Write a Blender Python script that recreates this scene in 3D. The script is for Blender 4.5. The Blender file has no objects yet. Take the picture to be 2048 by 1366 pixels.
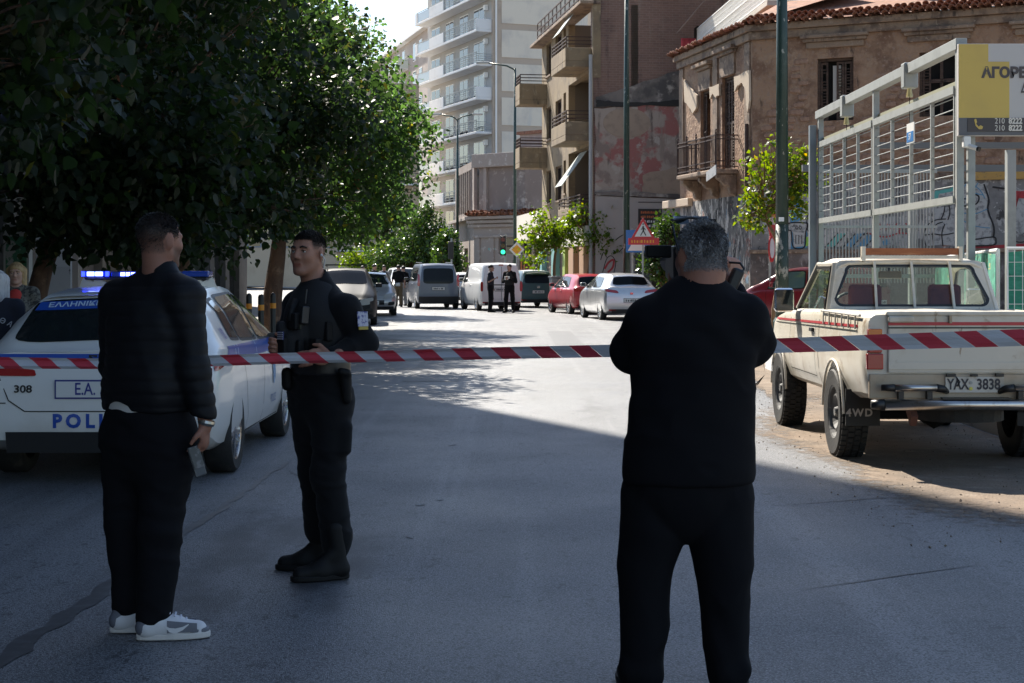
import bpy, bmesh, math, random
import numpy as np
from mathutils import Vector, Matrix, Euler
random.seed(7)
SC = bpy.context.scene
COL = SC.collection
R = math.radians
# ---------------------------------------------------------------- camera
EYE = 1.57            # eye height of the photographer
FOC = 3200.0          # focal length in photo pixels (2048 wide)
cam = bpy.data.cameras.new('camera')
cam.sensor_width = 36.0
cam.lens = FOC / 2048 * 36
cam.shift_y = -(683 - 540) / 2048
cam.clip_end = 3000
cam_o = bpy.data.objects.new('camera', cam)
cam_o.location = (0, 0, EYE)
cam_o.rotation_euler = (R(90), 0, 0)
COL.objects.link(cam_o)
SC.camera = cam_o
# ---------------------------------------------------------------- sky and sun
SUN_EL, SUN_AZ = R(43), R(25)          # the sun stands ahead, a little to the left
world = bpy.data.worlds.new('World')
SC.world = world
world.use_nodes = True
wn = world.node_tree
sky = wn.nodes.new('ShaderNodeTexSky')
sky.sky_type = 'NISHITA'
sky.sun_disc = False
sky.sun_elevation = SUN_EL
sky.sun_rotation = -SUN_AZ
sky.air_density = 1.0
sky.dust_density = .5
sky.ozone_density = 1.0
wn.nodes['Background'].inputs[1].default_value = 0.09
wn.links.new(sky.outputs[0], wn.nodes['Background'].inputs[0])
sun = bpy.data.lights.new('sun', 'SUN')
sun.energy = 5.0
sun.angle = R(0.55)
sun.color = (1.0, 0.93, 0.82)
sun_o = bpy.data.objects.new('sun', sun)
sdir = Vector((-math.sin(SUN_AZ) * math.cos(SUN_EL), math.cos(SUN_AZ) * math.cos(SUN_EL), math.sin(SUN_EL)))
sun_o.rotation_euler = sdir.to_track_quat('Z', 'Y').to_euler()
sun_o.location = (-20, 40, 60)
COL.objects.link(sun_o)
SC.view_settings.view_transform = 'Standard'
SC.view_settings.look = 'None'
SC.view_settings.gamma = 1
SC.view_settings.use_curve_mapping = False
SC.view_settings.exposure = 1.27
SC.render.engine = 'CYCLES'
SC.cycles.max_bounces = 8
SC.cycles.transparent_max_bounces = 16

# ---------------------------------------------------------------- helpers
def X(u, d): return (u - 1024) / FOC * d
def Z(v, d): return EYE - (v - 540) / FOC * d
def GD(v): return EYE * FOC / (v - 540)

def tag(o, label=None, cat=None, group=None, kind=None):
    if label: o['label'] = label
    if cat: o['category'] = cat
    if group: o['group'] = group
    if kind: o['kind'] = kind
    return o

def empty(name, loc=(0, 0, 0), rz=0, label=None, cat=None, group=None):
    o = bpy.data.objects.new(name, None)
    o.location = loc
    o.rotation_euler = (0, 0, rz)
    o.empty_display_size = .2
    COL.objects.link(o)
    return tag(o, label, cat, group)

def link(name, me, m=None, parent=None, loc=None, rot=None, scale=None):
    o = bpy.data.objects.new(name, me)
    if m is not None and len(me.materials) == 0:
        me.materials.append(m)
    COL.objects.link(o)
    if parent is not None: o.parent = parent
    if loc is not None: o.location = loc
    if rot is not None: o.rotation_euler = rot
    if scale is not None: o.scale = scale
    return o

def copy_tree(o, parent=None, loc=None, rz=None):
    c = o.copy()
    COL.objects.link(c)
    if parent is not None: c.parent = parent
    if loc is not None: c.location = loc
    if rz is not None: c.rotation_euler = (0, 0, rz)
    for ch in list(o.children):
        copy_tree(ch, c)
    return c

class MB:
    """collects simple shapes, builds ONE mesh"""
    def __init__(s):
        s.v = []; s.f = []; s.mi = []; s.cur = 0
    def add(s, vs, fs):
        b = len(s.v)
        s.v += [tuple(p) for p in vs]
        for f in fs:
            s.f.append([b + i for i in f]); s.mi.append(s.cur)
        return s
    def box(s, c, h, m=None):
        """c centre, h half sizes, m optional 3x3/4x4 matrix applied about c"""
        vs = [Vector((x * h[0], y * h[1], z * h[2])) for x in (-1, 1) for y in (-1, 1) for z in (-1, 1)]
        if m is not None: vs = [m @ p for p in vs]
        c = Vector(c)
        return s.add([p + c for p in vs], [(0, 1, 3, 2), (4, 6, 7, 5), (0, 4, 5, 1), (2, 3, 7, 6), (0, 2, 6, 4), (1, 5, 7, 3)])
    def b2(s, x0, x1, y0, y1, z0, z1):
        return s.box(((x0 + x1) / 2, (y0 + y1) / 2, (z0 + z1) / 2), (abs(x1 - x0) / 2, abs(y1 - y0) / 2, abs(z1 - z0) / 2))
    def bar(s, a, b, w, h=None, up=(0, 0, 1)):
        a, b = Vector(a), Vector(b)
        h = h or w
        d = (b - a); L = d.length; d.normalize()
        u = Vector(up)
        if abs(d.dot(u)) > .99: u = Vector((0, 1, 0))
        x = d.cross(u).normalized(); z = x.cross(d)
        m = Matrix((x, d, z)).transposed()
        return s.box((a + b) / 2, (w / 2, L / 2, h / 2), m)
    def tube(s, pts, r, n=8, cap=True):
        pts = [Vector(p) for p in pts]
        rs = r if isinstance(r, (list, tuple)) else [r] * len(pts)
        b = len(s.v); prev = None
        for i, p in enumerate(pts):
            d = (pts[min(i + 1, len(pts) - 1)] - pts[max(i - 1, 0)]).normalized()
            if prev is None:
                u = Vector((0, 0, 1)) if abs(d.z) < .9 else Vector((1, 0, 0))
                x = d.cross(u).normalized()
            else:
                x = (prev - d * prev.dot(d)).normalized()
            prev = x
            y = d.cross(x)
            for k in range(n):
                a = 2 * math.pi * k / n
                s.v.append(tuple(p + (x * math.cos(a) + y * math.sin(a)) * rs[i]))
        for i in range(len(pts) - 1):
            for k in range(n):
                k2 = (k + 1) % n
                s.f.append([b + i * n + k, b + i * n + k2, b + (i + 1) * n + k2, b + (i + 1) * n + k]); s.mi.append(s.cur)
        if cap:
            s.f.append([b + k for k in range(n)][::-1]); s.mi.append(s.cur)
            e = b + (len(pts) - 1) * n
            s.f.append([e + k for k in range(n)]); s.mi.append(s.cur)
        return s
    def lathe(s, prof, n=16, m=None, closed=False):
        """prof list of (r, z), axis z"""
        b = len(s.v)
        for (r, z) in prof:
            for k in range(n):
                a = 2 * math.pi * k / n
                p = Vector((r * math.cos(a), r * math.sin(a), z))
                s.v.append(tuple(m @ p if m is not None else p))
        N = len(prof)
        for i in range(N if closed else N - 1):
            i2 = (i + 1) % N
            for k in range(n):
                k2 = (k + 1) % n
                s.f.append([b + i * n + k, b + i * n + k2, b + i2 * n + k2, b + i2 * n + k]); s.mi.append(s.cur)
        return s
    def prism(s, poly, a0, a1, axis='y'):
        """extrude a 2D polygon along axis between a0 and a1"""
        def P(p, a):
            if axis == 'y': return (p[0], a, p[1])
            if axis == 'x': return (a, p[0], p[1])
            return (p[0], p[1], a)
        n = len(poly)
        vs = [P(p, a0) for p in poly] + [P(p, a1) for p in poly]
        fs = [list(range(n))[::-1], list(range(n, 2 * n))] + [[i, (i + 1) % n, n + (i + 1) % n, n + i] for i in range(n)]
        return s.add(vs, fs)
    def grid(s, P, nu, nv, flip=False):
        """P(i,j)->point"""
        b = len(s.v)
        for i in range(nu + 1):
            for j in range(nv + 1):
                s.v.append(tuple(P(i / nu, j / nv)))
        for i in range(nu):
            for j in range(nv):
                q = [b + i * (nv + 1) + j, b + (i + 1) * (nv + 1) + j, b + (i + 1) * (nv + 1) + j + 1, b + i * (nv + 1) + j + 1]
                s.f.append(q[::-1] if flip else q); s.mi.append(s.cur)
        return s
    def mesh(s, name='mesh', mats=None, smooth=False, fix=True):
        me = bpy.data.meshes.new(name)
        me.from_pydata(s.v, [], s.f)
        if mats is not None:
            for m in (mats if isinstance(mats, (list, tuple)) else [mats]): me.materials.append(m)
            if isinstance(mats, (list, tuple)) and len(mats) > 1:
                me.polygons.foreach_set('material_index', s.mi)
        if fix:
            bm = bmesh.new(); bm.from_mesh(me)
            bmesh.ops.recalc_face_normals(bm, faces=bm.faces)
            bm.to_mesh(me); bm.free()
        if smooth:
            me.polygons.foreach_set('use_smooth', [True] * len(me.polygons))
        me.update()
        return me
    def build(s, name, m, parent=None, bevel=0, smooth=False, loc=None, rot=None, fix=True, seg=2):
        me = s.mesh(name, m, smooth or bevel > 0 and False, fix)
        o = link(name, me, None, parent, loc, rot)
        if bevel:
            md = o.modifiers.new('bevel', 'BEVEL'); md.width = bevel; md.segments = seg; md.limit_method = 'ANGLE'; md.angle_limit = R(40)
        return o

def text_mesh(txt, size, ext=.0, bold=0, sx=1.0, align='CENTER', space=1.0):
    c = bpy.data.curves.new('txt', 'FONT')
    c.body = txt; c.size = size; c.extrude = ext; c.offset = bold; c.align_x = align; c.align_y = 'CENTER'
    c.space_character = space
    c.resolution_u = 3
    o = bpy.data.objects.new('txt', c)
    COL.objects.link(o)
    dg = bpy.context.evaluated_depsgraph_get()
    me = bpy.data.meshes.new_from_object(o.evaluated_get(dg))
    bpy.data.objects.remove(o)
    if sx != 1.0:
        for v in me.vertices: v.co.x *= sx
    me.materials.clear()
    return me

def word_bars(m, x0, x1, z, h, y, seed=0):
    """a line of writing too small to read: short upright strokes of uneven width"""
    rnd = random.Random(seed); x = x0
    while x < x1 - h * .3:
        w = h * rnd.choice([.25, .45, .55, .6])
        m.b2(x, min(x + w, x1), y - .001, y + .001, z - h / 2, z + h / 2 * rnd.choice([1, 1, .7])); x += w + h * rnd.choice([.2, .2, .5])
    return m
# ---------------------------------------------------------------- materials
MATS = {}
def M(name, col, rough=.6, metal=0., spec=.5, layers=(), bump=0, bs=40., coat=0., emis=None, estr=1., trans=0., sss=0, alpha=1, sheen=0, bdist=.02, ior=None, rvar=0):
    """Principled material. layers: (colour, scale or (sx,sy,sz), lo, hi[, detail]) noise-masked over the base."""
    if name in MATS: return MATS[name]
    m = bpy.data.materials.new(name); m.use_nodes = True
    nt = m.node_tree; N = nt.nodes; L = nt.links
    p = N['Principled BSDF']
    p.inputs['Base Color'].default_value = (*col, 1)
    p.inputs['Roughness'].default_value = rough
    p.inputs['Metallic'].default_value = metal
    p.inputs['Specular IOR Level'].default_value = spec
    p.inputs['Coat Weight'].default_value = coat
    p.inputs['Coat Roughness'].default_value = .06
    p.inputs['Transmission Weight'].default_value = trans
    if sheen: p.inputs['Sheen Weight'].default_value = sheen
    if ior: p.inputs['IOR'].default_value = ior
    if sss:
        p.inputs['Subsurface Weight'].default_value = sss
        p.inputs['Subsurface Radius'].default_value = (.01, .004, .002)
        p.inputs['Subsurface Scale'].default_value = .5
    if emis:
        p.inputs['Emission Color'].default_value = (*emis, 1)
        p.inputs['Emission Strength'].default_value = estr
    p.inputs['Alpha'].default_value = alpha
    tc = None
    def coords():
        nonlocal tc
        if tc is None: tc = N.new('ShaderNodeTexCoord')
        return tc.outputs['Object']
    cur = None
    for i, ly in enumerate(layers):
        c2, sc, lo, hi = ly[:4]
        det = ly[4] if len(ly) > 4 else 5
        mp = N.new('ShaderNodeMapping'); L.new(coords(), mp.inputs[0])
        mp.inputs['Location'].default_value = (i * 7.3 + len(name), i * 3.1, i * 5.7)
        mp.inputs['Scale'].default_value = sc if isinstance(sc, tuple) else (sc, sc, sc)
        nz = N.new('ShaderNodeTexNoise'); nz.inputs['Scale'].default_value = 1; nz.inputs['Detail'].default_value = det
        nz.inputs['Roughness'].default_value = .62
        L.new(mp.outputs[0], nz.inputs['Vector'])
        mr = N.new('ShaderNodeMapRange'); mr.interpolation_type = 'SMOOTHSTEP'
        mr.inputs[1].default_value = lo; mr.inputs[2].default_value = hi
        L.new(nz.outputs[0], mr.inputs[0])
        mx = N.new('ShaderNodeMix'); mx.data_type = 'RGBA'
        L.new(mr.outputs[0], mx.inputs[0])
        if cur is None: mx.inputs[6].default_value = (*col, 1)
        else: L.new(cur, mx.inputs[6])
        mx.inputs[7].default_value = (*c2, 1)
        cur = mx.outputs[2]
    if cur is not None: L.new(cur, p.inputs['Base Color'])
    if bump or rvar:
        nz = N.new('ShaderNodeTexNoise'); nz.inputs['Scale'].default_value = bs; nz.inputs['Detail'].default_value = 6
        L.new(coords(), nz.inputs['Vector'])
        if bump:
            bp = N.new('ShaderNodeBump'); bp.inputs['Strength'].default_value = bump; bp.inputs['Distance'].default_value = bdist
            L.new(nz.outputs[0], bp.inputs['Height']); L.new(bp.outputs[0], p.inputs['Normal'])
        if rvar:
            mr = N.new('ShaderNodeMapRange'); mr.inputs[3].default_value = rough - rvar; mr.inputs[4].default_value = rough + rvar
            L.new(nz.outputs[0], mr.inputs[0]); L.new(mr.outputs[0], p.inputs['Roughness'])
    MATS[name] = m
    return m

def glass_mat(name, tint=(.75, .85, .8), rough=.02, dark=.0):
    """thin pane: clear transmission with a mirror-like film"""
    if name in MATS: return MATS[name]
    m = bpy.data.materials.new(name); m.use_nodes = True
    nt = m.node_tree; N = nt.nodes; L = nt.links
    N.remove(N['Principled BSDF'])
    tr = N.new('ShaderNodeBsdfTransparent'); tr.inputs[0].default_value = (*tint, 1)
    gl = N.new('ShaderNodeBsdfGlossy'); gl.inputs['Roughness'].default_value = rough
    lw = N.new('ShaderNodeLayerWeight'); lw.inputs[0].default_value = .5
    fr = N.new('ShaderNodeMath'); fr.operation = 'POWER'; fr.inputs[1].default_value = 4; L.new(lw.outputs['Facing'], fr.inputs[0])
    ad = N.new('ShaderNodeMath'); ad.operation = 'MULTIPLY_ADD'; ad.inputs[1].default_value = .8; ad.inputs[2].default_value = .05 + dark
    mx = N.new('ShaderNodeMixShader')
    L.new(fr.outputs[0], ad.inputs[0]); L.new(ad.outputs[0], mx.inputs[0])
    L.new(tr.outputs[0], mx.inputs[1]); L.new(gl.outputs[0], mx.inputs[2])
    L.new(mx.outputs[0], N['Material Output'].inputs[0])
    MATS[name] = m
    return m

def brick_mat(name, c1, c2, mortar, sx=.22, sz=.075, rough=.85, wear=(), bump=.5):
    if name in MATS: return MATS[name]
    m = M(name, c1, rough, layers=wear)
    nt = m.node_tree; N = nt.nodes; L = nt.links
    p = N['Principled BSDF']
    tc = N.new('ShaderNodeTexCoord')
    sp = N.new('ShaderNodeSeparateXYZ'); L.new(tc.outputs['Object'], sp.inputs[0])
    cb = N.new('ShaderNodeCombineXYZ'); L.new(sp.outputs[0], cb.inputs[0]); L.new(sp.outputs[2], cb.inputs[1])
    bk = N.new('ShaderNodeTexBrick'); bk.inputs['Scale'].default_value = 1
    bk.inputs['Brick Width'].default_value = sx; bk.inputs['Row Height'].default_value = sz
    bk.inputs['Mortar Size'].default_value = .012; bk.inputs['Color1'].default_value = (*c1, 1); bk.inputs['Color2'].default_value = (*c2, 1)
    bk.inputs['Mortar'].default_value = (*mortar, 1)
    L.new(cb.outputs[0], bk.inputs['Vector'])
    src = p.inputs['Base Color'].links[0].from_socket if p.inputs['Base Color'].links else None
    if src:
        mx = N.new('ShaderNodeMix'); mx.data_type = 'RGBA'; mx.blend_type = 'MULTIPLY'; mx.inputs[0].default_value = 1
        br = N.new('ShaderNodeMix'); br.data_type = 'RGBA'; br.inputs[0].default_value = .55
        # keep the wear layers and modulate them by the brick pattern
        k = N.new('ShaderNodeMix'); k.data_type = 'RGBA'; k.inputs[0].default_value = .5
        L.new(src, k.inputs[6]); L.new(bk.outputs[0], k.inputs[7])
        L.new(k.outputs[2], p.inputs['Base Color'])
    else:
        L.new(bk.outputs[0], p.inputs['Base Color'])
    bp = N.new('ShaderNodeBump'); bp.inputs['Strength'].default_value = bump; bp.inputs['Distance'].default_value = .02; bp.invert = True
    L.new(bk.outputs['Fac'], bp.inputs['Height']); L.new(bp.outputs[0], p.inputs['Normal'])
    return m

black_plastic = M('black_plastic', (.012, .012, .013), .45)
rubber = M('rubber', (.014, .014, .014), .75, layers=[((.05, .043, .035), 9, .5, .8)], bump=.2, bs=60)
steel_grey = M('galvanised_grey_paint', (.33, .345, .335), .5, layers=[((.26, .27, .26), 3, .45, .75), ((.38, .38, .36), 11, .6, .8)], bump=.05)
chrome = M('chrome', (.75, .75, .76), .12, metal=1, rvar=.06, bs=8)
alu = M('aluminium', (.55, .56, .57), .33, metal=1)
white_paint = M('white_paint', (.78, .78, .76), .5)
# ================================================================ GROUND
asphalt = M('asphalt', (.094, .097, .103), .52, spec=.5, layers=[
    ((.125, .130, .140), .35, .42, .62), ((.076, .080, .087), (1.3, .12, 1), .5, .7),
    ((.158, .161, .168), (2.6, .05, 1), .50, .64), ((.27, .27, .275), 110, .52, .62, 2), ((.030, .031, .034), 80, .51, .61, 2), ((.05, .05, .055), (16, 9, 1), .60, .68, 4), ((.045, .046, .05), (.55, .22, 1), .60, .70, 6)],
    bump=.5, bs=190, bdist=.01)
# coarse aggregate relief and rough patches in the asphalt
def _asph():
    nt = asphalt.node_tree; N = nt.nodes; L = nt.links
    p = N['Principled BSDF']
    tc = N.new('ShaderNodeTexCoord')
    vo = N.new('ShaderNodeTexVoronoi'); vo.inputs['Scale'].default_value = 150
    L.new(tc.outputs['Object'], vo.inputs['Vector'])
    b2 = N.new('ShaderNodeBump'); b2.inputs['Strength'].default_value = .35; b2.inputs['Distance'].default_value = .006; b2.invert = True
    L.new(vo.outputs['Distance'], b2.inputs['Height'])
    L.new(p.inputs['Normal'].links[0].from_socket, b2.inputs['Normal'])
    L.new(b2.outputs[0], p.inputs['Normal'])
    n2 = N.new('ShaderNodeTexNoise'); n2.inputs['Scale'].default_value = .8; n2.inputs['Detail'].default_value = 4
    L.new(tc.outputs['Object'], n2.inputs['Vector'])
    mr = N.new('ShaderNodeMapRange'); mr.inputs[1].default_value = .3; mr.inputs[2].default_value = .7
    mr.inputs[3].default_value = .42; mr.inputs[4].default_value = .58
    L.new(n2.outputs[0], mr.inputs[0]); L.new(mr.outputs[0], p.inputs['Roughness'])
_asph()
pave = M('pavement_concrete', (.27, .255, .235), .85, layers=[((.2, .19, .175), .9, .45, .7), ((.33, .31, .29), 6, .55, .75), ((.12, .11, .1), 25, .63, .75)], bump=.3, bs=50)
kerb_m = M('kerb_stone', (.40, .38, .35), .8, layers=[((.24, .23, .21), 2.5, .48, .68), ((.55, .53, .5), 7, .6, .75)], bump=.3, bs=40)
dirt_m = M('dry_dirt', (.21, .155, .11), .95, layers=[((.15, .115, .085), 1.2, .42, .65), ((.26, .205, .155), 4, .5, .72), ((.11, .09, .07), 22, .62, .72), ((.4, .33, .26), 60, .64, .72)], bump=.6, bs=45, bdist=.03)
earth = M('bare_ground', (.2, .17, .14), .95, layers=[((.15, .13, .11), .5, .4, .7)], bump=.3, bs=20)

RK = [(4.6, -30), (4.6, 0), (4.6, 20), (4.55, 26.5), (4.6, 33), (4.6, 42), (4.55, 50), (3.75, 57), (2.2, 67), (-.2, 84), (-4.6, 97), (-10.6, 112), (-24, 140), (-52, 190), (-90, 250)]
LK = [(-5.2, -30), (-5.2, 0), (-5.2, 20), (-5.2, 33), (-5.3, 45), (-5.8, 52), (-7, 60), (-9, 70), (-13, 86), (-18, 99), (-25, 114), (-40, 142), (-70, 192), (-108, 252)]
def resample(P, n=90):
    P = [Vector((x, y)) for x, y in P]
    out = []
    for i in range(len(P) - 1):
        p0 = P[max(i - 1, 0)]; p1 = P[i]; p2 = P[i + 1]; p3 = P[min(i + 2, len(P) - 1)]
        for k in range(7):
            t = k / 7
            out.append(.5 * ((2 * p1) + (p2 - p0) * t + (2 * p0 - 5 * p1 + 4 * p2 - p3) * t * t + (3 * p1 - p0 - 3 * p2 + p3) * t ** 3))
    out.append(P[-1])
    return out
RKs, LKs = resample(RK), resample(LK)
g = MB().add([(-600, -400, -.03), (600, -400, -.03), (600, 900, -.03), (-600, 900, -.03)], [(0, 1, 2, 3)])
tag(g.build('ground', earth), kind='structure')
def off(P, i, w):
    a = P[max(i - 1, 0)]; b = P[min(i + 1, len(P) - 1)]
    d = (b - a).normalized()
    return P[i] + Vector((d.y, -d.x)) * w
m = MB()
n = min(len(RKs), len(LKs))
# a road sheet wide enough to run under both kerbs
def at_y(P, y):
    for i in range(len(P) - 1):
        if P[i].y <= y <= P[i + 1].y:
            t = (y - P[i].y) / (P[i + 1].y - P[i].y); return P[i].lerp(P[i + 1], t).x
    return P[-1].x
ys = [-30 + i * 2.0 for i in range(int(280 / 2))]
NX = 8
for y in ys:
    a, b = at_y(LKs, y) - .06, at_y(RKs, y) + .06
    for k in range(NX + 1):
        m.v.append((a + (b - a) * k / NX, y, 0))
for i in range(len(ys) - 1):
    for k in range(NX):
        q = i * (NX + 1) + k
        m.f.append([q, q + 1, q + NX + 2, q + NX + 1]); m.mi.append(0)
tag(m.build('road', asphalt), kind='structure')
def pavement(name, P, w, side):
    m = MB()
    K = len(P)
    for i in range(K):
        a = off(P, i, .16 * side); b = off(P, i, w * side)
        m.v += [(a.x, a.y, .125), (b.x, b.y, .125)]
    for i in range(K - 1):
        m.f.append([2 * i, 2 * i + 1, 2 * i + 3, 2 * i + 2]); m.mi.append(0)
    return tag(m.build(name, pave), kind='structure')
pr = pavement('pavement_right', [p for p in RKs], 3.2, 1)
pl = pavement('pavement_left', [p for p in LKs], 5, -1)
# kerb stones, each its own piece
kme = {}
def kerbs(P, side, parent, y0, y1):
    # walk along the polyline, one stone every metre
    acc = []; L = 0
    for i in range(len(P) - 1):
        a, b = P[i], P[i + 1]
        seg = (b - a).length
        t = 0
        while L <= seg:
            acc.append((a.lerp(b, L / seg), (b - a).normalized())); L += 1.0
        L -= seg
    me = None
    for (p, d) in acc:
        if not (y0 <= p.y <= y1): continue
        if me is None:
            mm = MB(); mm.b2(-.08, .08, -.494, .494, -.03, .13); me = mm.mesh('kerb_stone', kerb_m)
        nrm = Vector((d.y, -d.x)) * side
        q = p + nrm * .08 + d * .5
        o = link('kerb_stone', me, None, parent, (q.x, q.y, random.uniform(-.004, .004)), (0, 0, math.atan2(-d.x, d.y)))
kerbs(RKs, 1, pr, 6, 88)
kerbs(LKs, -1, pl, 6, 88)
# plot with packed soil beside the road, and soil washed over the edge of the road round the pickup
m = MB().add([(7.6, -30, .11), (40, -30, .11), (40, 60, .11), (7.6, 60, .11)], [(0, 1, 2, 3)])
tag(m.build('bare_plot', dirt_m), kind='structure')
def soften(mat):
    """thin soil: grains get sparse towards the rim of the sheet"""
    m = mat.copy(); nt = m.node_tree; N = nt.nodes; L = nt.links
    p = N['Principled BSDF']; out = N['Material Output']
    at = N.new('ShaderNodeAttribute'); at.attribute_name = 'cover'
    tc = N.new('ShaderNodeTexCoord'); nz = N.new('ShaderNodeTexNoise'); nz.inputs['Scale'].default_value = 9; nz.inputs['Detail'].default_value = 8; nz.inputs['Roughness'].default_value = .75
    L.new(tc.outputs['Object'], nz.inputs['Vector'])
    ad = N.new('ShaderNodeMath'); ad.operation = 'ADD'; L.new(at.outputs['Fac'], ad.inputs[0]); L.new(nz.outputs[0], ad.inputs[1])
    mr = N.new('ShaderNodeMapRange'); mr.inputs[1].default_value = .72; mr.inputs[2].default_value = .95; L.new(ad.outputs[0], mr.inputs[0])
    tr = N.new('ShaderNodeBsdfTransparent'); mx = N.new('ShaderNodeMixShader')
    L.new(mr.outputs[0], mx.inputs[0]); L.new(tr.outputs[0], mx.inputs[1]); L.new(p.outputs[0], mx.inputs[2]); L.new(mx.outputs[0], out.inputs[0])
    return m
soil_thin = soften(dirt_m)
def blob(name, cx, cy, pts, z, mat, seed=0, amp=.12, kind='structure', sub=6):
    rnd = random.Random(seed)
    P = [Vector(p) for p in pts]; out = []
    for i in range(len(P)):
        a, b = P[i], P[(i + 1) % len(P)]
        for k in range(sub):
            q = a.lerp(b, k / sub)
            out.append((q.x + rnd.uniform(-amp, amp), q.y + rnd.uniform(-amp, amp) * 1.6, z))
    n = len(out); c = Vector((cx, cy, z))
    inner = [tuple(c + (Vector(q) - c) * .62) for q in out]; outer = [tuple(c + (Vector(q) - c) * 1.12) if q[0] < 4.5 else q for q in out]
    fs = [(0, 1 + i, 1 + (i + 1) % n) for i in range(n)] + [(1 + i, 1 + n + i, 1 + n + (i + 1) % n, 1 + (i + 1) % n) for i in range(n)]
    o = MB().add([tuple(c)] + inner + outer, fs).build(name, mat, fix=False)
    at = o.data.attributes.new('cover', 'FLOAT', 'POINT')
    at.data.foreach_set('value', [.6] * (n + 1) + [.6 if q[0] > 4.5 else .12 for q in outer])
    return tag(o, kind=kind)
blob('soil_patch', 3.9, 13.4, [(2.62, 10.3), (2.5, 13), (2.25, 15.5), (2.7, 17.5), (3.4, 19.8), (4.57, 21), (4.57, 14), (4.57, 8.6), (3.6, 8.8)], .004, soil_thin, 3, .09)
blob('soil_spill', 3.8, 24, [(3.1, 19.5), (3.4, 23), (3.9, 27.2), (4.57, 27.5), (4.57, 23), (4.57, 19)], .008, soil_thin, 5, .08)
# loose stones lying on the soil by the truck: nobody could count them
m = MB(); rnd = random.Random(11)
for i in range(900):
    x = 2.2 + 2.3 * rnd.random(); y = rnd.uniform(9, 21)
    r = rnd.choice([.003, .004, .005, .006, .009])
    c = Vector((x, y, .004 + r * .4))
    vs = [c + Vector((rnd.uniform(.6, 1.3) * r * a, rnd.uniform(.6, 1.3) * r * b, rnd.uniform(.5, 1) * r * e)) for a, b, e in ((1, 0, 0), (-1, 0, 0), (0, 1, 0), (0, -1, 0), (0, 0, 1), (0, 0, -1))]
    m.add(vs, [(0, 2, 4), (2, 1, 4), (1, 3, 4), (3, 0, 4), (2, 0, 5), (1, 2, 5), (3, 1, 5), (0, 3, 5)])
tag(m.build('gravel', dirt_m), 'small loose stones on the brown soil around the pickup', 'gravel', kind='stuff')
# a tar-filled seam that runs diagonally across the near left of the road
tar = M('tar_seam', (.045, .046, .05), .45, layers=[((.08, .083, .09), 14, .45, .7)])
m = MB(); rnd = random.Random(4)
a, b = Vector((X(-30, GD(1345)), GD(1345))), Vector((X(575, GD(925)), GD(925)))
K = 60
for i in range(K + 1):
    p = a.lerp(b, i / K); w = .042 * (1 - .85 * i / K) * (1 + .35 * rnd.uniform(-1, 1)) + .008
    dx = .02 * math.sin(i * .9) * math.sin(i * .37) + rnd.uniform(-.012, .012)
    m.v += [(p.x + dx - w, p.y, .004), (p.x + dx + w, p.y, .004)]
for i in range(K):
    m.f.append([2 * i, 2 * i + 1, 2 * i + 3, 2 * i + 2]); m.mi.append(0)
tag(m.build('road_seam', tar), kind='structure')
# pale worn spots and scrapes on the asphalt
pale = M('worn_asphalt', (.17, .178, .19), .5, layers=[((.12, .125, .135), 30, .4, .6)], bump=.3, bs=120)
pale_thin = soften(pale)
for k, (u, v, rx, ry) in enumerate([(880, 1000, .03, .04), (905, 890, .04, .06), (840, 1010, .03, .05), (820, 1075, .03, .04)]):
    d = GD(v); x = X(u, d)
    blob('worn_spot', x, d, [(x + rx * math.cos(a), d + ry * math.sin(a)) for a in np.linspace(0, 5.5, 8)], .004, pale_thin, k, .012, sub=3)
# square-cut repair patches and fine cracks in the asphalt
patch_m = M('asphalt_repair', (.075, .077, .082), .5, layers=[((.1, .102, .108), 3, .45, .7), ((.16, .16, .165), 110, .54, .62, 2), ((.03, .03, .033), 80, .53, .61, 2)], bump=.5, bs=190, bdist=.01)
for k, (x0, x1, y0, y1) in enumerate(((-1.55, -.75, 22.5, 30.0), (.9, 1.5, 31, 41), (-3.2, -2.2, 27, 33))):
    P_ = [(x0, y0), (x1, y0), (x1, y1), (x0, y1)]
    tag(MB().add([(a, b, .004) for a, b in P_], [(0, 1, 2, 3)]).build('repair_patch', patch_m), kind='structure')
rnd = random.Random(19)
for k, (u0, v0, u1, v1) in enumerate(((905, 1195, 1010, 1100), (820, 905, 905, 880), (1560, 1010, 1900, 985), (1600, 1180, 1960, 1130), (700, 1015, 560, 935))):
    a, b = Vector((X(u0, GD(v0)), GD(v0))), Vector((X(u1, GD(v1)), GD(v1))); m = MB(); K = 26; off_x = 0
    for i in range(K + 1):
        p_ = a.lerp(b, i / K); off_x += rnd.uniform(-.014, .014); w = .0045 * math.sin(math.pi * (i + .4) / (K + .8)) + .0012
        m.v += [(p_.x + off_x, p_.y - w * 2 + off_x, .004), (p_.x + off_x + w, p_.y + w * 2 + off_x, .004)]
    for i in range(K): m.f.append([2 * i, 2 * i + 1, 2 * i + 3, 2 * i + 2]); m.mi.append(0)
    tag(m.build('road_crack', tar, fix=False), kind='structure')
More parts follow.
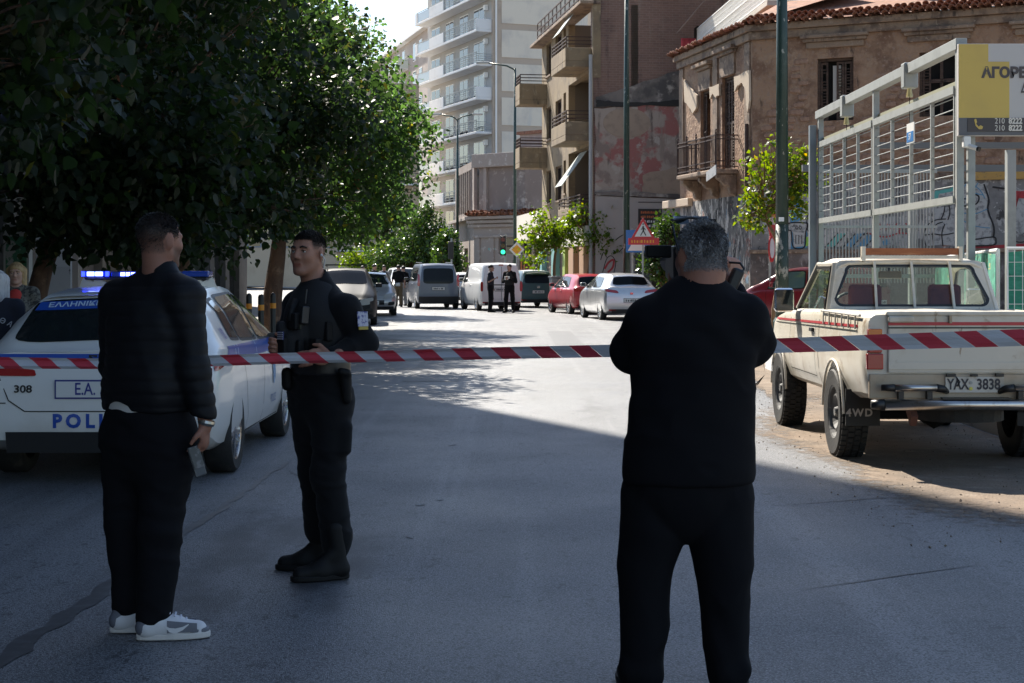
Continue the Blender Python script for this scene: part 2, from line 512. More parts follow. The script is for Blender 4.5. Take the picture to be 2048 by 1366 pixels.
# ================================================================ BUILDINGS
class Fac:
    """a facade plane: local x runs left to right as seen from the street, local y inwards, z up"""
    def __init__(s, p0, p1):
        s.o = Vector(p0); d = Vector(p1) - Vector(p0); s.L = d.length; s.d = d.normalized()
        s.rz = math.atan2(s.d.y, s.d.x)
    def uv(s, u, v):
        k = (u - 1024) / FOC
        t = (k * s.o.y - s.o.x) / (s.d.x - k * s.d.y)
        y = s.o.y + t * s.d.y
        return t, EYE + (540 - v) / FOC * y
    def s(s, u): return s.uv(u, 540)[0]
    def root(s, name, label, cat): return empty(name, (s.o.x, s.o.y, 0), s.rz, label, cat)
    def w(s, t, out, z):
        """world point"""
        n = Vector((s.d.y, -s.d.x))
        q = s.o + s.d * t + n * out
        return Vector((q.x, q.y, z))

def wall_mb(x0, x1, z0, z1, ops=(), t=.35, y=0):
    m = MB()
    xs = sorted({x0, x1, *[min(max(q, x0), x1) for o in ops for q in o[:2]]})
    zs = sorted({z0, z1, *[min(max(q, z0), z1) for o in ops for q in o[2:4]]})
    for i in range(len(xs) - 1):
        run = None
        for j in range(len(zs) - 1):
            cx, cz = (xs[i] + xs[i + 1]) / 2, (zs[j] + zs[j + 1]) / 2
            solid = not any(o[0] < cx < o[1] and o[2] < cz < o[3] for o in ops)
            if solid and run is None: run = zs[j]
            if (not solid) and run is not None:
                m.b2(xs[i], xs[i + 1], y, y + t, run, zs[j]); run = None
        if run is not None: m.b2(xs[i], xs[i + 1], y, y + t, run, z1)
    return m
def plate(name, parent, poly, y0, y1, mat):
    """flat slab with the outline poly (x,z) between depths y0,y1"""
    return MB().prism(poly, y0, y1, 'y').build(name, mat, parent)
def rough_poly(pts, amp=.06, sub=5, seed=0):
    rnd = random.Random(seed); out = []
    for i in range(len(pts)):
        a, b = Vector(pts[i]), Vector(pts[(i + 1) % len(pts)])
        for k in range(sub):
            q = a.lerp(b, k / sub); out.append((q.x + rnd.uniform(-amp, amp), q.y + rnd.uniform(-amp, amp)))
    return out
def tri_prism(m, pts, y0, y1):
    m.prism(pts, y0, y1, 'y')
wood_dark = M('weathered_brown_wood', (.075, .045, .032), .8, layers=[((.12, .08, .06), (3, 3, 30), .45, .7), ((.04, .025, .02), 6, .5, .7)], bump=.3, bs=30)
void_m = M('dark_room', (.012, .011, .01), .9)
iron = M('rusty_iron', (.05, .028, .022), .7, layers=[((.12, .05, .03), 14, .5, .7)])
glass_dark = M('dark_window_glass', (.02, .024, .028), .06, spec=.8)
tile_m = M('clay_roof_tile', (.26, .115, .07), .85, layers=[((.36, .18, .11), 5, .45, .65), ((.12, .065, .05), 3, .52, .7), ((.3, .24, .19), 18, .6, .7)], bump=.3)
stone_plaster = M('worn_ochre_render', (.36, .225, .145), .92, layers=[((.22, .125, .08), 1.1, .42, .60), ((.38, .25, .165), 2.4, .5, .66), ((.14, .085, .06), .7, .54, .70), ((.33, .225, .165), 11, .52, .68), ((.09, .06, .045), (4, 4, 1.2), .60, .72)], bump=.8, bs=9, bdist=.05)
stone_m = M('rubble_stone', (.36, .225, .155), .9, layers=[((.24, .14, .10), 3, .4, .65), ((.44, .32, .245), 7, .52, .7)], bump=.6, bs=14, bdist=.03)
trim_m = M('grimy_plaster_trim', (.29, .205, .145), .85, layers=[((.15, .105, .08), 2.2, .43, .64), ((.36, .275, .21), 9, .55, .7), ((.07, .05, .04), (3, 3, 1), .6, .7)], bump=.3, bs=20)
cream_plaster = M('peeling_cream_plaster', (.56, .45, .34), .85, layers=[((.5, .39, .29), 3, .45, .7), ((.34, .25, .18), 8, .62, .75)], bump=.25, bs=20)  # its pale tone also stands for sun patches on the street front
poster_wall = M('wall_of_torn_posters', (.15, .145, .14), .9, layers=[((.40, .37, .34), (2.6, 2.6, .8), .52, .56), ((.05, .048, .05), (2.2, 2.2, 1.1), .53, .57), ((.12, .2, .28), (3, 3, 1.6), .60, .63), ((.55, .52, .49), (4.5, 4.5, 1.1), .57, .60), ((.24, .12, .1), (2, 2, 2), .62, .65), ((.03, .03, .03), (8, 8, 2.6), .59, .62), ((.30, .28, .26), (20, 20, 5), .56, .62)], bump=.6, bs=16, bdist=.03)
graf_base = M('grey_painted_wall', (.24, .23, .225), .85, layers=[((.15, .145, .14), 1.0, .45, .6), ((.40, .39, .38), (2.4, 2.4, 1.4), .54, .60), ((.07, .065, .065), (3, 3, 2), .58, .63), ((.30, .19, .16), 1.6, .60, .66), ((.5, .48, .46), 7, .62, .67)], bump=.3, bs=18)
g_white = M('graffiti_white', (.46, .46, .45), .7, layers=[((.25, .25, .25), 6, .48, .62), ((.12, .12, .12), 2.5, .6, .68)])
g_black = M('graffiti_black', (.018, .018, .022), .6)
g_blue = M('graffiti_blue', (.10, .28, .45), .6, layers=[((.3, .42, .5), 8, .55, .7)])
g_red = M('graffiti_red', (.42, .04, .05), .6, layers=[((.25, .03, .03), 8, .5, .7)])
g_green = M('graffiti_green', (.30, .55, .08), .6)
g_teal = M('graffiti_teal', (.12, .42, .38), .6)

# ---------------------------------------------------------------- old corner house (B1)
c0 = Vector((7.06, 47.0)); cfar = Vector((5.65, 53.8))
sd = Vector((.89, -.455)).normalized()
FS = Fac(c0, c0 + sd * 16)         # long side facade, towards the viewer
FT = Fac(cfar, c0)                 # street facade
H1 = FS.uv(1505, 52)[1]
b1 = FS.root('old_corner_house', 'derelict two-storey ochre corner house with clay tile eaves and graffiti along its base', 'building')
ops = []
def rect(F, u0, v0, u1, v1):
    """photo rectangle -> facade rectangle (x0,x1,z0,z1)"""
    a, z1 = F.uv(u0, v0); b, z0 = F.uv(u1, v1)
    za = F.uv((u0 + u1) / 2, v0)[1]; zb = F.uv((u0 + u1) / 2, v1)[1]
    return (a, b, zb, za)
w1 = rect(FS, 1634, 120, 1707, 250)
w2 = rect(FS, 1838, 103, 1918, 232)
w3 = (w2[0] + (w2[0] - w1[0]), w2[1] + (w2[1] - w1[1]), w2[2], w2[3])
w1 = (w1[0], w1[1], w2[2], w2[3]); zl = FS.uv(1560, 362)[1]
zp = FS.uv(1470, 503)[1]
m = wall_mb(0, 15, zl, H1, [w1, w2, w3]); m.build('wall', stone_plaster, b1)
m = wall_mb(0.003, 15, zp, zl, []); m.build('lower_wall', graf_base, b1)
plinth_m = M('stained_plinth', (.16, .13, .12), .9, layers=[((.09, .075, .07), 1.2, .4, .62), ((.30, .26, .25), (3, 3, 1.5), .55, .68), ((.25, .14, .1), 1.1, .58, .7), ((.4, .37, .36), 5, .62, .7)], bump=.6, bs=14, bdist=.03)
m = wall_mb(-.05, 15, -.1, zp, [], t=.40, y=-.05); m.build('plinth', plinth_m, b1)
MB().b2(-.07, 15, -.09, .02, zp - .06, zp + .05).build('ledge', trim_m, b1, bevel=.015)
# yellow painted string course over the graffiti
yb = M('yellow_band_paint', (.5, .3, .09), .8, layers=[((.34, .22, .1), 2, .5, .7), ((.2, .15, .1), 8, .6, .72)])
MB().b2(6.2, 15, -.07, .01, zl - .12, zl + .10).build('string_course', yb, b1, bevel=.01)
MB().b2(-.02, 6.195, -.06, .01, zl - .06, zl + .10).build('string_course', trim_m, b1, bevel=.01)
# rubble stones showing through the render: each a piece of the wall
rnd = random.Random(21)
wall_o = [c for c in b1.children if c.name.startswith('wall')][0]
smes = []
for k in range(6):
    mm = MB(); a, b = rnd.uniform(.13, .24), rnd.uniform(.07, .12)
    pts = [(-a, -b * .8), (-a * .3, -b), (a * .8, -b * .9), (a, -b * .1), (a * .85, b * .9), (a * .1, b), (-a * .9, b * .75), (-a * 1.05, 0)]
    pts = [(x * rnd.uniform(.88, 1.08), z * rnd.uniform(.88, 1.08)) for x, z in pts]
    n = len(pts)
    vs = [(x, .01, z) for x, z in pts] + [(x * .8, -.03, z * .75) for x, z in pts]
    mm.add(vs, [list(range(n, 2 * n))] + [[i, (i + 1) % n, n + (i + 1) % n, n + i] for i in range(n)])
    smes.append(mm.mesh('wall_stone', stone_m, smooth=False))
zones = [(0.3, 2.0, zl + .3, H1 - 2.2, 26), (3.9, 6.9, zl + .4, H1 - 1.9, 62), (2.0, 3.6, zl + .2, w1[2] - .1, 22), (6.3, 14, zl + .1, zl + 1.6, 60), (7.2, 12, zl + 1.6, w2[3] + .8, 30), (1.2, 3.2, H1 - 2.6, H1 - 1.2, 14)]
placed = []
for (xa, xb, za, zb, n) in zones:
    tries = 0
    while n > 0 and tries < 900:
        tries += 1
        row = .21
        x = rnd.uniform(xa, xb); z = za + row * round((rnd.uniform(za, zb) - za) / row)
        if any(abs(x - a) < .42 and abs(z - b) < .18 for a, b in placed): continue
        if any(w[0] - .35 < x < w[1] + .35 and w[2] - .2 < z < w[3] + .4 for w in (w1, w2, w3)): continue
        placed.append((x, z)); n -= 1
        link('wall_stone', rnd.choice(smes), None, wall_o, (x, 0, z), (0, rnd.uniform(-.06, .06), 0))
# windows
def shutter_window(parent, r, opened=True, shutters=(0, 1), y=.1):
    x0, x1, z0, z1 = r
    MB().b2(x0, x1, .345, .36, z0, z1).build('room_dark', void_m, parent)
    f = MB()
    for (a, b, c, d) in ((x0, x0 + .07, z0, z1), (x1 - .07, x1, z0, z1)): f.b2(a, b, y, y + .1, c, d)
    f.b2(x0 + .07, x1 - .07, y, y + .1, z1 - .08, z1)
    w = f.build('window', wood_dark, parent)
    W = (x1 - x0 - .14) / 4
    for k in range(4):
        if k not in shutters: continue
        a = x0 + .07 + W * k
        s = MB().b2(a + .01, a + .06, y + .02, y + .06, z0 + .02, z1 - .1).b2(a + W - .06, a + W - .01, y + .02, y + .06, z0 + .02, z1 - .1)
        s.b2(a + .06, a + W - .06, y + .02, y + .06, z1 - .17, z1 - .1).b2(a + .06, a + W - .06, y + .02, y + .06, z0 + .02, z0 + .09)
        s.b2(a + .06, a + W - .06, y + .02, y + .06, (z0 + z1) / 2 - .03, (z0 + z1) / 2 + .03)
        so = s.build('shutter', wood_dark, w)
        n = int((z1 - z0 - .3) / .085)
        sl = MB()
        for q in range(n):
            z = z0 + .12 + q * .085
            if random.random() < .1: continue
            sl.box((a + W / 2, y + .04, z), (W / 2 - .055, .022, .006), Matrix.Rotation(.7, 3, 'X'))
        sl.build('slats', wood_dark, w)['kind'] = 'stuff'
    return w
pale_board = M('pale_board', (.5, .47, .43), .8)
wa = shutter_window(b1, w1, shutters=(0, 2, 3))
MB().b2(w1[0] + .42, w1[0] + .66, .18, .2, w1[2] + .5, w1[3] - .2).build('blind', pale_board, wa)
wb = shutter_window(b1, w2, shutters=(0,))
MB().b2(w2[0] + .1, w2[1] - .1, .16, .2, w2[2] + .95, w2[2] + 1.05).b2(w2[0] + .55, w2[0] + .63, .16, .2, w2[2], w2[3]).build('mullion', wood_dark, wb)
shutter_window(b1, w3, shutters=(0, 1, 2, 3))
for w in (w1, w2, w3):
    zt = w[3] + .42; a, b = w[0] - .45, w[1] + .45
    l = MB().b2(a, b, -.22, .01, zt + .16, zt + .26).b2(a + .06, b - .06, -.15, .01, zt + .06, zt + .157).b2(a + .14, b - .14, -.08, .01, zt - .12, zt + .057)
    l.build('lintel', trim_m, b1, bevel=.02)
# cornice and eaves tiles
def eaves(F, L, parent, z0, seed, broken=.1, x0=0.):
    rnd = random.Random(seed)
    MB().b2(x0 - .18, L + .05, -.2, .05, z0 - .18, z0 + .02).b2(x0 - .1, L, -.1, .06, z0 - .42, z0 - .183).build('cornice', trim_m, parent, bevel=.02)
    mm = MB()
    seg = 6
    for i in range(seg + 1):
        a = math.pi * i / seg
        for (y, r) in ((0, .095), (.42, .08)):
            mm.v.append((math.cos(a) * r, y, math.sin(a) * r * .85)); 
        for (y, r) in ((0, .078), (.42, .064)):
            mm.v.append((math.cos(a) * r, y, math.sin(a) * r * .85))
    for i in range(seg):
        q = i * 4
        mm.f += [[q, q + 1, q + 5, q + 4], [q + 2, q + 6, q + 7, q + 3], [q, q + 4, q + 6, q + 2]]; mm.mi += [0, 0, 0]
    me = mm.mesh('roof_tile', tile_m)
    roof = MB().add([(x0 - .2, -.3, z0 + .03), (L, -.3, z0 + .03), (L, 3.5, z0 + 1.25), (x0 - .2, 3.5, z0 + 1.25)], [(0, 1, 2, 3)]).build('roof', tile_m, parent)
    for row in range(3):
        x = x0 - .12
        while x < L:
            if not (row == 0 and rnd.random() < broken):
                link('roof_tile', me, None, roof, (x + rnd.uniform(-.025, .025), -.42 + row * .34 + rnd.uniform(-.05, .05), z0 + .05 + row * .125 + rnd.uniform(0, .03)),
                     (-.32 + rnd.uniform(-.08, .08), rnd.uniform(-.15, .15), rnd.uniform(-.1, .1)))
            x += .205
eaves(FS, 15, b1, H1, 5)
# street facade of the same house
b1t = empty('street_front', (0, 0, 0), 0)
b1t.parent = b1
b1t.matrix_parent_inverse = Matrix.Identity(4)
loc = Matrix.Rotation(-FS.rz, 4, 'Z') @ Matrix.Translation(Vector((FT.o.x - FS.o.x, FT.o.y - FS.o.y, 0)))
b1t.location = loc.translation
b1t.rotation_euler = (0, 0, FT.rz - FS.rz)
LT = FT.L
d1 = rect(FT, 1401, 178, 1421, 300); d2 = rect(FT, 1444, 152, 1469, 300)
zf = FT.uv(1430, 345)[1]
d1 = (d1[0], d1[1], zf + .02, d2[3] - .2); d2 = (d2[0], d2[1], zf + .02, d2[3])
zs_ = FT.uv(1370, 405)[1]
m = wall_mb(0, LT - .004, zs_, H1, [d1, d2]); m.build('wall', stone_plaster, b1t)
m = wall_mb(0, LT - .004, -.1, zs_, []); m.build('lower_wall', poster_wall, b1t)
shutter_window(b1t, d2, shutters=(0, 1, 2, 3))
shutter_window(b1t, d1, shutters=(0,))
for w in (d1, d2):
    a, b = w[0] - .3, w[1] + .3; zt = w[3] + .25
    MB().b2(a, b, -.24, .01, zt + .5, zt + .62).b2(a + .1, b - .1, -.14, .01, zt + .4, zt + .497).b2(a + .2, b - .2, -.06, .01, zt - .25, zt + .39).build('lintel', trim_m, b1t, bevel=.02)
for (x) in (.25, (d1[1] + d2[0]) / 2, LT - .35):
    MB().b2(x - .22, x + .22, -.05, .01, zs_ + 1.1, H1 - .45).build('pilaster', trim_m, b1t, bevel=.01)
pl_polys = [[(1372, 160), (1398, 190), (1398, 215), (1390, 228), (1384, 215), (1374, 205)], [(1424, 175), (1443, 168), (1443, 190), (1436, 195), (1430, 187), (1425, 198)],
            [(1473, 155), (1503, 140), (1504, 200), (1500, 225), (1496, 180), (1490, 165), (1480, 172), (1474, 185)]]
for i, pp in enumerate(pl_polys):
    plate('sunlit_plaster_patch', b1t, rough_poly([FT.uv(u, v) for u, v in pp], .02, 3, i), -.09, -.02, cream_plaster)  # pale plaster plates: sun patches under the cornice put into the colour
eaves(FT, LT, b1t, H1, 6, .18)
# balcony with iron railing on scrolled corbels
bx0 = FT.s(1396); bx1 = FT.s(1477); by = -.74; bz = zf
bal = MB().b2(bx0, bx1, by, .0, bz - .16, bz - .02).build('balcony', trim_m, b1t, bevel=.03)
for x in np.linspace(bx0 + .25, bx1 - .25, 3):
    pts = [(0, bz - .165), (-.62, bz - .165), (-.62, bz - .3), (-.5, bz - .38), (-.4, bz - .5), (-.25, bz - .55), (-.2, bz - .75), (0, bz - .85)]
    MB().prism(pts, x - .12, x + .12, 'x').build('corbel', trim_m, bal, bevel=.03)
rail = MB()
h = 1.0
for (a, b) in (((bx0 + .04, by + .04), (bx1 - .04, by + .04)), ((bx0 + .04, by + .04), (bx0 + .04, 0)), ((bx1 - .04, by + .04), (bx1 - .04, 0))):
    for zz in (bz + .06, bz + .22, bz + h - .12, bz + h): rail.bar((a[0], a[1], zz), (b[0], b[1], zz), .035)
rail.build('railing', iron, bal)
bmesh_b = MB().tube([(0, 0, 0), (0, 0, h)], .011, 5).mesh('baluster', iron)
x = bx0 + .04
while x < bx1:
    link('baluster', bmesh_b, None, bal, (x, by + .04, bz)); x += .115
for y in np.arange(by + .15, 0, .12):
    for x in (bx0 + .04, bx1 - .04): link('baluster', bmesh_b, None, bal, (x, y, bz))
pm = MB().tube([(0, 0, 0), (0, 0, h + .1)], .028, 6).lathe([(0, h + .1), (.04, h + .14), (0, h + .2)], 6).mesh('railing_post', iron)
for x in np.linspace(bx0 + .04, bx1 - .04, 5): link('railing_post', pm, None, bal, (x, by + .04, bz))
# blank tin plate and drain pipe at the corner, cornice stub lower left
tin = M('tin_plate', (.5, .5, .5), .5, layers=[((.3, .3, .31), 6, .5, .7)])
plate('tin_plate', b1t, [FT.uv(1469, 345), FT.uv(1489, 330), FT.uv(1489, 350), FT.uv(1469, 364)], -.9, -.88, tin)
MB().tube([(LT - .25, -.08, zs_), (LT - .25, -.08, FT.uv(1490, 250)[1])], .06, 8).build('drain_pipe', iron, b1t)
MB().b2(FT.s(1333), FT.s(1385), -.16, .02, zs_ - .14, zs_ + .12).build('string_course', cream_plaster, b1t, bevel=.02)

# ---- graffiti on the lower wall (flat paint, a few millimetres proud)
def gpoly(F, parent, pts, mat, lay=1, amp=.02, name='graffiti', sub=4, seed=0):
    P = rough_poly([F.uv(u, v) for u, v in pts], amp, sub, seed)
    me = bpy.data.meshes.new(name)
    bm = bmesh.new()
    vs = [bm.verts.new((x, -.004 * lay, z)) for x, z in P]
    f = bm.faces.new(vs)
    bmesh.ops.triangulate(bm, faces=[f])
    bm.to_mesh(me); bm.free()
    return link(name, me, mat, parent)
def gline(F, parent, pts, w, mat, lay=3, name='graffiti_line'):
    """painted stroke of width w pixels"""
    P = [Vector((*F.uv(u, v), 0)) for u, v in pts]
    if len(P) > 2:
        Q = []
        for i in range(len(P) - 1):
            p0 = P[max(i - 1, 0)]; p1 = P[i]; p2 = P[i + 1]; p3 = P[min(i + 2, len(P) - 1)]
            for k in range(5):
                t = k / 5
                Q.append(.5 * ((2 * p1) + (p2 - p0) * t + (2 * p0 - 5 * p1 + 4 * p2 - p3) * t * t + (3 * p1 - p0 - 3 * p2 + p3) * t ** 3))
        P = Q + [P[-1]]
    w = w * 45 / FOC / 2
    m = MB()
    for i, p in enumerate(P):
        d = (P[min(i + 1, len(P) - 1)] - P[max(i - 1, 0)]).normalized(); nrm = Vector((-d.y, d.x, 0)) * w
        a, b = p + nrm, p - nrm
        m.v += [(a.x, -.004 * lay, a.y), (b.x, -.004 * lay, b.y)]
    for i in range(len(P) - 1):
        m.f.append([2 * i, 2 * i + 1, 2 * i + 3, 2 * i + 2]); m.mi.append(0)
    return m.build(name, mat, parent, fix=False)
def gtext(F, parent, txt, u, v, hpx, mat, lay=3, bold=.0, sx=1.):
    s, z = F.uv(u, v)
    size = hpx * 45 / FOC / .70
    me = text_mesh(txt, size, bold=bold, sx=sx)
    o = link('graffiti_lettering', me, mat, parent, (s, -.004 * lay, z), (R(90), 0, 0))
    return o
lw = [c for c in b1.children if c.name.startswith('lower_wall')][0]
GP = lambda pts, mat, lay=1, **k: gpoly(FS, lw, pts, mat, lay, **k)
GL = lambda pts, w, mat, lay=3: gline(FS, lw, pts, w, mat, lay)
# fluted-column doodle with two round eyes
GP([(1573, 395), (1625, 395), (1628, 498), (1573, 498)], g_white, 1, amp=.03)
GP([(1575, 420), (1580, 400), (1600, 395), (1606, 408), (1602, 440), (1582, 446)], g_blue, 2)
GP([(1582, 460), (1614, 460), (1614, 497), (1582, 497)], g_blue, 2)
GP([(1585, 462), (1610, 462), (1607, 494), (1588, 494)], g_white, 3)
GP([(1576, 452), (1580, 446), (1612, 446), (1616, 452), (1613, 464), (1579, 464)], g_white, 3)
GL([(1576, 452), (1580, 446), (1612, 446), (1616, 452), (1612, 463), (1609, 494), (1587, 494), (1583, 464), (1577, 460), (1576, 452)], 2.6, g_black, 4)
for uu in (1592, 1598, 1604): GL([(uu, 470), (uu, 488)], 1.6, g_black, 4)
for uu in (1594, 1601): GL([(uu, 452), (uu + 2.5, 455), (uu, 459), (uu - 2.5, 455), (uu, 452)], 1.2, g_black, 5)
GL([(1596, 408), (1606, 413), (1614, 408), (1620, 398)], 2, g_black, 4)
GL([(1618, 424), (1614, 440), (1616, 460), (1622, 462), (1624, 440), (1622, 422), (1618, 424)], 2.2, g_black, 4)
GP([(1612, 474), (1626, 472), (1626, 490), (1612, 492)], g_green, 3)
# striped piece behind the frame
GP([(1645, 440), (1748, 436), (1830, 432), (1830, 495), (1645, 496)], g_white, 1, amp=.05)
for a in (1650, 1686, 1712): GP([(a, 494), (a + 24, 468), (a + 42, 466), (a + 18, 494)], g_blue if a != 1650 else g_teal, 2)
for a in (1650, 1668, 1686, 1704, 1730): GL([(a, 495), (a + 26, 466)], 2.4, g_black, 3)
GL([(1728, 470), (1736, 468), (1738, 490)], 2.4, g_black, 3)
for k in range(7):
    GL([(1752 + k * 9, 455 + (k % 3) * 5), (1758 + k * 9, 447 + (k % 2) * 8), (1764 + k * 9, 458 - (k % 2) * 6)], 2, g_red, 3)
GL([(1735, 466), (1770, 474), (1800, 466), (1828, 470)], 3, g_red, 3)
GP([(1764, 484), (1770, 478), (1778, 480), (1778, 490), (1768, 492)], g_blue, 3)
gtext(FS, lw, 'MYTH', 1806, 484, 12, g_white, 4, bold=.006)
gtext(FS, lw, 'URBA', 1894, 358, 12, g_white, 4, bold=.004)
# bulbous outlined figure
GP([(1846, 440), (1870, 418), (1905, 412), (1912, 490), (1850, 494)], g_white, 1, amp=.04)
for pts in ([(1852, 492), (1848, 470), (1856, 450), (1872, 440), (1892, 438)], [(1868, 492), (1866, 470), (1872, 450), (1886, 444)], [(1886, 492), (1884, 466), (1890, 448)], [(1850, 470), (1868, 468), (1886, 470), (1908, 466)], [(1882, 440), (1888, 425), (1890, 412)], [(1896, 440), (1900, 425), (1898, 410)]):
    GL(pts, 2.2, g_black, 3)
GP([(1870, 382), (1908, 374), (1908, 400), (1864, 408)], g_teal, 1, amp=.03)
GP([(1878, 388), (1906, 382), (1906, 394), (1876, 400)], g_white, 2)
# big white shape with blue scribble, right of the near post
GP([(1922, 372), (1940, 362), (1968, 368), (1976, 400), (1974, 420), (1984, 455), (1984, 478), (1960, 490), (1925, 490)], g_white, 1, amp=.04)
GL([(1968, 368), (1978, 400), (1976, 420), (1988, 455), (1986, 480)], 3.2, g_black, 3)
GL([(1924, 412), (1945, 411), (1956, 404), (1957, 392), (1942, 388), (1934, 397), (1925, 397)], 3, g_black, 3)
for pts in ([(1926, 376), (1938, 366), (1958, 378), (1970, 396)], [(1930, 400), (1940, 380), (1950, 366)], [(1924, 440), (1950, 452), (1980, 456)], [(1922, 425), (1948, 428), (1975, 418)], [(1956, 366), (1948, 384), (1966, 390)]):
    GL(pts, 1.8, g_blue, 3)
GP([(1935, 480), (1985, 474), (1990, 484), (1985, 490), (1937, 492)], g_white, 4)
GL([(1935, 482), (1985, 474), (1992, 482), (1986, 490), (1940, 492), (1934, 487), (1935, 482)], 2.6, g_black, 5)
for uu in range(1930, 1960, 5): GL([(uu, 418), (uu + 1.5, 418)], 2.4, g_black, 4)
# red and grey creature shape
GP([(2012, 378), (2026, 374), (2048, 380), (2060, 460), (2045, 470), (2020, 455), (2014, 410)], g_white, 1, amp=.04)
GP([(2016, 380), (2048, 382), (2058, 400), (2034, 396), (2030, 420), (2022, 450), (2012, 462), (2016, 420)], g_red, 2, amp=.03)
GL([(2014, 462), (2020, 476), (2036, 484), (2052, 482), (2062, 470)], 2.2, g_black, 3)
GL([(1985, 374), (2010, 377), (2030, 376)], 3.5, g_black, 3)
GP([(1945, 493), (2080, 484), (2080, 503), (1945, 503)], g_red, 2, amp=.03)
GP([(1520, 372), (1560, 366), (1632, 360), (1632, 380), (1600, 392), (1560, 388)], g_black, 1, amp=.05)

# ---------------------------------------------------------------- house behind with white mesh balcony (B1b)
FB = Fac((8.75, 64.5), (9.5, 51.5))
bb = FB.root('balcony_house', 'pale rendered house behind the tile roof with a white mesh balcony', 'building')
pale_wall = M('pale_render', (.46, .42, .37), .85, layers=[((.36, .33, .29), 1, .45, .7)], bump=.2)
zbal = 10.25
wops_ = [(1.2, 2.4, zbal + .02, zbal + 2.2), (5.2, 6.4, zbal + .02, zbal + 2.2)]
wall_mb(0, FB.L, 0, 15.5, wops_).build('wall', pale_wall, bb)
wall_mb(0, FB.L, 0, 15.5, [], t=9, y=.36).build('core', pale_wall, bb)
for w in wops_: MB().b2(*w[:2], .3, .32, *w[2:]).build('balcony_door', glass_dark, bb)
bl = MB().b2(-.2, FB.L, -1.3, -.003, zbal - .18, zbal).build('balcony', pale_wall, bb, bevel=.02)
rm = MB()
for zz in (.06, .55, 1.05):
    rm.bar((-.2, -1.26, zbal + zz), (FB.L, -1.26, zbal + zz), .045); rm.bar((FB.L, -1.26, zbal + zz), (FB.L, 0, zbal + zz), .045)
rm.build('railing', white_paint, bl)
me = MB().bar((0, 0, 0), (0, 0, 1.05), .018, .018).mesh('baluster', white_paint)
for x in np.arange(-.2, FB.L, .1): link('baluster', me, None, bl, (x, -1.26, zbal))
for y in np.arange(-1.2, 0, .1): link('baluster', me, None, bl, (FB.L, y, zbal))
for q in (.2, .35, .7, .85): MB().bar((-.2, -1.26, zbal + q), (FB.L, -1.26, zbal + q), .014).build('mesh_wire', white_paint, bl)
awn = M('brown_awning', (.26, .17, .12), .8, layers=[((.17, .11, .085), (2, 2, 8), .5, .7)])
MB().add([(-.9, -2.0, zbal + 1.0), (.3, -2.0, zbal + 1.0), (.3, -.9, zbal + 2.3), (-.9, -.9, zbal + 2.3), (-.9, -2.0, zbal + .96), (.3, -2.0, zbal + .96), (.3, -.9, zbal + 2.26), (-.9, -.9, zbal + 2.26)],
         [(0, 1, 2, 3), (4, 7, 6, 5), (0, 4, 5, 1), (1, 5, 6, 2), (2, 6, 7, 3), (3, 7, 4, 0)]).build('awning', awn, bb)
MB().b2(-1.0, -.3, -1.25, 0, zbal - .8, zbal + 1.2).build('side_screen', void_m, bb)
red_cloth = M('red_cloth', (.5, .06, .07), .85, layers=[((.3, .03, .04), 5, .45, .7)])
m = MB().grid(lambda a, b: (-.35 + .03 * math.sin(a * 14), -1.9 + .6 * a, zbal - .5 + 1.2 * b), 12, 3)
o = m.build('red_blanket', red_cloth, None, smooth=True); sol = o.modifiers.new('t', 'SOLIDIFY'); sol.thickness = .015
o.location = (FB.o.x, FB.o.y, 0); o.rotation_euler = (0, 0, FB.rz)
tag(o, 'red blanket hung out under the awning beside the brick wall', 'blanket')

# ---------------------------------------------------------------- brick party wall and ochre apartment house (B2)
k0 = Vector((X(1186, 66), 66.0)); kf = Vector((X(1084, 79), 79.0))
F2 = Fac(kf, k0)                                  # ochre street facade
perp = Vector((-F2.d.y, F2.d.x))
F2s = Fac(k0, k0 + perp * 11)                     # side wall towards the viewer
b2 = F2s.root('brick_apartment_house', 'tall ochre apartment house with bare brick side wall and pink plaster remains', 'building')
brick = brick_mat('party_wall_brick', (.22, .125, .095), (.135, .08, .062), (.25, .19, .155), .28, .10,
                  wear=[((.27, .17, .135), .35, .4, .62), ((.13, .085, .07), .5, .52, .7), ((.30, .22, .175), (3, 3, .3), .55, .70), ((.07, .05, .045), (1.2, 1.2, .25), .55, .68)])
H2 = 16.5
wall_mb(0.003, 11, 0, H2, [], t=.5).build('side_wall', brick, b2)
MB().b2(0, .32, -.03, .01, F2s.uv(1190, 155)[1], H2).build('corner_strip', M('ochre_render', (.27, .20, .12), .85, layers=[((.21, .155, .10), .8, .43, .62), ((.34, .27, .175), 3, .55, .72), ((.10, .08, .06), (1.5, 1.5, .35), .57, .7)], bump=.2, bs=15), b2)
pinkp = M('pink_and_grey_plaster', (.40, .33, .28), .9, layers=[((.36, .145, .13), .42, .49, .54), ((.27, .21, .18), .9, .52, .62), ((.46, .40, .35), 1.6, .56, .64), ((.14, .11, .095), (2, 2, .5), .58, .7), ((.30, .24, .2), (2.5, 2.5, .4), .6, .72)], bump=.25, bs=12)
sootp = M('sooty_plaster', (.22, .19, .17), .9, layers=[((.10, .09, .085), .7, .42, .6), ((.45, .4, .35), 1.2, .55, .68)], bump=.2)
P = lambda *a: [F2s.uv(u, v) for u, v in a]
plate('plaster_field', b2, rough_poly(P((1190, 218), (1300, 208), (1450, 215), (1450, 398), (1190, 388)), .05, 8, 1), -.05, .01, pinkp)
plate('roof_trace', b2, rough_poly(P((1190, 195), (1300, 160), (1372, 135), (1450, 105), (1450, 214), (1300, 206), (1190, 216)), .04, 8, 2), -.03, .01, sootp)
dark_tar = M('tarred_flashing', (.03, .028, .027), .8)
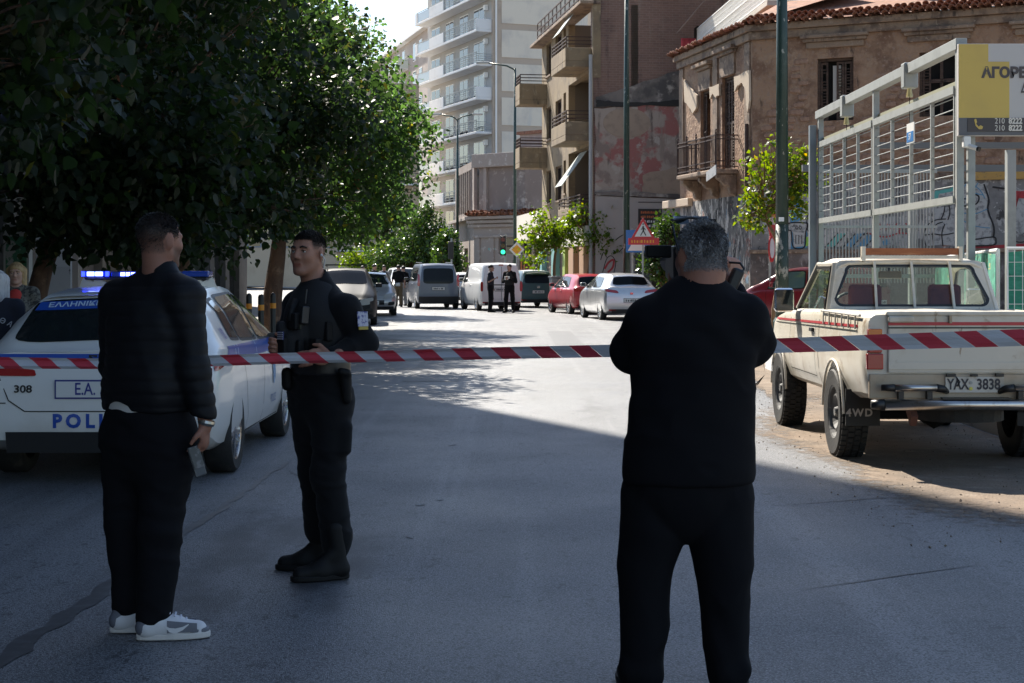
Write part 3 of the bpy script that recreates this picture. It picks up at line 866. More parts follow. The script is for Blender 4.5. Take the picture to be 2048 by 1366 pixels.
plate('flashing', b2, rough_poly(P((1192, 200), (1260, 206), (1372, 200), (1450, 204), (1450, 212), (1300, 212), (1192, 214)), .03, 8, 3), -.08, .01, dark_tar)
whitep = M('whitewashed_wall', (.42, .38, .355), .85, layers=[((.42, .38, .36), 1.1, .45, .66), ((.3, .27, .25), 3, .62, .75)], bump=.2)
plate('ground_floor_wall', b2, P((1190, 392), (1450, 402), (1450, 700), (1190, 700)), -.12, .01, whitep)
plate('grime_line', b2, rough_poly(P((1190, 383), (1290, 385), (1450, 396), (1450, 404), (1290, 393), (1190, 392)), .03, 8, 4), -.16, .01, sootp)
plate('patch', b2, [(F2s.uv(1253, 246)[0] + 1.0 * math.cos(a), F2s.uv(1253, 246)[1] + .62 * math.sin(a)) for a in np.linspace(0, 6.1, 22)], -.07, .01, M('tan_patch', (.38, .29, .22), .9, layers=[((.3, .23, .18), 4, .45, .7)]))
plate('patch', b2, rough_poly(P((1285, 350), (1345, 335), (1390, 340), (1390, 392), (1285, 385)), .05, 4, 9), -.07, .01, MATS['tan_patch'])
MB().tube([(-.12, -.1, 0), (-.12, -.1, F2s.uv(1185, 110)[1])], .075, 8).build('rain_pipe', M('grey_pipe', (.36, .36, .36), .5), b2)
# poster with block lettering beside the doorway
pst = MB().b2(*sorted((F2s.s(1275), F2s.s(1322))), -.15, -.12, F2s.uv(1298, 462)[1], F2s.uv(1298, 418)[1]).build('notice_board', M('black_board', (.03, .025, .025), .6), b2)
orange_p = M('orange_print', (.5, .14, .05), .6)
for k, mt in enumerate((orange_p, orange_p, white_paint, white_paint)):
    s, z = F2s.uv(1298, 425 + k * 9)
    word_bars(MB(), s - .38, s + .38, z, .1, -.156, k).build('board_line', mt, pst)
# narrow joint lines on the whitewashed part
MB().b2(F2s.s(1275), F2s.s(1345), -.135, -.11, F2s.uv(1300, 404)[1] - .03, F2s.uv(1300, 404)[1]).build('groove', dark_tar, b2)
gw = [c for c in b2.children if c.name.startswith('ground_floor_wall')][0]
gofs = 31
gline(F2s, gw, [(1208, 538), (1216, 525), (1226, 520), (1224, 535), (1214, 545)], 6, g_red, gofs)
for pts in ([(1204, 545), (1212, 518), (1222, 512), (1230, 525), (1226, 548)], [(1236, 505), (1248, 495), (1262, 505), (1268, 490)], [(1200, 520), (1206, 505), (1212, 515)], [(1230, 480), (1245, 470), (1256, 476)]):
    gline(F2s, gw, pts, 2.4, g_black, gofs + 1)
# roller shutters on the pavement level, dark slatted doors
shut_m = M('grey_roller_shutter', (.16, .165, .17), .5, layers=[((.1, .1, .1), 1.5, .45, .7)])
for (ua, ub, nm, mt) in ((1268, 1298, 'roller_shutter', shut_m), (1302, 1345, 'roller_shutter', M('brown_roller_shutter', (.10, .075, .06), .6, layers=[((.06, .045, .04), 3, .45, .7)]))):
    a, b = F2s.s(ua), F2s.s(ub)
    so = MB().b2(a, b, -.17, -.125, 0.1, 2.75).build(nm, mt, b2)
    me = MB().box((0, 0, 0), ((b - a) / 2 - .02, .018, .045), Matrix.Rotation(.35, 3, 'X')).mesh('slat', mt)
    for k in range(26): link('slat', me, None, so, ((a + b) / 2, -.185, .2 + k * .1))
# ochre facade
b2f = empty('street_front'); b2f.parent = b2
b2f.location = Matrix.Rotation(-F2s.rz, 4, 'Z') @ Vector((F2.o.x - F2s.o.x, F2.o.y - F2s.o.y, 0)); b2f.rotation_euler = (0, 0, F2.rz - F2s.rz)
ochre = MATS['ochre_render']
zz = lambda v, u=1135: F2.uv(u, v)[1]
ze = F2.uv(1186, 8)[1]
L2 = F2.L
xr = F2.s(1137)                                   # recessed loggia strip from here to the corner
levels = [zz(520), zz(400, 1150), zz(287, 1150), zz(147, 1150)]
fh = levels[3] - levels[2]
floor_z = [levels[3] - fh * k for k in range(4)]
ops = []
for k, z in enumerate(floor_z):
    ops += [(xr, L2 - .25, z, z + fh - .35)]
    ops += [(F2.s(1093), F2.s(1102), z + .75, z + 2.3), (F2.s(1111), F2.s(1123), z + .75, z + 2.35), (F2.s(1127), F2.s(1132), z + 1.0, z + 2.5)]
wall_mb(0, L2 - .003, 0, ze, ops, t=.3).build('wall', ochre, b2f)
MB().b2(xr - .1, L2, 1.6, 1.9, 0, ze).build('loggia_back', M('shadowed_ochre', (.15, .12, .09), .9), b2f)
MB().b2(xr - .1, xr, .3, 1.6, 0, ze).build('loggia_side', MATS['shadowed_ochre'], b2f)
for k, z in enumerate(floor_z):
    MB().b2(xr, L2 - .003, .003, 1.6, z - .2, z).build('floor_slab', ochre, b2f)
    for (a, b) in ((xr + .6, xr + 1.5), (xr + 2.2, xr + 3.2)):
        w = MB().b2(a, b, 1.55, 1.6, z + .05, z + 2.2).build('balcony_door', wood_dark, b2f)
        MB().b2(a + .08, b - .08, 1.53, 1.55, z + .3, z + 2.1).build('pane', glass_dark, w)
    for (a, b, c, d) in ((F2.s(1093), F2.s(1102), z + .75, z + 2.3), (F2.s(1111), F2.s(1123), z + .75, z + 2.35), (F2.s(1127), F2.s(1132), z + 1.0, z + 2.5)):
        w = MB().b2(a, a + .07, .12, .18, c, d).b2(b - .07, b, .12, .18, c, d).b2(a + .07, b - .07, .12, .18, d - .07, d).b2(a + .07, b - .07, .12, .18, c, c + .07).b2((a + b) / 2 - .03, (a + b) / 2 + .03, .12, .18, c + .07, d - .07).build('window', wood_dark, b2f)
        MB().b2(a, b, .2, .22, c, d).build('pane', glass_dark, w)
        MB().b2(a - .08, b + .08, -.07, .1, c - .08, c).build('sill', trim_m, w)
def box_balcony(parent, x0, x1, z, depth, hpar, mat, railm, rail_h=.45, side_rail=True):
    b = MB().b2(x0, x1, -depth, -.002, z - .25, z)
    b.b2(x0, x1, -depth, -depth + .1, z, z + hpar).b2(x0, x0 + .1, -depth + .1, -.002, z, z + hpar).b2(x1 - .1, x1, -depth + .1, -.002, z, z + hpar)
    bo = b.build('balcony', mat, parent, bevel=.02)
    r = MB()
    for q in (.15, .3, .45):
        r.bar((x0 + .05, -depth + .05, z + hpar + q), (x1 - .05, -depth + .05, z + hpar + q), .04)
        r.bar((x0 + .05, -depth + .05, z + hpar + q), (x0 + .05, 0, z + hpar + q), .04)
        r.bar((x1 - .05, -depth + .05, z + hpar + q), (x1 - .05, 0, z + hpar + q), .04)
    for x in np.linspace(x0 + .05, x1 - .05, 5): r.bar((x, -depth + .05, z + hpar), (x, -depth + .05, z + hpar + .47), .04)
    r.build('railing', railm, bo)
    return bo
for k in (0, 1): box_balcony(b2f, F2.s(1152), L2 - .3, floor_z[k] + .05, 1.1, .55, ochre, iron)
box_balcony(b2f, F2.s(1138), L2 - .35, floor_z[2] - .1, .5, .3, ochre, iron)
for k in (0, 1): box_balcony(b2f, .15, F2.s(1090) + .6, floor_z[k] - .35, 1.35, .75, ochre, iron)
# leaning torn awnings
grey_cloth = M('grey_awning_cloth', (.34, .37, .35), .8, layers=[((.22, .24, .23), (3, 3, 9), .45, .7)])
for (x, z, w_) in ((xr + 2.2, floor_z[2] + 1.1, 1.7), (xr + 1.6, floor_z[0] + 1.5, 1.6)):
    MB().add([(x, -1.0, z), (x + w_, -1.0, z), (x + w_, .1, z + 1.5), (x, .1, z + 1.5), (x, -.97, z), (x + w_, -.97, z), (x + w_, .13, z + 1.5), (x, .13, z + 1.5)], [(0, 1, 2, 3), (4, 7, 6, 5), (0, 4, 5, 1), (1, 5, 6, 2), (2, 6, 7, 3), (3, 7, 4, 0)]).build('awning', grey_cloth, b2f)
MB().b2(-.4, L2 + .1, -.55, .3, ze, ze + .14).build('eaves', trim_m, b2f, bevel=.02)
r = MB()
for q in (.3, .6, .95): r.bar((.5, -.3, ze + .14 + q), (L2, -.3, ze + .14 + q), .045)
for x in np.arange(.5, L2 + .1, 1.1): r.bar((x, -.3, ze + .14), (x, -.3, ze + 1.1), .045)
r.build('roof_railing', iron, b2f)
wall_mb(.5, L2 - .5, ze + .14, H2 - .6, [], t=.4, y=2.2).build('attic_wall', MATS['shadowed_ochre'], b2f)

# ---------------------------------------------------------------- modern white block with balconies (B3)
wk = Vector((X(986, 143), 143.0)); wf = Vector((X(855, 161), 161.0))
F3 = Fac(wf, wk); perp = Vector((-F3.d.y, F3.d.x)); F3s = Fac(wk, wk + perp * 22)
b3 = F3s.root('white_apartment_block', 'tall modern white apartment block with tiers of long balconies', 'building')
beige_band = M('beige_render', (.46, .38, .31), .85, layers=[((.4, .33, .27), .5, .45, .7)])
cream_panel = M('cream_render', (.68, .62, .53), .8, layers=[((.54, .50, .45), .35, .45, .7), ((.58, .55, .5), (2, 2, .2), .55, .7)])
white_conc = M('white_concrete', (.70, .71, .72), .7, layers=[((.6, .6, .6), .8, .5, .75)])
grey_wall3 = M('grey_facade_render', (.42, .41, .40), .85)
H3 = 33
wall_mb(0, 22, 0, H3, [], t=.4).build('side_wall', beige_band, b3)
fl3 = 3.04
zb0 = F3.uv(985, 59)[1]
for k in range(-1, 9):
    z = zb0 - fl3 * k
    if z < 0: continue
    MB().b2(F3s.s(1003), 21, -.06, .01, z - 2.45, z + .02 - .0).build('wall_panel', cream_panel, b3)
MB().tube([(.25, -.15, 0), (.25, -.15, H3)], .09, 8).build('rain_pipe', white_paint, b3)
b3f = empty('street_front'); b3f.parent = b3
b3f.location = Matrix.Rotation(-F3s.rz, 4, 'Z') @ Vector((F3.o.x - F3s.o.x, F3.o.y - F3s.o.y, 0)); b3f.rotation_euler = (0, 0, F3.rz - F3s.rz)
L3 = F3.L
wall_mb(0, L3 - .003, 0, H3, [], t=.4, y=.02).build('wall', grey_wall3, b3f)
glass_rail = M('smoked_rail_panel', (.30, .33, .36), .15)
proto = None
for k in range(-2, 8):
    z = zb0 - fl3 * k
    dep = 1.5
    b = MB().b2(.6, L3 - .3, -dep, -.003, z - .22, z)
    b.b2(5.2, 9.6, -dep, -dep + .12, z, z + .95)            # solid parapet part
    b.b2(.6, 1.4, -dep, -dep + .12, z, z + .95)
    b.b2(L3 - .42, L3 - .3, -dep, -.003, z, z + .95) if k % 2 == 0 else None
    bo = b.build('balcony', white_conc, b3f, bevel=.03)
    r = MB()
    for q in (.25, .45, .65, .85): r.bar((9.6, -dep + .06, z + q), (L3 - .35, -dep + .06, z + q), .05)
    for x in np.linspace(9.7, L3 - .4, 7): r.bar((x, -dep + .06, z), (x, -dep + .06, z + .95), .05)
    r.bar((.6, -dep + .06, z + 1.0), (L3 - .3, -dep + .06, z + 1.0), .07)
    if k % 2: 
        for q in (.25, .45, .65, .85): r.bar((L3 - .35, -dep + .06, z + q), (L3 - .35, 0, z + q), .05)
    r.build('railing', steel_grey, bo)
    MB().b2(1.4, 5.2, -dep + .04, -dep + .08, z + .05, z + .9).build('rail_panel', glass_rail, bo)
    for (a, c) in ((1.5, 4.2), (6.0, 8.4), (10.2, 12.6), (14.2, 17.2)):
        w = MB().b2(a, c, -.05, .02, z + .02, z + 2.4).build('balcony_door', white_paint, b3f)
        h_ = (c - a) / 2
        for j in range(2):
            MB().b2(a + .1 + h_ * j, a + h_ * (j + 1) - .08, -.07, -.05, z + .15, z + 2.3).build('pane', glass_dark, w)
    MB().b2(17.5, 18.0, -.35, 0, z + 1.9, z + 2.4).build('air_conditioner', white_paint, b3f, bevel=.03)
MB().b2(-.5, L3 + .2, -.4, 6, H3 - .3, H3).build('roof_slab', white_conc, b3f)

# ---------------------------------------------------------------- grey-beige block at the far left of the white one (B5)
FA = Fac((X(788, 192), 192.0), (X(858, 172), 172.0))
b5 = FA.root('beige_apartment_block', 'grey-beige apartment block with small glazed balconies beyond the white block', 'building')
H5 = FA.uv(820, 78)[1]
gb = M('grey_beige_render', (.44, .38, .34), .85, layers=[((.36, .31, .28), .4, .45, .7)])
wall_mb(-30, FA.L, 0, H5, [], t=.4).build('wall', gb, b5)
wall_mb(FA.L - 7, FA.L - .01, H5, H5 + 2.2, [], t=6, y=.5).build('roof_room', M('tan_render', (.5, .36, .26), .85), b5)
MB().b2(-31, FA.L, -.7, .5, H5 - .25, H5).build('eaves', white_conc, b5)
for k in range(12):
    z = H5 - 3.2 - 3.1 * k
    if z < .5: break
    bo = MB().b2(1, 9, -1.4, 0, z - .2, z).build('balcony', white_conc, b5)
    MB().b2(1, 9, -1.4, -1.36, z, z + 1).b2(1, 1.04, -1.36, 0, z, z + 1).b2(8.96, 9, -1.36, 0, z, z + 1).build('rail_panel', M('pale_glass_panel', (.6, .68, .66), .15), bo)
    for a in (2, 5.5, 12, 15.5):
        w = MB().b2(a, a + 1.6, -.04, .01, z + .3 * (a > 10), z + 2.3).build('window', white_paint, b5)
        MB().b2(a + .12, a + 1.48, -.06, -.04, z + .3 * (a > 10) + .12, z + 2.2).build('pane', glass_dark, w)

# ---------------------------------------------------------------- beige house closing the street on the left (B6)
FC = Fac((-75, 122), (X(838, 150), 150.0))
b6 = FC.root('cream_house', 'cream rendered house with balconies glimpsed between the street trees', 'building')
cr = M('cream_house_render', (.55, .44, .32), .85, layers=[((.46, .36, .26), .5, .45, .7)])
wall_mb(0, FC.L, 0, 19, [], t=.4).build('wall', cr, b6)
for k in range(5):
    z = 3.4 + 3.1 * k
    for a in np.arange(1.2, FC.L - 2, 3.4):
        w = MB().b2(a, a + 1.3, -.05, .01, z + .2, z + 2.3).build('window', M('blue_grey_shutter', (.22, .26, .33), .7), b6)
        MB().b2(a + .1, a + 1.2, -.07, -.05, z + .3, z + 2.2).build('pane', glass_dark, w)
    bo = MB().b2(FC.L - 8, FC.L - .5, -1.2, 0, z - .15, z).build('balcony', white_conc, b6)
    r = MB()
    for q in (.5, .95): r.bar((FC.L - 8, -1.18, z + q), (FC.L - .5, -1.18, z + q), .05)
    for x in np.arange(FC.L - 8, FC.L - .4, .5): r.bar((x, -1.18, z), (x, -1.18, z + .95), .035)
    r.build('railing', iron, bo)
MB().b2(*sorted((FC.s(736), FC.s(757))), -.5, -.3, FC.uv(746, 508)[1], FC.uv(746, 500)[1]).build('shop_sign', M('red_shop_sign', (.55, .02, .03), .5), b6)
# ---------------------------------------------------------------- low corner building with clay cornice (B4)
FD = Fac((X(948, 101), 101.0), (X(1092, 97), 97.0))
b4 = FD.root('low_corner_building', 'run-down low corner building with stone cornice, clay tiles and graffiti', 'building')
stone4 = M('grey_pink_stone', (.33, .275, .24), .9, layers=[((.33, .27, .24), .8, .45, .65), ((.5, .44, .4), 2.4, .55, .7), ((.22, .18, .16), 5, .64, .75)], bump=.3, bs=10)
zc = FD.uv(990, 432)[1]
o1 = rect(FD, 997, 476, 1028, 508); o2 = rect(FD, 1042, 478, 1082, 508)
wall_mb(0, FD.L, 0, zc, [o1, o2]).build('wall', stone4, b4)
for o in (o1, o2):
    w = MB().b2(o[0], o[1], .3, .33, o[2], o[3]).build('shop_window', glass_dark, b4)
    MB().b2(o[0], o[1], .25, .3, (o[2] + o[3]) / 2 - .05, (o[2] + o[3]) / 2 + .05).build('frame', iron, w)
for (h0, dep) in ((0, .45), (.25, .3), (.5, .18)):
    MB().b2(-.4, FD.L, -dep, .01, zc - h0 - .2, zc - h0 - .003).build('cornice', stone4, b4, bevel=.03)
MB().b2(-.1, FD.L, -.12, .01, zc - 1.35, zc - 1.2).build('cornice', stone4, b4, bevel=.02)
for x in (.2, 1.4, o1[1] + .15): MB().b2(x, x + .35, -.08, .01, 0, zc - 1.36).build('pilaster', stone4, b4, bevel=.02)
me = MB().lathe([(.12, 0), (.1, .5)], 8, Matrix.Rotation(R(80), 4, 'X')).mesh('roof_tile', tile_m)
for x in np.arange(-.3, FD.L, .26):
    link('roof_tile', me, None, b4, (x + random.uniform(-.05, .05), -.15 + random.uniform(-.08, .08), zc + .06 + random.uniform(-.03, .06)), (0, 0, random.uniform(-.3, .3)))
    link('roof_tile', me, None, b4, (x + random.uniform(-.05, .05), .2 + random.uniform(-.08, .08), zc + .2 + random.uniform(-.03, .06)), (0, random.uniform(-.3, .3), random.uniform(-.3, .3)))
# street side of the low building
FDs = Fac((X(908, 112), 112.0), (X(948, 101), 101.0))
b4s = empty('street_front'); b4s.parent = b4
b4s.location = Matrix.Rotation(-FD.rz, 4, 'Z') @ Vector((FDs.o.x - FD.o.x, FDs.o.y - FD.o.y, 0)); b4s.rotation_euler = (0, 0, FDs.rz - FD.rz)
wall_mb(0, FDs.L - .003, 0, zc, [(2, 4, .2, 3), (6, 8, .2, 3)]).build('wall', stone4, b4s)
for a in (2, 6): MB().b2(a, a + 2, .3, .33, .2, 3).build('shop_window', glass_dark, b4s)
MB().b2(-.2, FDs.L, -.4, .01, zc - .2, zc).build('cornice', stone4, b4s, bevel=.03)
# upper block with dark loggia
zu = FD.uv(960, 318)[1]
xa, xb = FD.s(941), FD.s(1033)
up_m = M('blotched_grey_render', (.22, .175, .155), .9, layers=[((.27, .22, .2), .5, .42, .62), ((.44, .38, .34), 1.5, .55, .7), ((.2, .16, .15), (2, 2, .3), .6, .72)], bump=.2)
wall_mb(xa, xb, zc + .05, zu, [], t=5, y=.8).build('upper_wall', up_m, b4)
MB().b2(xa - .35, xb + .1, .45, 1.2, zu - .5, zu + .35).build('parapet', stone4, b4, bevel=.03)
MB().b2(xa + .55, xa + .8, .6, .82, zc, zu).build('corner_pier', stone4, b4)
wall_mb(0, FDs.L - .8, zc, zu, [(1, 9, zc + .4, zu - .5)], t=.2, y=.1).build('upper_wall', up_m, b4s)
MB().b2(.5, 9.5, .8, .85, zc + .1, zu - .2).build('loggia_glazing', glass_dark, b4s)
for x in np.arange(1.0, 9.1, 1.15): MB().b2(x, x + .12, .05, .2, zc + .4, zu - .5).build('loggia_post', stone4, b4s)
# graffiti lettering on the shop base
fx = [c for c in b4.children if c.name.startswith('wall')][0]
gpoly(FD, fx, [(1028, 528), (1050, 522), (1084, 522), (1084, 552), (1030, 552)], M('graffiti_maroon', (.2, .03, .03), .6), 1, amp=.05)
for k, (u, tx) in enumerate(((1036, 'N'), (1049, 'J'), (1062, 'T'), (1075, 'Z'))):
    s, z = FD.uv(u, 537)
    link('graffiti_lettering', text_mesh(tx, 1.15, bold=.07), g_black, fx, (s, -.016, z), (R(90), 0, 0))
    link('graffiti_lettering', text_mesh(tx, 1.1, bold=.02), M('graffiti_orange', (.6, .22, .05), .6, layers=[((.5, .07, .04), 2.5, .45, .6)]), fx, (s, -.024, z), (R(90), 0, 0))
gpoly(FD, fx, [(976, 497), (982, 493), (990, 497), (986, 506), (983, 512), (980, 504)], g_teal, 1, amp=.05)
# rear annex with small red balcony and satellite dish
FE = Fac((X(1040, 108), 108.0), (X(1100, 106), 106.0))
b7 = FE.root('rear_annex', 'weathered pinkish annex with barred window behind the low corner building', 'building')
zA = FE.uv(1060, 268)[1]
wall_mb(0, FE.L, 0, zA, [rect(FE, 1062, 358, 1080, 378)]).build('wall', M('pinkish_render', (.45, .38, .35), .9, layers=[((.36, .29, .27), .6, .42, .65), ((.28, .22, .2), 2, .6, .72)]), b7)
r_ = rect(FE, 1062, 358, 1080, 378); MB().b2(r_[0], r_[1], .3, .33, r_[2], r_[3]).build('window', glass_dark, b7)
MB().b2(FE.s(1036), FE.s(1046), -.8, .0, FE.uv(1040, 348)[1], FE.uv(1040, 328)[1]).build('balcony', M('red_panel', (.45, .09, .08), .7), b7)
MB().b2(-.2, FE.L, -.2, .5, zA, zA + .2).build('coping', tile_m, b7)
MB().lathe([(0, .1), (.35, .03), (.62, -.12)], 16, Matrix.Translation((FE.s(1049), -.9, FE.uv(1049, 368)[1])) @ Matrix.Rotation(R(70), 4, 'X')).build('satellite_dish', black_plastic, b7)
# ---------------------------------------------------------------- shop with teal pillars and cream fascia (B8)
FG = Fac((X(1032, 92), 92.0), (X(1094, 79.5), 79.5))
b8 = FG.root('fascia_shop', 'small shop with a long blank cream fascia beside the green lamp post', 'building')
zt1 = FG.uv(1050, 428)[1]
wall_mb(0, FG.L, 3.2, zt1, [], t=.5).build('fascia', cream_panel, b8)
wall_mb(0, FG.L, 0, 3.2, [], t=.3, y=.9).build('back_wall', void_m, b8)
tz = F2.uv(1110, 497)[1]
teal = M('turquoise_paint', (.20, .40, .38), .6); limep = M('lime_paint', (.36, .45, .1), .6); orp = M('peach_paint', (.48, .29, .18), .6)
MB().b2(.1, L2 - .02, -.32, -.003, tz, F2.uv(1110, 462)[1]).build('shop_fascia', cream_panel, b2f, bevel=.02)
for (ua, ub, mt) in ((1088, 1096, teal), (1115, 1122, teal), (1138, 1143, limep), (1150, 1160, orp), (1172, 1181, orp)):
    MB().b2(F2.s(ua), F2.s(ub), -.3, -.003, 0, tz - .002).build('shop_pillar', mt, b2f, bevel=.02)
MB().b2(.2, L2 - .1, -.06, -.004, .1, tz - .01).build('shop_window', M('brown_shop_blind', (.13, .09, .065), .5), b2f)
MB().b2(F2.s(1124), F2.s(1132), -.7, -.33, F2.uv(1128, 477)[1], F2.uv(1128, 467)[1]).build('air_conditioner', black_plastic, b2f)

# ---------------------------------------------------------------- tall building on the left, behind the trees (B0): it shades the near road
F0 = Fac((-9.7, -34), (-9.7, 38.2))
F0 = Fac((-9.7, 38.2), (-9.7, -34)); 
b0 = empty('tall_shaded_building', (-9.7, -34, 0), R(90), 'tall grey apartment building behind the leafy trees on the left', 'building')
# local x runs along +Y of the world, local -y faces the street (+X)
L0, H0 = 72.2, 31.0
sh_m = M('dim_grey_render', (.11, .105, .10), .9, layers=[((.08, .075, .07), .5, .42, .65), ((.15, .14, .135), 2, .55, .72)], bump=.2)
wops = []
for k in range(9):
    for j in range(20): wops.append((2 + j * 3.5, 3.6 + j * 3.5, 5.2 + k * 3.05, 7.0 + k * 3.05)) if k < 8 else None
shop = [(x, x + 2.6, .15, 3.2) for x in np.arange(40.5, 70, 3.6)]
wall_mb(0, L0, 0, H0, [], t=14, y=.32).build('core', sh_m, b0)
wall_mb(0, L0, 0, H0, [w for w in wops if w] + shop, t=.3).build('wall', sh_m, b0)
wme = MB().b2(.05, 1.55, .2, .25, .05, 1.75).mesh('window', glass_dark)
for w in wops:
    if w and w[0] > 38: link('window', wme, None, b0, (w[0], 0, w[2]))
graf_dark = M('dim_shopfront', (.07, .065, .065), .7, layers=[((.14, .13, .13), 1.2, .5, .7), ((.03, .03, .04), 3, .5, .7)])
grey_door = M('pale_grey_door', (.42, .41, .42), .7, layers=[((.34, .33, .34), .9, .5, .7), ((.16, .16, .17), 4, .63, .74)])
for i, s in enumerate(shop):
    o = MB().b2(s[0], s[1], .2, .25, s[2], s[3]).build('shop_door' if i % 2 else 'shutter', grey_door if i in (4, 5) else graf_dark, b0)
b0['label'] = 'tall grey apartment building behind the leafy trees on the left'

# low dark shop row past the side street on the left (B9)
b9 = empty('low_shop_row', (-10.6, 47, 0), R(90), 'low dark shop row beyond the side street on the left', 'building')
wall_mb(0, 17, 0, 6.2, [(1 + 3 * k, 3.2 + 3 * k, .2, 2.9) for k in range(5)] + [(1.2 + 3 * k, 2.8 + 3 * k, 3.9, 5.3) for k in range(5)], t=.3).build('wall', sh_m, b9)
wall_mb(0, 17, 0, 6.2, [], t=6, y=.32).build('core', sh_m, b9)
for k in range(5):
    MB().b2(1 + 3 * k, 3.2 + 3 * k, .2, .25, .2, 2.9).build('shop_window', glass_dark, b9)
    MB().b2(1.2 + 3 * k, 2.8 + 3 * k, .2, .25, 3.9, 5.3).build('window', glass_dark, b9)
# ================================================================ STREET FURNITURE
pole_green = M('dark_green_pole_paint', (.018, .045, .036), .42, layers=[((.03, .06, .05), 5, .5, .7), ((.30, .31, .27), (9, 9, 4), .63, .68)], bump=.1)
pole_worn = M('peeling_green_pole_paint', (.03, .05, .035), .5, layers=[((.34, .31, .25), (7, 7, 3.2), .53, .58), ((.05, .065, .045), 9, .5, .7)], bump=.25, bs=18)
lamp_glass = M('lamp_lens', (.7, .7, .66), .3)
def lamp_post(x, y, h, label, r=.125, arms=((-1.4, .1),), worn=False, grp='green street lamp posts along the right pavement'):
    t = empty('street_lamp', (x, y, .1), 0, label, 'street lamp', grp)
    MB().lathe([(r * 1.5, 0), (r * 1.5, .25), (r * 1.12, .35)], 10).build('base', pole_green, t)
    if worn:
        MB().tube([(0, 0, .3), (0, 0, 2.55)], [r * 1.08, r * 1.04], 14).build('lower_pole', pole_worn, t, smooth=True)
        MB().tube([(0, 0, 2.55), (0, 0, h * .6), (0, 0, h)], [r * 1.05, r * .92, r * .6], 14).build('pole', pole_green, t, smooth=True)
        MB().b2(-.1, .02, -r * 1.1 - .01, -r * 1.02, 2.62, 2.72).build('sticker', white_paint, t)
    else:
        MB().tube([(0, 0, .3), (0, 0, h * .6), (0, 0, h)], [r, r * .85, r * .55], 12).build('pole', pole_green, t, smooth=True)
    for (ax, ay) in arms:
        a = MB().tube([(0, 0, h - .1), (ax * .3, ay * .3, h + .12), (ax, ay, h + .28)], .045, 7).build('arm', pole_green, t, smooth=True)
        L = math.hypot(ax, ay); dx, dy = ax / L, ay / L
        MB().box((ax + dx * .3, ay + dy * .3, h + .3), (.36, .13, .055), Matrix.Rotation(math.atan2(dy, dx), 3, 'Z')).build('lamp_head', steel_grey, a, bevel=.04)
        MB().box((ax + dx * .3, ay + dy * .3, h + .235), (.25, .1, .012), Matrix.Rotation(math.atan2(dy, dx), 3, 'Z')).build('lens', lamp_glass, a)
    return t
lamp_post(X(1564, 38), 38, 11.5, 'thick green lamp post with peeling paint beside the leaning young tree', .145, ((-1.6, .1),), True)
lamp_post(X(1253, 57), 57, 12, 'slim dark green lamp post rising behind the silver hatchback', .12)
lamp_post(X(1030, 85), 85, Z(140, 85), 'green lamp post with single arm next to the diamond priority sign', .10)
lamp_post(X(915, 105), 105, Z(240, 105), 'farthest green lamp post with two arms before the low corner building', .10, ((-1.1, .1), (1.0, .1)))

# ---------------------------------------------------------------- signs
sign_red = M('sign_red', (.55, .025, .03), .4); sign_blue = M('sign_blue', (.02, .16, .45), .4); sign_yellow = M('sign_amber', (.75, .34, .02), .4)
sign_white = M('sign_white', (.72, .72, .70), .45); sign_back = M('sign_back_grey', (.25, .26, .27), .5, metal=.6)
def sign_root(name, x, y, label, cat='sign', rz=0): return empty(name, (x, y, .1), rz, label, cat)
def ring_poly(pts, y0, y1): return MB().prism(pts, y0, y1, 'y')
def regular(n, r, cz, rot=0, sx=1): return [(sx * r * math.cos(rot + 2 * math.pi * k / n), cz + r * math.sin(rot + 2 * math.pi * k / n)) for k in range(n)]
# pedestrian warning triangle on its post with a red plate below
D = 52.0
x = X(1286, D); zc_ = Z(460, D)
t = sign_root('warning_sign', x, D, 'red-edged triangular pedestrian warning sign above a long red plate', 'road sign')
MB().tube([(0, .03, 0), (0, .03, zc_ + .3)], .03, 8).build('post', steel_grey, t)
k = 24 * D / FOC
MB().prism([(-k * 1.0, zc_ - k * .72 - .1), (k * 1.0, zc_ - k * .72 - .1), (0, zc_ + k * 1.05 - .1)], -.012, .0, 'y').build('panel', sign_red, t, bevel=.0)
MB().prism([(-k * .70, zc_ - k * .55 - .1), (k * .70, zc_ - k * .55 - .1), (0, zc_ + k * .68 - .1)], -.018, -.012, 'y').build('face', sign_white, t)
ped = MB().tube([(0, -.021, zc_ + .03), (.01, -.021, zc_ - .12)], .025, 6).tube([(.01, -.021, zc_ - .12), (.09, -.021, zc_ - .28)], .016, 5).tube([(.01, -.021, zc_ - .12), (-.08, -.021, zc_ - .28)], .016, 5).tube([(0, -.021, zc_), (.08, -.021, zc_ - .1)], .012, 5).tube([(0, -.021, zc_), (-.07, -.021, zc_ - .1)], .012, 5)
ped.lathe([(0, -.03), (.03, 0), (0, .03)], 8, Matrix.Translation((0, -.021, zc_ + .09))).build('pedestrian_symbol', black_plastic, t)
zr = Z(489, D)
pl_ = MB().b2(-.48, .52, -.03, -.01, zr - .11, zr + .11).build('red_plate', sign_red, t)
word_bars(MB(), -.38, .42, zr, .09, -.033, 3).build('plate_marks', sign_yellow, pl_)
D = 54.0
t = sign_root('crossing_sign', X(1277, D), D, 'square blue pedestrian crossing sign half hidden behind the red plate', 'road sign')
zs = Z(486, D)
MB().tube([(-.2, .03, 0), (-.2, .03, zs + .4)], .03, 8).build('post', steel_grey, t)
MB().b2(-.42, .38, -.01, .01, zs - .42, zs + .34).build('panel', sign_blue, t)
MB().prism([(-.36, zs - .36), (.3, zs - .36), (-.03, zs + .24)], -.016, -.01, 'y').build('face', sign_white, t)
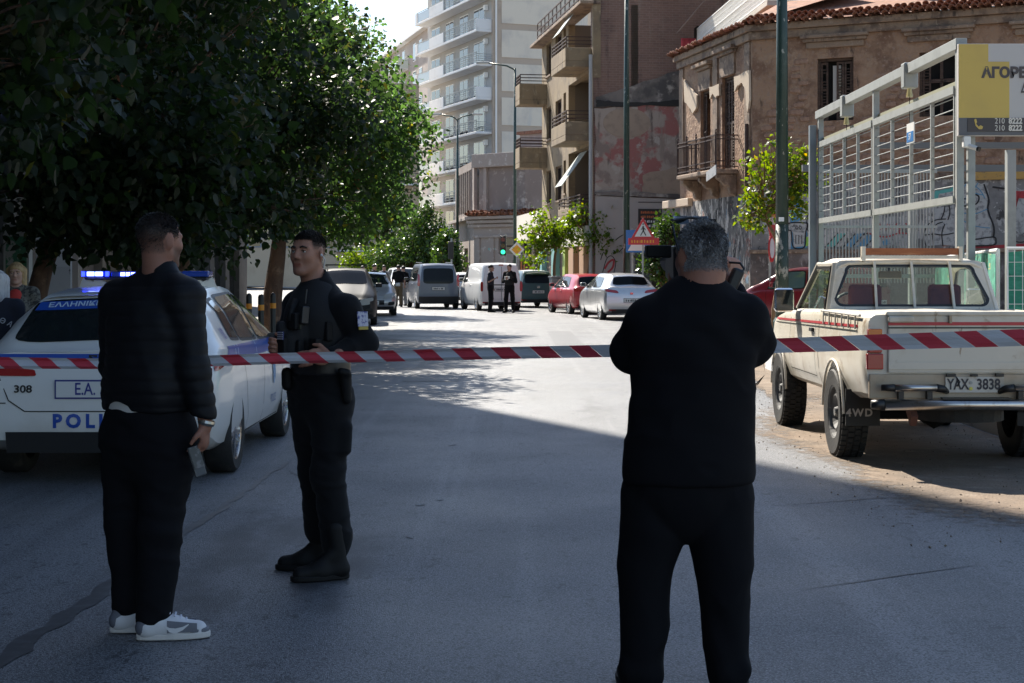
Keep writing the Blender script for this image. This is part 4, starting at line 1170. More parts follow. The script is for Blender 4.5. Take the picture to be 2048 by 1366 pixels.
# priority diamond
D = 83.5
t = sign_root('priority_sign', X(1033.5, D), D, 'white and amber diamond priority road sign in front of the green lamp post', 'road sign')
zs = Z(503, D); k = 20 * .5 * 1.05 * D / FOC * 1.9 / 2
MB().tube([(0, .04, 0), (0, .04, zs)], .035, 8).build('post', steel_grey, t)
MB().prism(regular(4, .40, zs), -.015, .005, 'y').build('panel', sign_white, t)
MB().prism(regular(4, .27, zs), -.022, -.015, 'y').build('face', sign_yellow, t)
# no-entry sign, half hidden
D = 82.0
t = sign_root('no_entry_sign', X(1090, D), D, 'round red no-entry sign beside the turquoise pillar', 'road sign')
zs = Z(529, D)
MB().tube([(.0, .04, 0), (.0, .04, zs)], .035, 8).build('post', steel_grey, t)
MB().prism(regular(20, .34, zs), -.015, .005, 'y').build('panel', sign_red, t)
MB().b2(-.24, .24, -.022, -.015, zs - .06, zs + .06).build('bar', sign_white, t)
# round sign seen almost edge-on by the young tree
D = 41.5
t = sign_root('round_sign', X(1543, D), D, 'red and white round sign seen nearly edge-on beside the leaning tree trunk', 'road sign', R(68))
zs = Z(472, D)
MB().tube([(.0, .04, 0), (.0, .04, zs + .4)], .03, 8).build('post', steel_grey, t)
MB().prism(regular(8, .44, zs + .3, R(22.5)), -.015, .005, 'y').build('panel', sign_red, t)
MB().prism(regular(20, .36, zs - .42), -.016, .006, 'y').build('lower_panel', sign_red, t)
MB().prism(regular(20, .26, zs - .42), -.022, -.0165, 'y').build('face', sign_white, t)
word_bars(MB(), -.3, .3, zs + .3, .2, -.018, 5).build('sign_marks', sign_white, t)
# yellow notice on the shutter
D = 60
t = sign_root('yellow_notice', X(1338, D), D, 'narrow yellow notice board with black writing behind the cameraman', 'notice')
MB().b2(-.26, .26, -.02, .02, .2, 1.9).build('panel', M('notice_yellow', (.7, .45, .03), .5), t)
for k_ in range(4): word_bars(MB(), -.2, .2, 1.7 - k_ * .3, .12, -.023, k_).build('notice_line', black_plastic, t)
MB().tube([(0, .03, 0), (0, .03, 1.0)], .025, 6).build('post', steel_grey, t)
# traffic light
D = 80
t = empty('traffic_light', (X(1006, D), D, .1), 0, 'traffic light showing green on a thin grey post', 'traffic light')
zg = Z(504, D) - .1
MB().tube([(.12, .05, 0), (.12, .05, zg + .9)], .05, 8).build('post', steel_grey, t)
h = MB().b2(-.15, .15, -.12, .12, zg - .18, zg + .82).build('housing', black_plastic, t, bevel=.04)
for kk, (nm, mt) in enumerate((('green_lens', M('lit_green_lamp', (.05, .6, .3), .3, emis=(.03, 1, .42), estr=.8)), ('amber_lens', M('amber_lens', (.09, .05, .01), .2)), ('red_lens', M('red_lens', (.13, .015, .015), .2)))):
    z = zg + kk * .31
    MB().prism([(.11 * math.cos(q), z + .11 * math.sin(q)) for q in np.linspace(0, 5.9, 16)], -.135, -.121, 'y').build(nm, mt, h)
    MB().tube([(.13 * math.cos(q), -.16, z + .13 * math.sin(q)) for q in np.linspace(.2, 2.94, 9)], .02, 5).build('visor', black_plastic, h)
# second signal head seen from behind near the far trees
D = 92
t = empty('traffic_signal', (X(903, D), D, .1), 0, 'dark traffic signal seen from behind beside the far bushy tree', 'traffic light')
MB().tube([(0, 0, 0), (0, 0, 3.3)], .05, 8).build('post', steel_grey, t)
h = MB().b2(-.2, .12, -.1, .1, 2.1, 3.1).build('housing', black_plastic, t, bevel=.04)
# wheelie bin by the parked cars
D = 64.5
bin_m = M('grey_bin_plastic', (.27, .28, .27), .6, layers=[((.18, .19, .18), 2, .45, .7), ((.35, .35, .33), 8, .6, .7)])
t = empty('waste_container', (X(1122, D), D, .0), R(8), 'grey wheeled waste container between the green and red parked cars', 'waste bin')
MB().prism([(-.38, .28), (.38, .28), (.44, 1.25), (-.44, 1.25)], -.35, .35, 'y').build('body', bin_m, t, bevel=.03)
MB().b2(-.47, .47, -.4, .4, 1.252, 1.33).build('lid', bin_m, t, bevel=.03)
for sx in (-1, 1):
    MB().tube([(sx * .3 - .03, -.3, .13), (sx * .3 + .03, -.3, .13)], .13, 12).build('wheel', rubber, t)
    MB().tube([(sx * .3 - .03, .3, .13), (sx * .3 + .03, .3, .13)], .13, 12).build('wheel', rubber, t)
    MB().b2(sx * .3 - .05, sx * .3 + .05, -.28, .28, .2, .29).build('axle_bracket', rubber, t)
# bollards with orange bands on the left pavement
orange_band = M('orange_band', (.75, .28, .02), .5)
for i, (u, D) in enumerate(((498, 30.0), (522, 29.0), (546, 30.5))):
    t = empty('bollard', (X(u, D), D, .12), 0, ('leftmost dark bollard with an orange band near the police car mirror', 'middle dark bollard with an orange band left of the tree trunk', 'dark bollard with an orange band in front of the tree trunk')[i], 'bollard', 'bollards on the left pavement')
    MB().tube([(0, 0, 0), (0, 0, .96)], .055, 12).lathe([(.055, .96), (.04, 1.0), (0, 1.02)], 12).build('post', M('bollard_black', (.02, .02, .02), .45), t, smooth=False)
    MB().tube([(0, 0, .72), (0, 0, .82)], .058, 12).build('band', orange_band, t)
# narrow advertising column between the left tree and the wall
D = 21.5
t = empty('poster_column', (X(36, D), D, .12), 0, 'narrow white column with green and red posters behind the blonde woman', 'column')
MB().b2(-.17, .17, -.08, .08, 0, Z(448, D) - .12).build('panel', M('dull_white_panel', (.35, .35, .33), .6), t)
MB().b2(-.14, .14, -.084, -.08, 1.35, 1.9).build('poster', M('green_poster', (.03, .14, .07), .5, layers=[((.3, .3, .28), 7, .55, .6)]), t)
MB().b2(-.14, .14, -.084, -.08, .6, 1.3).build('poster', M('red_poster', (.35, .33, .3), .5, layers=[((.3, .03, .04), 8, .53, .58), ((.04, .15, .09), 5, .58, .62)]), t)

# tall pale cabinet on the left pavement
D = 24.5
t = empty('utility_cabinet', (X(112, D), D, .12), R(6), 'tall pale grey cabinet standing under the trees behind the police car', 'cabinet')
MB().b2(-.27, .27, -.2, .2, 0, Z(466, D) - .12).build('body', grey_door, t, bevel=.02)
MB().b2(.272, .36, -.18, .18, 0, Z(470, D) - .12).build('side_door', M('brown_grey_panel', (.3, .25, .22), .7), t)
MB().b2(-.25, .25, -.206, -.2, .4, 1.5).build('door_panel', M('scribbled_grey', (.36, .35, .36), .7, layers=[((.08, .08, .09), (9, 9, 5), .6, .66)]), t)

# ---------------------------------------------------------------- steel frame with barred panels
FX = 5.56
fr = empty('steel_frame', (FX, 20, .12), 0, 'light grey steel frame with barred panels behind the pickup', 'frame')
zt, zp1, zp0 = 4.40 - .12, 3.88 - .12, 2.41 - .12
posts = [0, 4.6, 9.0]
for y in posts:
    MB().b2(-.01, .08, y - .045, y + .045, 0, zt - .08).build('post', steel_grey, fr, bevel=.006)
MB().b2(.13, .22, -.045, .045, 0, zt - .6).build('post', steel_grey, fr, bevel=.006)
MB().b2(-.15, -.03, 9.05, 9.2, 0, zt - .2).build('post', M('blue_grey_paint', (.17, .2, .23), .5), fr, bevel=.006)
MB().b2(-.03, .11, -.07, 9.2, zt - .08, zt + .06).build('top_beam', steel_grey, fr, bevel=.006)
MB().b2(.0, .06, 9.06, 9.1, zp0 - .3, zt).build('post_cap', steel_grey, fr)
rodm = None
for (a, b) in ((.06, 4.54), (4.66, 8.94)):
    pn = MB().b2(-.03, .05, a, b, zp1 - .1, zp1).b2(-.035, .06, a, b, zp0, zp0 + .09).build('barred_panel', steel_grey, fr)
    me = MB().b2(-.018, .03, -.018, .018, zp0 + .09, zp1 - .1).mesh('upright', steel_grey)
    for y in np.linspace(a + .02, b - .02, 5): link('upright', me, None, pn, (0, y, 0))
    L = b - a
    me = MB().tube([(0, 0, 0), (0, L, 0)], .007, 6).mesh('rod', steel_grey)
    for q in range(9): link('rod', me, None, pn, (.02, a, zp0 + .22 + q * .138))
MB().b2(.06, .16, 0, 9, zp1 + .02, zp1 + .08).build('rail', M('olive_rail', (.3, .29, .2), .5), fr)
for y in (2.5, 6.7):
    fl = MB().b2(-.07, .13, y - .1, y + .1, zt - .28, zt + .08).build('floodlight', steel_grey, fr, bevel=.02)
    MB().tube([(-.02, y - .2, zt - .42), (-.02, y - .2, zt - .3)], [.05, .03], 8).build('bulb', M('bulb_glass', (.55, .45, .2), .3), fl)
    MB().tube([(-.02, y - .2, zt - .42), (-.02, y - .22, zp1 - .4)], .006, 5).build('cable', black_plastic, fl)
tg = MB().b2(-.06, -.045, 1.9, 2.3, zp1 - .56, zp1 - .28).build('number_tag', sign_white, fr)
MB().b2(-.064, -.06, 1.92, 2.28, zp1 - .54, zp1 - .40).build('tag_print', sign_blue, tg)
link('tag_number', text_mesh('57', .12, bold=.003), sign_white, tg, (-.068, 2.1, zp1 - .47), (R(90), 0, R(-90)))
# rear canopy posts, beams and a close-barred gate behind
cp = empty('canopy_frame', (0, 0, .12), 0, 'grey canopy posts and beams standing between the steel frame and the graffiti wall', 'frame')
for (x, y) in ((8.25, 33), (8.1, 26)):
    MB().b2(x - .07, x + .07, y - .07, y + .07, 0, 3.4).build('post', steel_grey, cp)
MB().b2(5.8, 14, 31.9, 32.05, 3.42, 3.55).build('beam', M('dark_grey_paint', (.12, .125, .13), .5), cp)
MB().b2(5.9, 16, 25.9, 26.03, 3.42, 3.52).build('beam', MATS['dark_grey_paint'], cp)
gt = empty('barred_gate', (5.85, 30.5, .12), 0, 'close-barred grey gate seen through the steel frame', 'gate')
MB().b2(0, 2.25, -.02, .02, 3.3, 3.37).b2(0, 2.25, -.02, .02, 1.3, 1.37).b2(0, 2.25, -.02, .02, 2.25, 2.3).build('frame', steel_grey, gt)
me = MB().b2(-.011, .011, -.011, .011, 1.2, 3.34).mesh('bar', M('gate_bar_grey', (.2, .205, .21), .5))
for x in np.arange(.03, 2.26, .062): link('bar', me, None, gt, (x, .04, 0))

# billboard on the near post
bd = empty('billboard', (FX - .02, 19.88, 0), 0, 'yellow and grey billboard with dark Greek lettering and phone numbers', 'billboard')
by_ = M('billboard_yellow', (.60, .43, .10), .5, layers=[((.56, .40, .1), 2, .4, .7)]); bg_ = M('billboard_grey', (.52, .50, .49), .5); bk_ = M('billboard_slate', (.12, .12, .13), .5); bb_ = M('billboard_brown', (.06, .05, .05), .5)
zq = lambda v: Z(v, 19.88); xq = lambda u: X(u, 19.88) - FX + .02
MB().b2(0, 4.6, -.03, .05, zq(272), zq(88)).build('panel', bg_, bd, bevel=.004)
MB().b2(.003, xq(2017), -.036, -.03, zq(236), zq(124)).build('yellow_field', by_, bd)
MB().b2(.003, xq(1975), -.036, -.03, zq(124) + .0005, zq(89)).build('yellow_field', by_, bd)
MB().b2(.003, 4.59, -.036, -.03, zq(271), zq(236) - .0005).build('slate_band', bk_, bd)
MB().b2(xq(1933), 4.5, -.042, -.036, zq(264), zq(237)).build('phone_field', bb_, bd, bevel=.004)
dkl = M('billboard_dark_letters', (.075, .06, .06), .5)
link('headline', text_mesh('ΑΓΟΡΕ', .172, bold=.0095, align='LEFT'), dkl, bd, (xq(1962), -.041, zq(147)), (R(90), 0, 0))
pale_l = M('billboard_pale_letters', (.7, .66, .6), .5)
for v in (243, 257):
    link('phone_number', text_mesh('210', .098, align='LEFT', sx=.86), pale_l, bd, (xq(1987), -.047, zq(v)), (R(90), 0, 0))
    link('phone_number', text_mesh('8222', .098, bold=.004, align='LEFT', sx=.86), pale_l, bd, (xq(2015), -.047, zq(v)), (R(90), 0, 0))
hs = [(1946, 240), (1950, 238), (1952, 245), (1950, 248), (1955, 254), (1959, 251), (1964, 254), (1962, 259), (1956, 259), (1949, 252)]
MB().prism([(xq(u), zq(v)) for u, v in hs], -.048, -.042, 'y').build('phone_symbol', by_, bd)
MB().prism([(xq(2040), zq(186)), (xq(2047), zq(165)), (xq(2100), zq(165)), (xq(2100), zq(168)), (xq(2048.5), zq(168)), (xq(2043), zq(183)), (xq(2100), zq(183)), (xq(2100), zq(186))], -.04, -.034, 'y').build('logo_outline', dkl, bd)
cc = empty('security_camera', (FX + .05, 19.8, 0), 0, 'small white security camera under the billboard', 'camera')
MB().b2(-.03, .06, -.04, .05, zq(296), zq(274)).build('bracket', white_paint, cc, bevel=.01)
MB().tube([(.02, 0, zq(292)), (.12, -.12, zq(300))], .03, 10).build('body', white_paint, cc)
MB().tube([(.118, -.118, zq(300)), (.135, -.14, zq(301.3))], .031, 10).build('hood', black_plastic, cc)
# ---------------------------------------------------------------- construction fence with green netting
net_g = M('green_netting', (.03, .22, .15), .8, layers=[((.06, .32, .22), (3, 3, 8), .45, .65), ((.35, .36, .16), (1, 1, 12), .6, .7), ((.02, .12, .09), 6, .55, .7)])
fence = empty('mesh_fence', (0, 0, .12), 0, 'white wire mesh fence panels lined with green netting behind the truck cab', 'fence')
def fence_panel(p, q, h, sag=0):
    p, q = Vector((*p, 0)), Vector((*q, 0)); d = (q - p); L = d.length; d.normalize(); nrm = Vector((-d.y, d.x, 0))
    pn = MB().tube([p, p + Vector((0, 0, h)), q + Vector((0, 0, h)), q], .022, 7).build('frame', white_paint, fence)
    m = MB()
    for s in np.arange(.08, L, .09): m.bar(p + d * s + Vector((0, 0, .1)), p + d * s + Vector((0, 0, h)), .006)
    for z in np.arange(.1, h, .16): m.bar(p + Vector((0, 0, z)), q + Vector((0, 0, z)), .006)
    m.build('wire_mesh', white_paint, fence)
    m = MB().grid(lambda a, b: p + d * (L * a) + nrm * (.03 + .015 * math.sin(a * 40) * math.sin(b * 11)) + Vector((0, 0, .05 + (h - .1 + .03 * math.sin(a * 9)) * b)), 40, 10)
    m.build('netting', net_g, fence, smooth=True)
fence_panel((5.62, 18.5), (8.1, 30.5), 1.68)
fence_panel((5.68, 18.35), (8.1, 18.0), 1.70)
MB().b2(5.5, 5.8, 18.1, 18.7, 0, .12).build('foot_block', pave, fence)
# ================================================================ TREES
def leaf_mat(name, c1, c2, c3, trans=.45, rough=.38):
    if name in MATS: return MATS[name]
    m = bpy.data.materials.new(name); m.use_nodes = True
    nt = m.node_tree; N = nt.nodes; L = nt.links
    p = N['Principled BSDF']; p.inputs['Roughness'].default_value = rough; p.inputs['Specular IOR Level'].default_value = .28
    geo = N.new('ShaderNodeNewGeometry')
    cr = N.new('ShaderNodeValToRGB')
    e = cr.color_ramp.elements
    e[0].position = 0; e[0].color = (*c1, 1); e[1].position = 1; e[1].color = (*c3, 1)
    k = e.new(.55); k.color = (*c2, 1)
    k = e.new(.93); k.color = (*c2, 1)
    L.new(geo.outputs['Random Per Island'], cr.inputs[0]); L.new(cr.outputs[0], p.inputs['Base Color'])
    tr = N.new('ShaderNodeBsdfTranslucent')
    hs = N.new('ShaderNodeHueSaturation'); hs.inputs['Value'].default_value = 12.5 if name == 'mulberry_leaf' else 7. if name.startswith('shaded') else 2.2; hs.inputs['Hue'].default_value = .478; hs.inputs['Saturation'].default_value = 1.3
    L.new(cr.outputs[0], hs.inputs['Color']); L.new(hs.outputs[0], tr.inputs[0])
    mx = N.new('ShaderNodeMixShader'); mx.inputs[0].default_value = trans
    L.new(p.outputs[0], mx.inputs[1]); L.new(tr.outputs[0], mx.inputs[2]); L.new(mx.outputs[0], N['Material Output'].inputs[0])
    MATS[name] = m
    return m
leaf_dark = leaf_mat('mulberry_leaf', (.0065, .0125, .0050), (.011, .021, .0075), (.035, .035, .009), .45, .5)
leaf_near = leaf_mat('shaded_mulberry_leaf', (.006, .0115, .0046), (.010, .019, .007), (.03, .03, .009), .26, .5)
leaf_bright = leaf_mat('young_tree_leaf', (.055, .10, .018), (.085, .14, .025), (.16, .16, .03), .5)
leaf_yellow = leaf_mat('yellowing_leaf', (.05, .10, .015), (.09, .14, .02), (.36, .26, .02), .5)
leaf_gloss = leaf_mat('orange_tree_leaf', (.028, .06, .018), (.05, .095, .025), (.10, .13, .03), .25, .22)
leaf_dry = M('dry_leaf', (.22, .085, .03), .8)
bark = M('brown_bark', (.10, .055, .034), .9, layers=[((.05, .028, .02), (6, 6, 1.2), .45, .65), ((.16, .1, .065), 5, .55, .7)], bump=.8, bs=14, bdist=.03)
bark_l = M('pale_bark', (.24, .14, .075), .9, layers=[((.15, .09, .05), (6, 6, 1.5), .45, .65)], bump=.4, bs=18)

def leaves_mesh(name, centres, size, seed, droop=.5, spread=.32, per=14, jitter=.55):
    """numpy leaf cloud: clusters of heart-shaped folded leaves round the given twig points"""
    rng = np.random.default_rng(seed)
    C = np.repeat(np.asarray(centres, float), per, axis=0)
    n = len(C)
    off = rng.normal(0, 1, (n, 3)); off /= np.linalg.norm(off, axis=1)[:, None] + 1e-9
    off *= (rng.random((n, 1)) ** .5) * spread
    P = C + off
    ax = off / spread * .7 + rng.normal(0, .5, (n, 3)); ax[:, 2] -= droop
    ax /= np.linalg.norm(ax, axis=1)[:, None] + 1e-9
    up = rng.normal(0, .55, (n, 3)); up[:, 2] += 1.0
    side = np.cross(ax, up); side /= np.linalg.norm(side, axis=1)[:, None] + 1e-9
    nor = np.cross(side, ax)
    s = size * (1 + jitter * rng.uniform(-1, 1, (n, 1)))
    w = s * rng.uniform(.36, .5, (n, 1)); f = s * rng.uniform(-.04, .16, (n, 1))
    curl = s * rng.uniform(-.12, .1, (n, 1))
    fine = size < .1085 and size > .099 and seed < 4
    V = np.empty((n, 8 if fine else 6, 3))
    V[:, 0] = P
    V[:, 1] = P + ax * s * .30 - side * w + nor * f
    V[:, 2] = P + ax * s * .30 + side * w + nor * f
    V[:, 3] = P + ax * s + nor * curl
    V[:, 4] = P + ax * s * .62 - side * w * .62 + nor * f * .6
    V[:, 5] = P + ax * s * .62 + side * w * .62 + nor * f * .6
    tri = np.array([[0, 3, 4], [0, 4, 1], [0, 5, 3], [0, 2, 5]]); k = 6
    if fine:       # broad heart-shaped blade with a drawn-out tip
        for j, (a, b, f_) in enumerate(((.06, .72, .8), (.36, 1.0, 1.0), (.70, .62, .6))):
            V[:, 1 + j] = P + ax * s * a - side * w * b + nor * f * f_
            V[:, 5 + j] = P + ax * s * a + side * w * b + nor * f * f_
        V[:, 4] = P + ax * s * 1.05 + nor * curl * 1.6
        tri = np.array([[0, 2, 1], [0, 3, 2], [0, 4, 3], [0, 5, 6], [0, 6, 7], [0, 7, 4]]); k = 8
    F = (np.arange(n)[:, None, None] * k + tri[None]).reshape(-1, 3)
    me = bpy.data.meshes.new(name)
    me.vertices.add(n * k); me.vertices.foreach_set('co', V.astype(np.float32).ravel())
    me.loops.add(len(F) * 3); me.loops.foreach_set('vertex_index', F.astype(np.int32).ravel())
    me.polygons.add(len(F)); me.polygons.foreach_set('loop_start', np.arange(0, len(F) * 3, 3, dtype=np.int32))
    me.update(calc_edges=True)
    return me

def crown_points(ells, n, rng, clumps=26, cl_r=.28):
    """twig points in lumpy clumps near the surface of a set of ellipsoids (centre, radii)"""
    out = []
    vol = np.array([e[1][0] * e[1][1] * e[1][2] for e in ells]) ** (2 / 3); vol /= vol.sum()
    for e, f in zip(ells, vol):
        c, r = np.array(e[0], float), np.array(e[1], float)
        k = max(3, int(clumps * f * len(ells) ** .5))
        cd = rng.normal(0, 1, (k, 3)); cd /= np.linalg.norm(cd, axis=1)[:, None]
        cr_ = rng.uniform(.45, 1.0, (k, 1))
        cc_ = cd * cr_
        m = int(n * f)
        idx = rng.integers(0, k, m)
        q = cc_[idx] + rng.normal(0, cl_r, (m, 3))
        ln = np.linalg.norm(q, axis=1)
        q = np.where((ln > 1.12)[:, None], q / ln[:, None] * rng.uniform(.85, 1.12, (m, 1)), q)
        out.append(c + q * r)
    return np.concatenate(out)

def tree(name, base, trunk_h, ells, ntwig, leaf, lm, label, group, seed, r0=.16, lean=(0, 0), bm=None, droop=.5, spread=.33, per=13, clumps=26, dry=0, kink=.25):
    rng = np.random.default_rng(seed); rnd = random.Random(seed)
    bm = bm or bark
    t = empty(name, base, 0, label, 'tree', group)
    top = Vector((lean[0], lean[1], trunk_h))
    pts = []; rs = []
    for i in range(7):
        q = i / 6
        pts.append(Vector((top.x * q + kink * .3 * math.sin(q * 5 + seed) * q, top.y * q + kink * .2 * math.sin(q * 4 + 2 * seed) * q, top.z * q)))
        rs.append(r0 * (1.25 - .55 * q) if i else r0 * 1.55)
    tr = MB().tube(pts, rs, 10).build('trunk', bm, t, smooth=True)
    lim = MB()
    end = pts[-1]
    P = crown_points(ells, ntwig, rng, clumps)
    for e in ells:
        c = Vector(e[0])
        for k in range(3):
            tgt = c + Vector((rnd.uniform(-.6, .6) * e[1][0], rnd.uniform(-.6, .6) * e[1][1], rnd.uniform(-.3, .7) * e[1][2]))
            mid = end.lerp(tgt, .5) + Vector((rnd.uniform(-.2, .2), rnd.uniform(-.2, .2), rnd.uniform(0, .35)))
            lim.tube([end - Vector((0, 0, .12)), end.lerp(mid, .5), mid, tgt], [r0 * .62, r0 * .46, r0 * .3, r0 * .08], 7)
    # fine twigs towards some of the leaf clusters
    for q in P[rng.choice(len(P), min(160, len(P)), replace=False)]:
        q = Vector(q); a = end.lerp(q, rnd.uniform(.45, .7)); a.z += .1
        lim.tube([a, a.lerp(q, .5) + Vector((0, 0, .06)), q], [.018, .012, .005], 4, cap=False)
    lim.build('limbs', bm, t, smooth=True)
    me = leaves_mesh('crown', P, leaf, seed, droop, spread, per)
    link('crown', me, lm, t)
    if dry:
        dp = P[rng.choice(len(P), dry, replace=False)]
        dp = np.concatenate([dp + np.array([0, 0, -.12 * j]) for j in range(4)])
        link('dry_leaves', leaves_mesh('dry_leaves', dp, leaf * .8, seed + 5, .9, .07, 3), leaf_dry, t)
    return t
GRP = 'broad-leaved street trees on the left pavement'
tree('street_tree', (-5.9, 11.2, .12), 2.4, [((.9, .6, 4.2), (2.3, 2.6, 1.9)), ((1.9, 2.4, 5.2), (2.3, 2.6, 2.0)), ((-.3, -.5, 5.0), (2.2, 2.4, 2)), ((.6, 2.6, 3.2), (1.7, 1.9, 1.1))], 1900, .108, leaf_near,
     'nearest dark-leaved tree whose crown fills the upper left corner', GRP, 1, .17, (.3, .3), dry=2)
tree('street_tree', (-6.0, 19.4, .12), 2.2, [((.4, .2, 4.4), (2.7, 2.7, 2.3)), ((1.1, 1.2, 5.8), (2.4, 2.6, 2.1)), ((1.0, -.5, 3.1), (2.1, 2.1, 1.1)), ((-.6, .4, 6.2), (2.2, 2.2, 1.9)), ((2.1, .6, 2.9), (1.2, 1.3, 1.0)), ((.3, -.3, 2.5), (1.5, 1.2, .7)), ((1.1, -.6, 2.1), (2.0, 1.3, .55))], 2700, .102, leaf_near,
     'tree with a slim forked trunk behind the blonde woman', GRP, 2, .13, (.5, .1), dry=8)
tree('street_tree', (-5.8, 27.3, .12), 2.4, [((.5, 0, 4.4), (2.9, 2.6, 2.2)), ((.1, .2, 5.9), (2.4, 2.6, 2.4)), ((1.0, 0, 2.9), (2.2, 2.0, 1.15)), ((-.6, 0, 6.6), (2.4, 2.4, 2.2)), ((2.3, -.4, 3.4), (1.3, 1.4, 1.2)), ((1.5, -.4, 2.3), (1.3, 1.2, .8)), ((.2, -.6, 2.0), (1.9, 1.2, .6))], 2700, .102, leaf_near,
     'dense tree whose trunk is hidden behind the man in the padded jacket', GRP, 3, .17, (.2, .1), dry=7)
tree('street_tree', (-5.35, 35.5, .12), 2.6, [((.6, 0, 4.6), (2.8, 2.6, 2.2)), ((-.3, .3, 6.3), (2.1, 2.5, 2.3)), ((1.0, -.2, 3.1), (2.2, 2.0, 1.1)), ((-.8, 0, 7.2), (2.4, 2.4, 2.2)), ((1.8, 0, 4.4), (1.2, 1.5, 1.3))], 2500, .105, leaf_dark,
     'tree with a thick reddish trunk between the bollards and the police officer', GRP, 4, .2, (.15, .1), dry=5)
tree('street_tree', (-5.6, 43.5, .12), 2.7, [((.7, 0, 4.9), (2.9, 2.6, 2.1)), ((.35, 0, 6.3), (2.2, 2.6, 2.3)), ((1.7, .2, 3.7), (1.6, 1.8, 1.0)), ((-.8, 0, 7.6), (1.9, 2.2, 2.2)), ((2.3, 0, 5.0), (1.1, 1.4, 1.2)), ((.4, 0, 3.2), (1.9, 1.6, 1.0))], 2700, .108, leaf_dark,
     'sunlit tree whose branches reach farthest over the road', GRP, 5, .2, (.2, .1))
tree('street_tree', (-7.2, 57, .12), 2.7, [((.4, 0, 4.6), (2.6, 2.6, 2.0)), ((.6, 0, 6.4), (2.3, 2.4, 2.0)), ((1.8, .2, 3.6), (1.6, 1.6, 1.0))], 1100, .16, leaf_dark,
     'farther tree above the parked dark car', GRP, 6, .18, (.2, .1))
# far bushy trees at the bend
tree('orange_tree', (X(826, 104), 104, .12), 1.3, [((0, 0, 2.6), (2.2, 2.2, 1.7)), ((.6, 0, 4.2), (1.5, 1.5, 1.3)), ((-1.4, 0, 2.2), (1.5, 1.5, 1.2)), ((1.8, 0, 2.0), (1.5, 1.5, 1.4)), ((.75, 0, 5.4), (.45, .5, .8))], 900, .17, leaf_gloss,
     'round glossy-leaved tree in full sun beyond the group of people', 'small glossy trees at the bend', 11, .12, per=11, spread=.3, clumps=40)
tree('orange_tree', (X(760, 112), 112, .12), 1.3, [((0, 0, 2.1), (2.2, 2.2, 1.3)), ((1.2, 0, 2.4), (1.7, 1.5, 1.2)), ((-1.6, 0, 1.9), (1.5, 1.5, 1.0))], 600, .17, leaf_bright,
     'pale green low tree left of the glossy one under the red sign', 'small glossy trees at the bend', 12, .12, per=11, spread=.3, clumps=40)
tree('orange_tree', (X(893, 97), 97, .12), 1.2, [((0, 0, 2.0), (1.0, 1.2, 1.2)), ((.2, 0, 3.2), (.7, .7, .7)), ((-.1, 0, 1.1), (.9, .9, .6))], 330, .17, leaf_gloss,
     'small dark glossy tree between the blue van and the far lamp post', 'small glossy trees at the bend', 13, .1, per=11, spread=.3, clumps=30)
# young trees on the right pavement
G2 = 'young light green trees on the right pavement'
D = 66.5
tree('young_tree', (X(1110, D), D, .12), Z(492, D) - .1, [((-.25, 0, 3.3), (1.0, 1.0, .85)), ((-.7, 0, 2.6), (.7, .7, .45)), ((.2, 0, 2.8), (.6, .6, .5)), ((-.9, 0, 1.95), (.5, .5, .25))], 170, .14, leaf_bright,
     'spreading young tree with lime leaves left of its twin', G2, 21, .07, (0, 0), bark_l, .3, .3, 11, 24)
tree('young_tree', (X(1172, D), D, .12), Z(482, D) - .1, [((.3, 0, 3.35), (1.15, 1.0, .9)), ((.4, 0, 2.6), (.9, .8, .6)), ((-.35, 0, 3.7), (.5, .5, .5)), ((.9, 0, 3.3), (.6, .5, .6))], 190, .14, leaf_bright,
     'spreading young tree with lime leaves and forked stem behind the red hatchback', G2, 22, .07, (.25, 0), bark_l, .3, .3, 11, 24)
tree('young_tree', (X(1238, D), D, .12), 1.6, [((0, 0, 2.5), (.45, .45, 1.1))], 50, .14, leaf_bright,
     'thin upright young tree just left of the slim lamp post', G2, 23, .05, (0, 0), bark_l, .4, .3, 10, 14)
D = 39.6
tree('young_tree', (X(1549, D), D, .12), Z(440, D), [((-.05, 0, 3.9), (.72, .7, 1.05)), ((.55, 0, 3.75), (.6, .5, .7)), ((-.35, 0, 2.95), (.5, .5, .4)), ((.35, 0, 3.05), (.45, .4, .45)), ((-.65, 0, 2.55), (.35, .3, .2)), ((.75, 0, 4.15), (.3, .3, .35))], 190, .105, leaf_yellow,
     'young tree with yellowing leaves and a thin leaning trunk by the thick lamp post', G2, 24, .055, (-.02, 0), bark_l, .35, .22, 11, 40, kink=1.1)
D = 56.5
tree('shrub', (X(1330, D), D, .12), .9, [((0, 0, 2.2), (.85, .8, .75)), ((.2, 0, 3.0), (.55, .6, .45)), ((-.35, 0, 1.5), (.5, .5, .6)), ((.3, 0, 1.2), (.5, .5, .6))], 230, .13, leaf_gloss,
     'dark glossy shrub beside the pedestrian warning sign', None, 25, .06, (0, 0), bark, .3, .28, 12, 30)
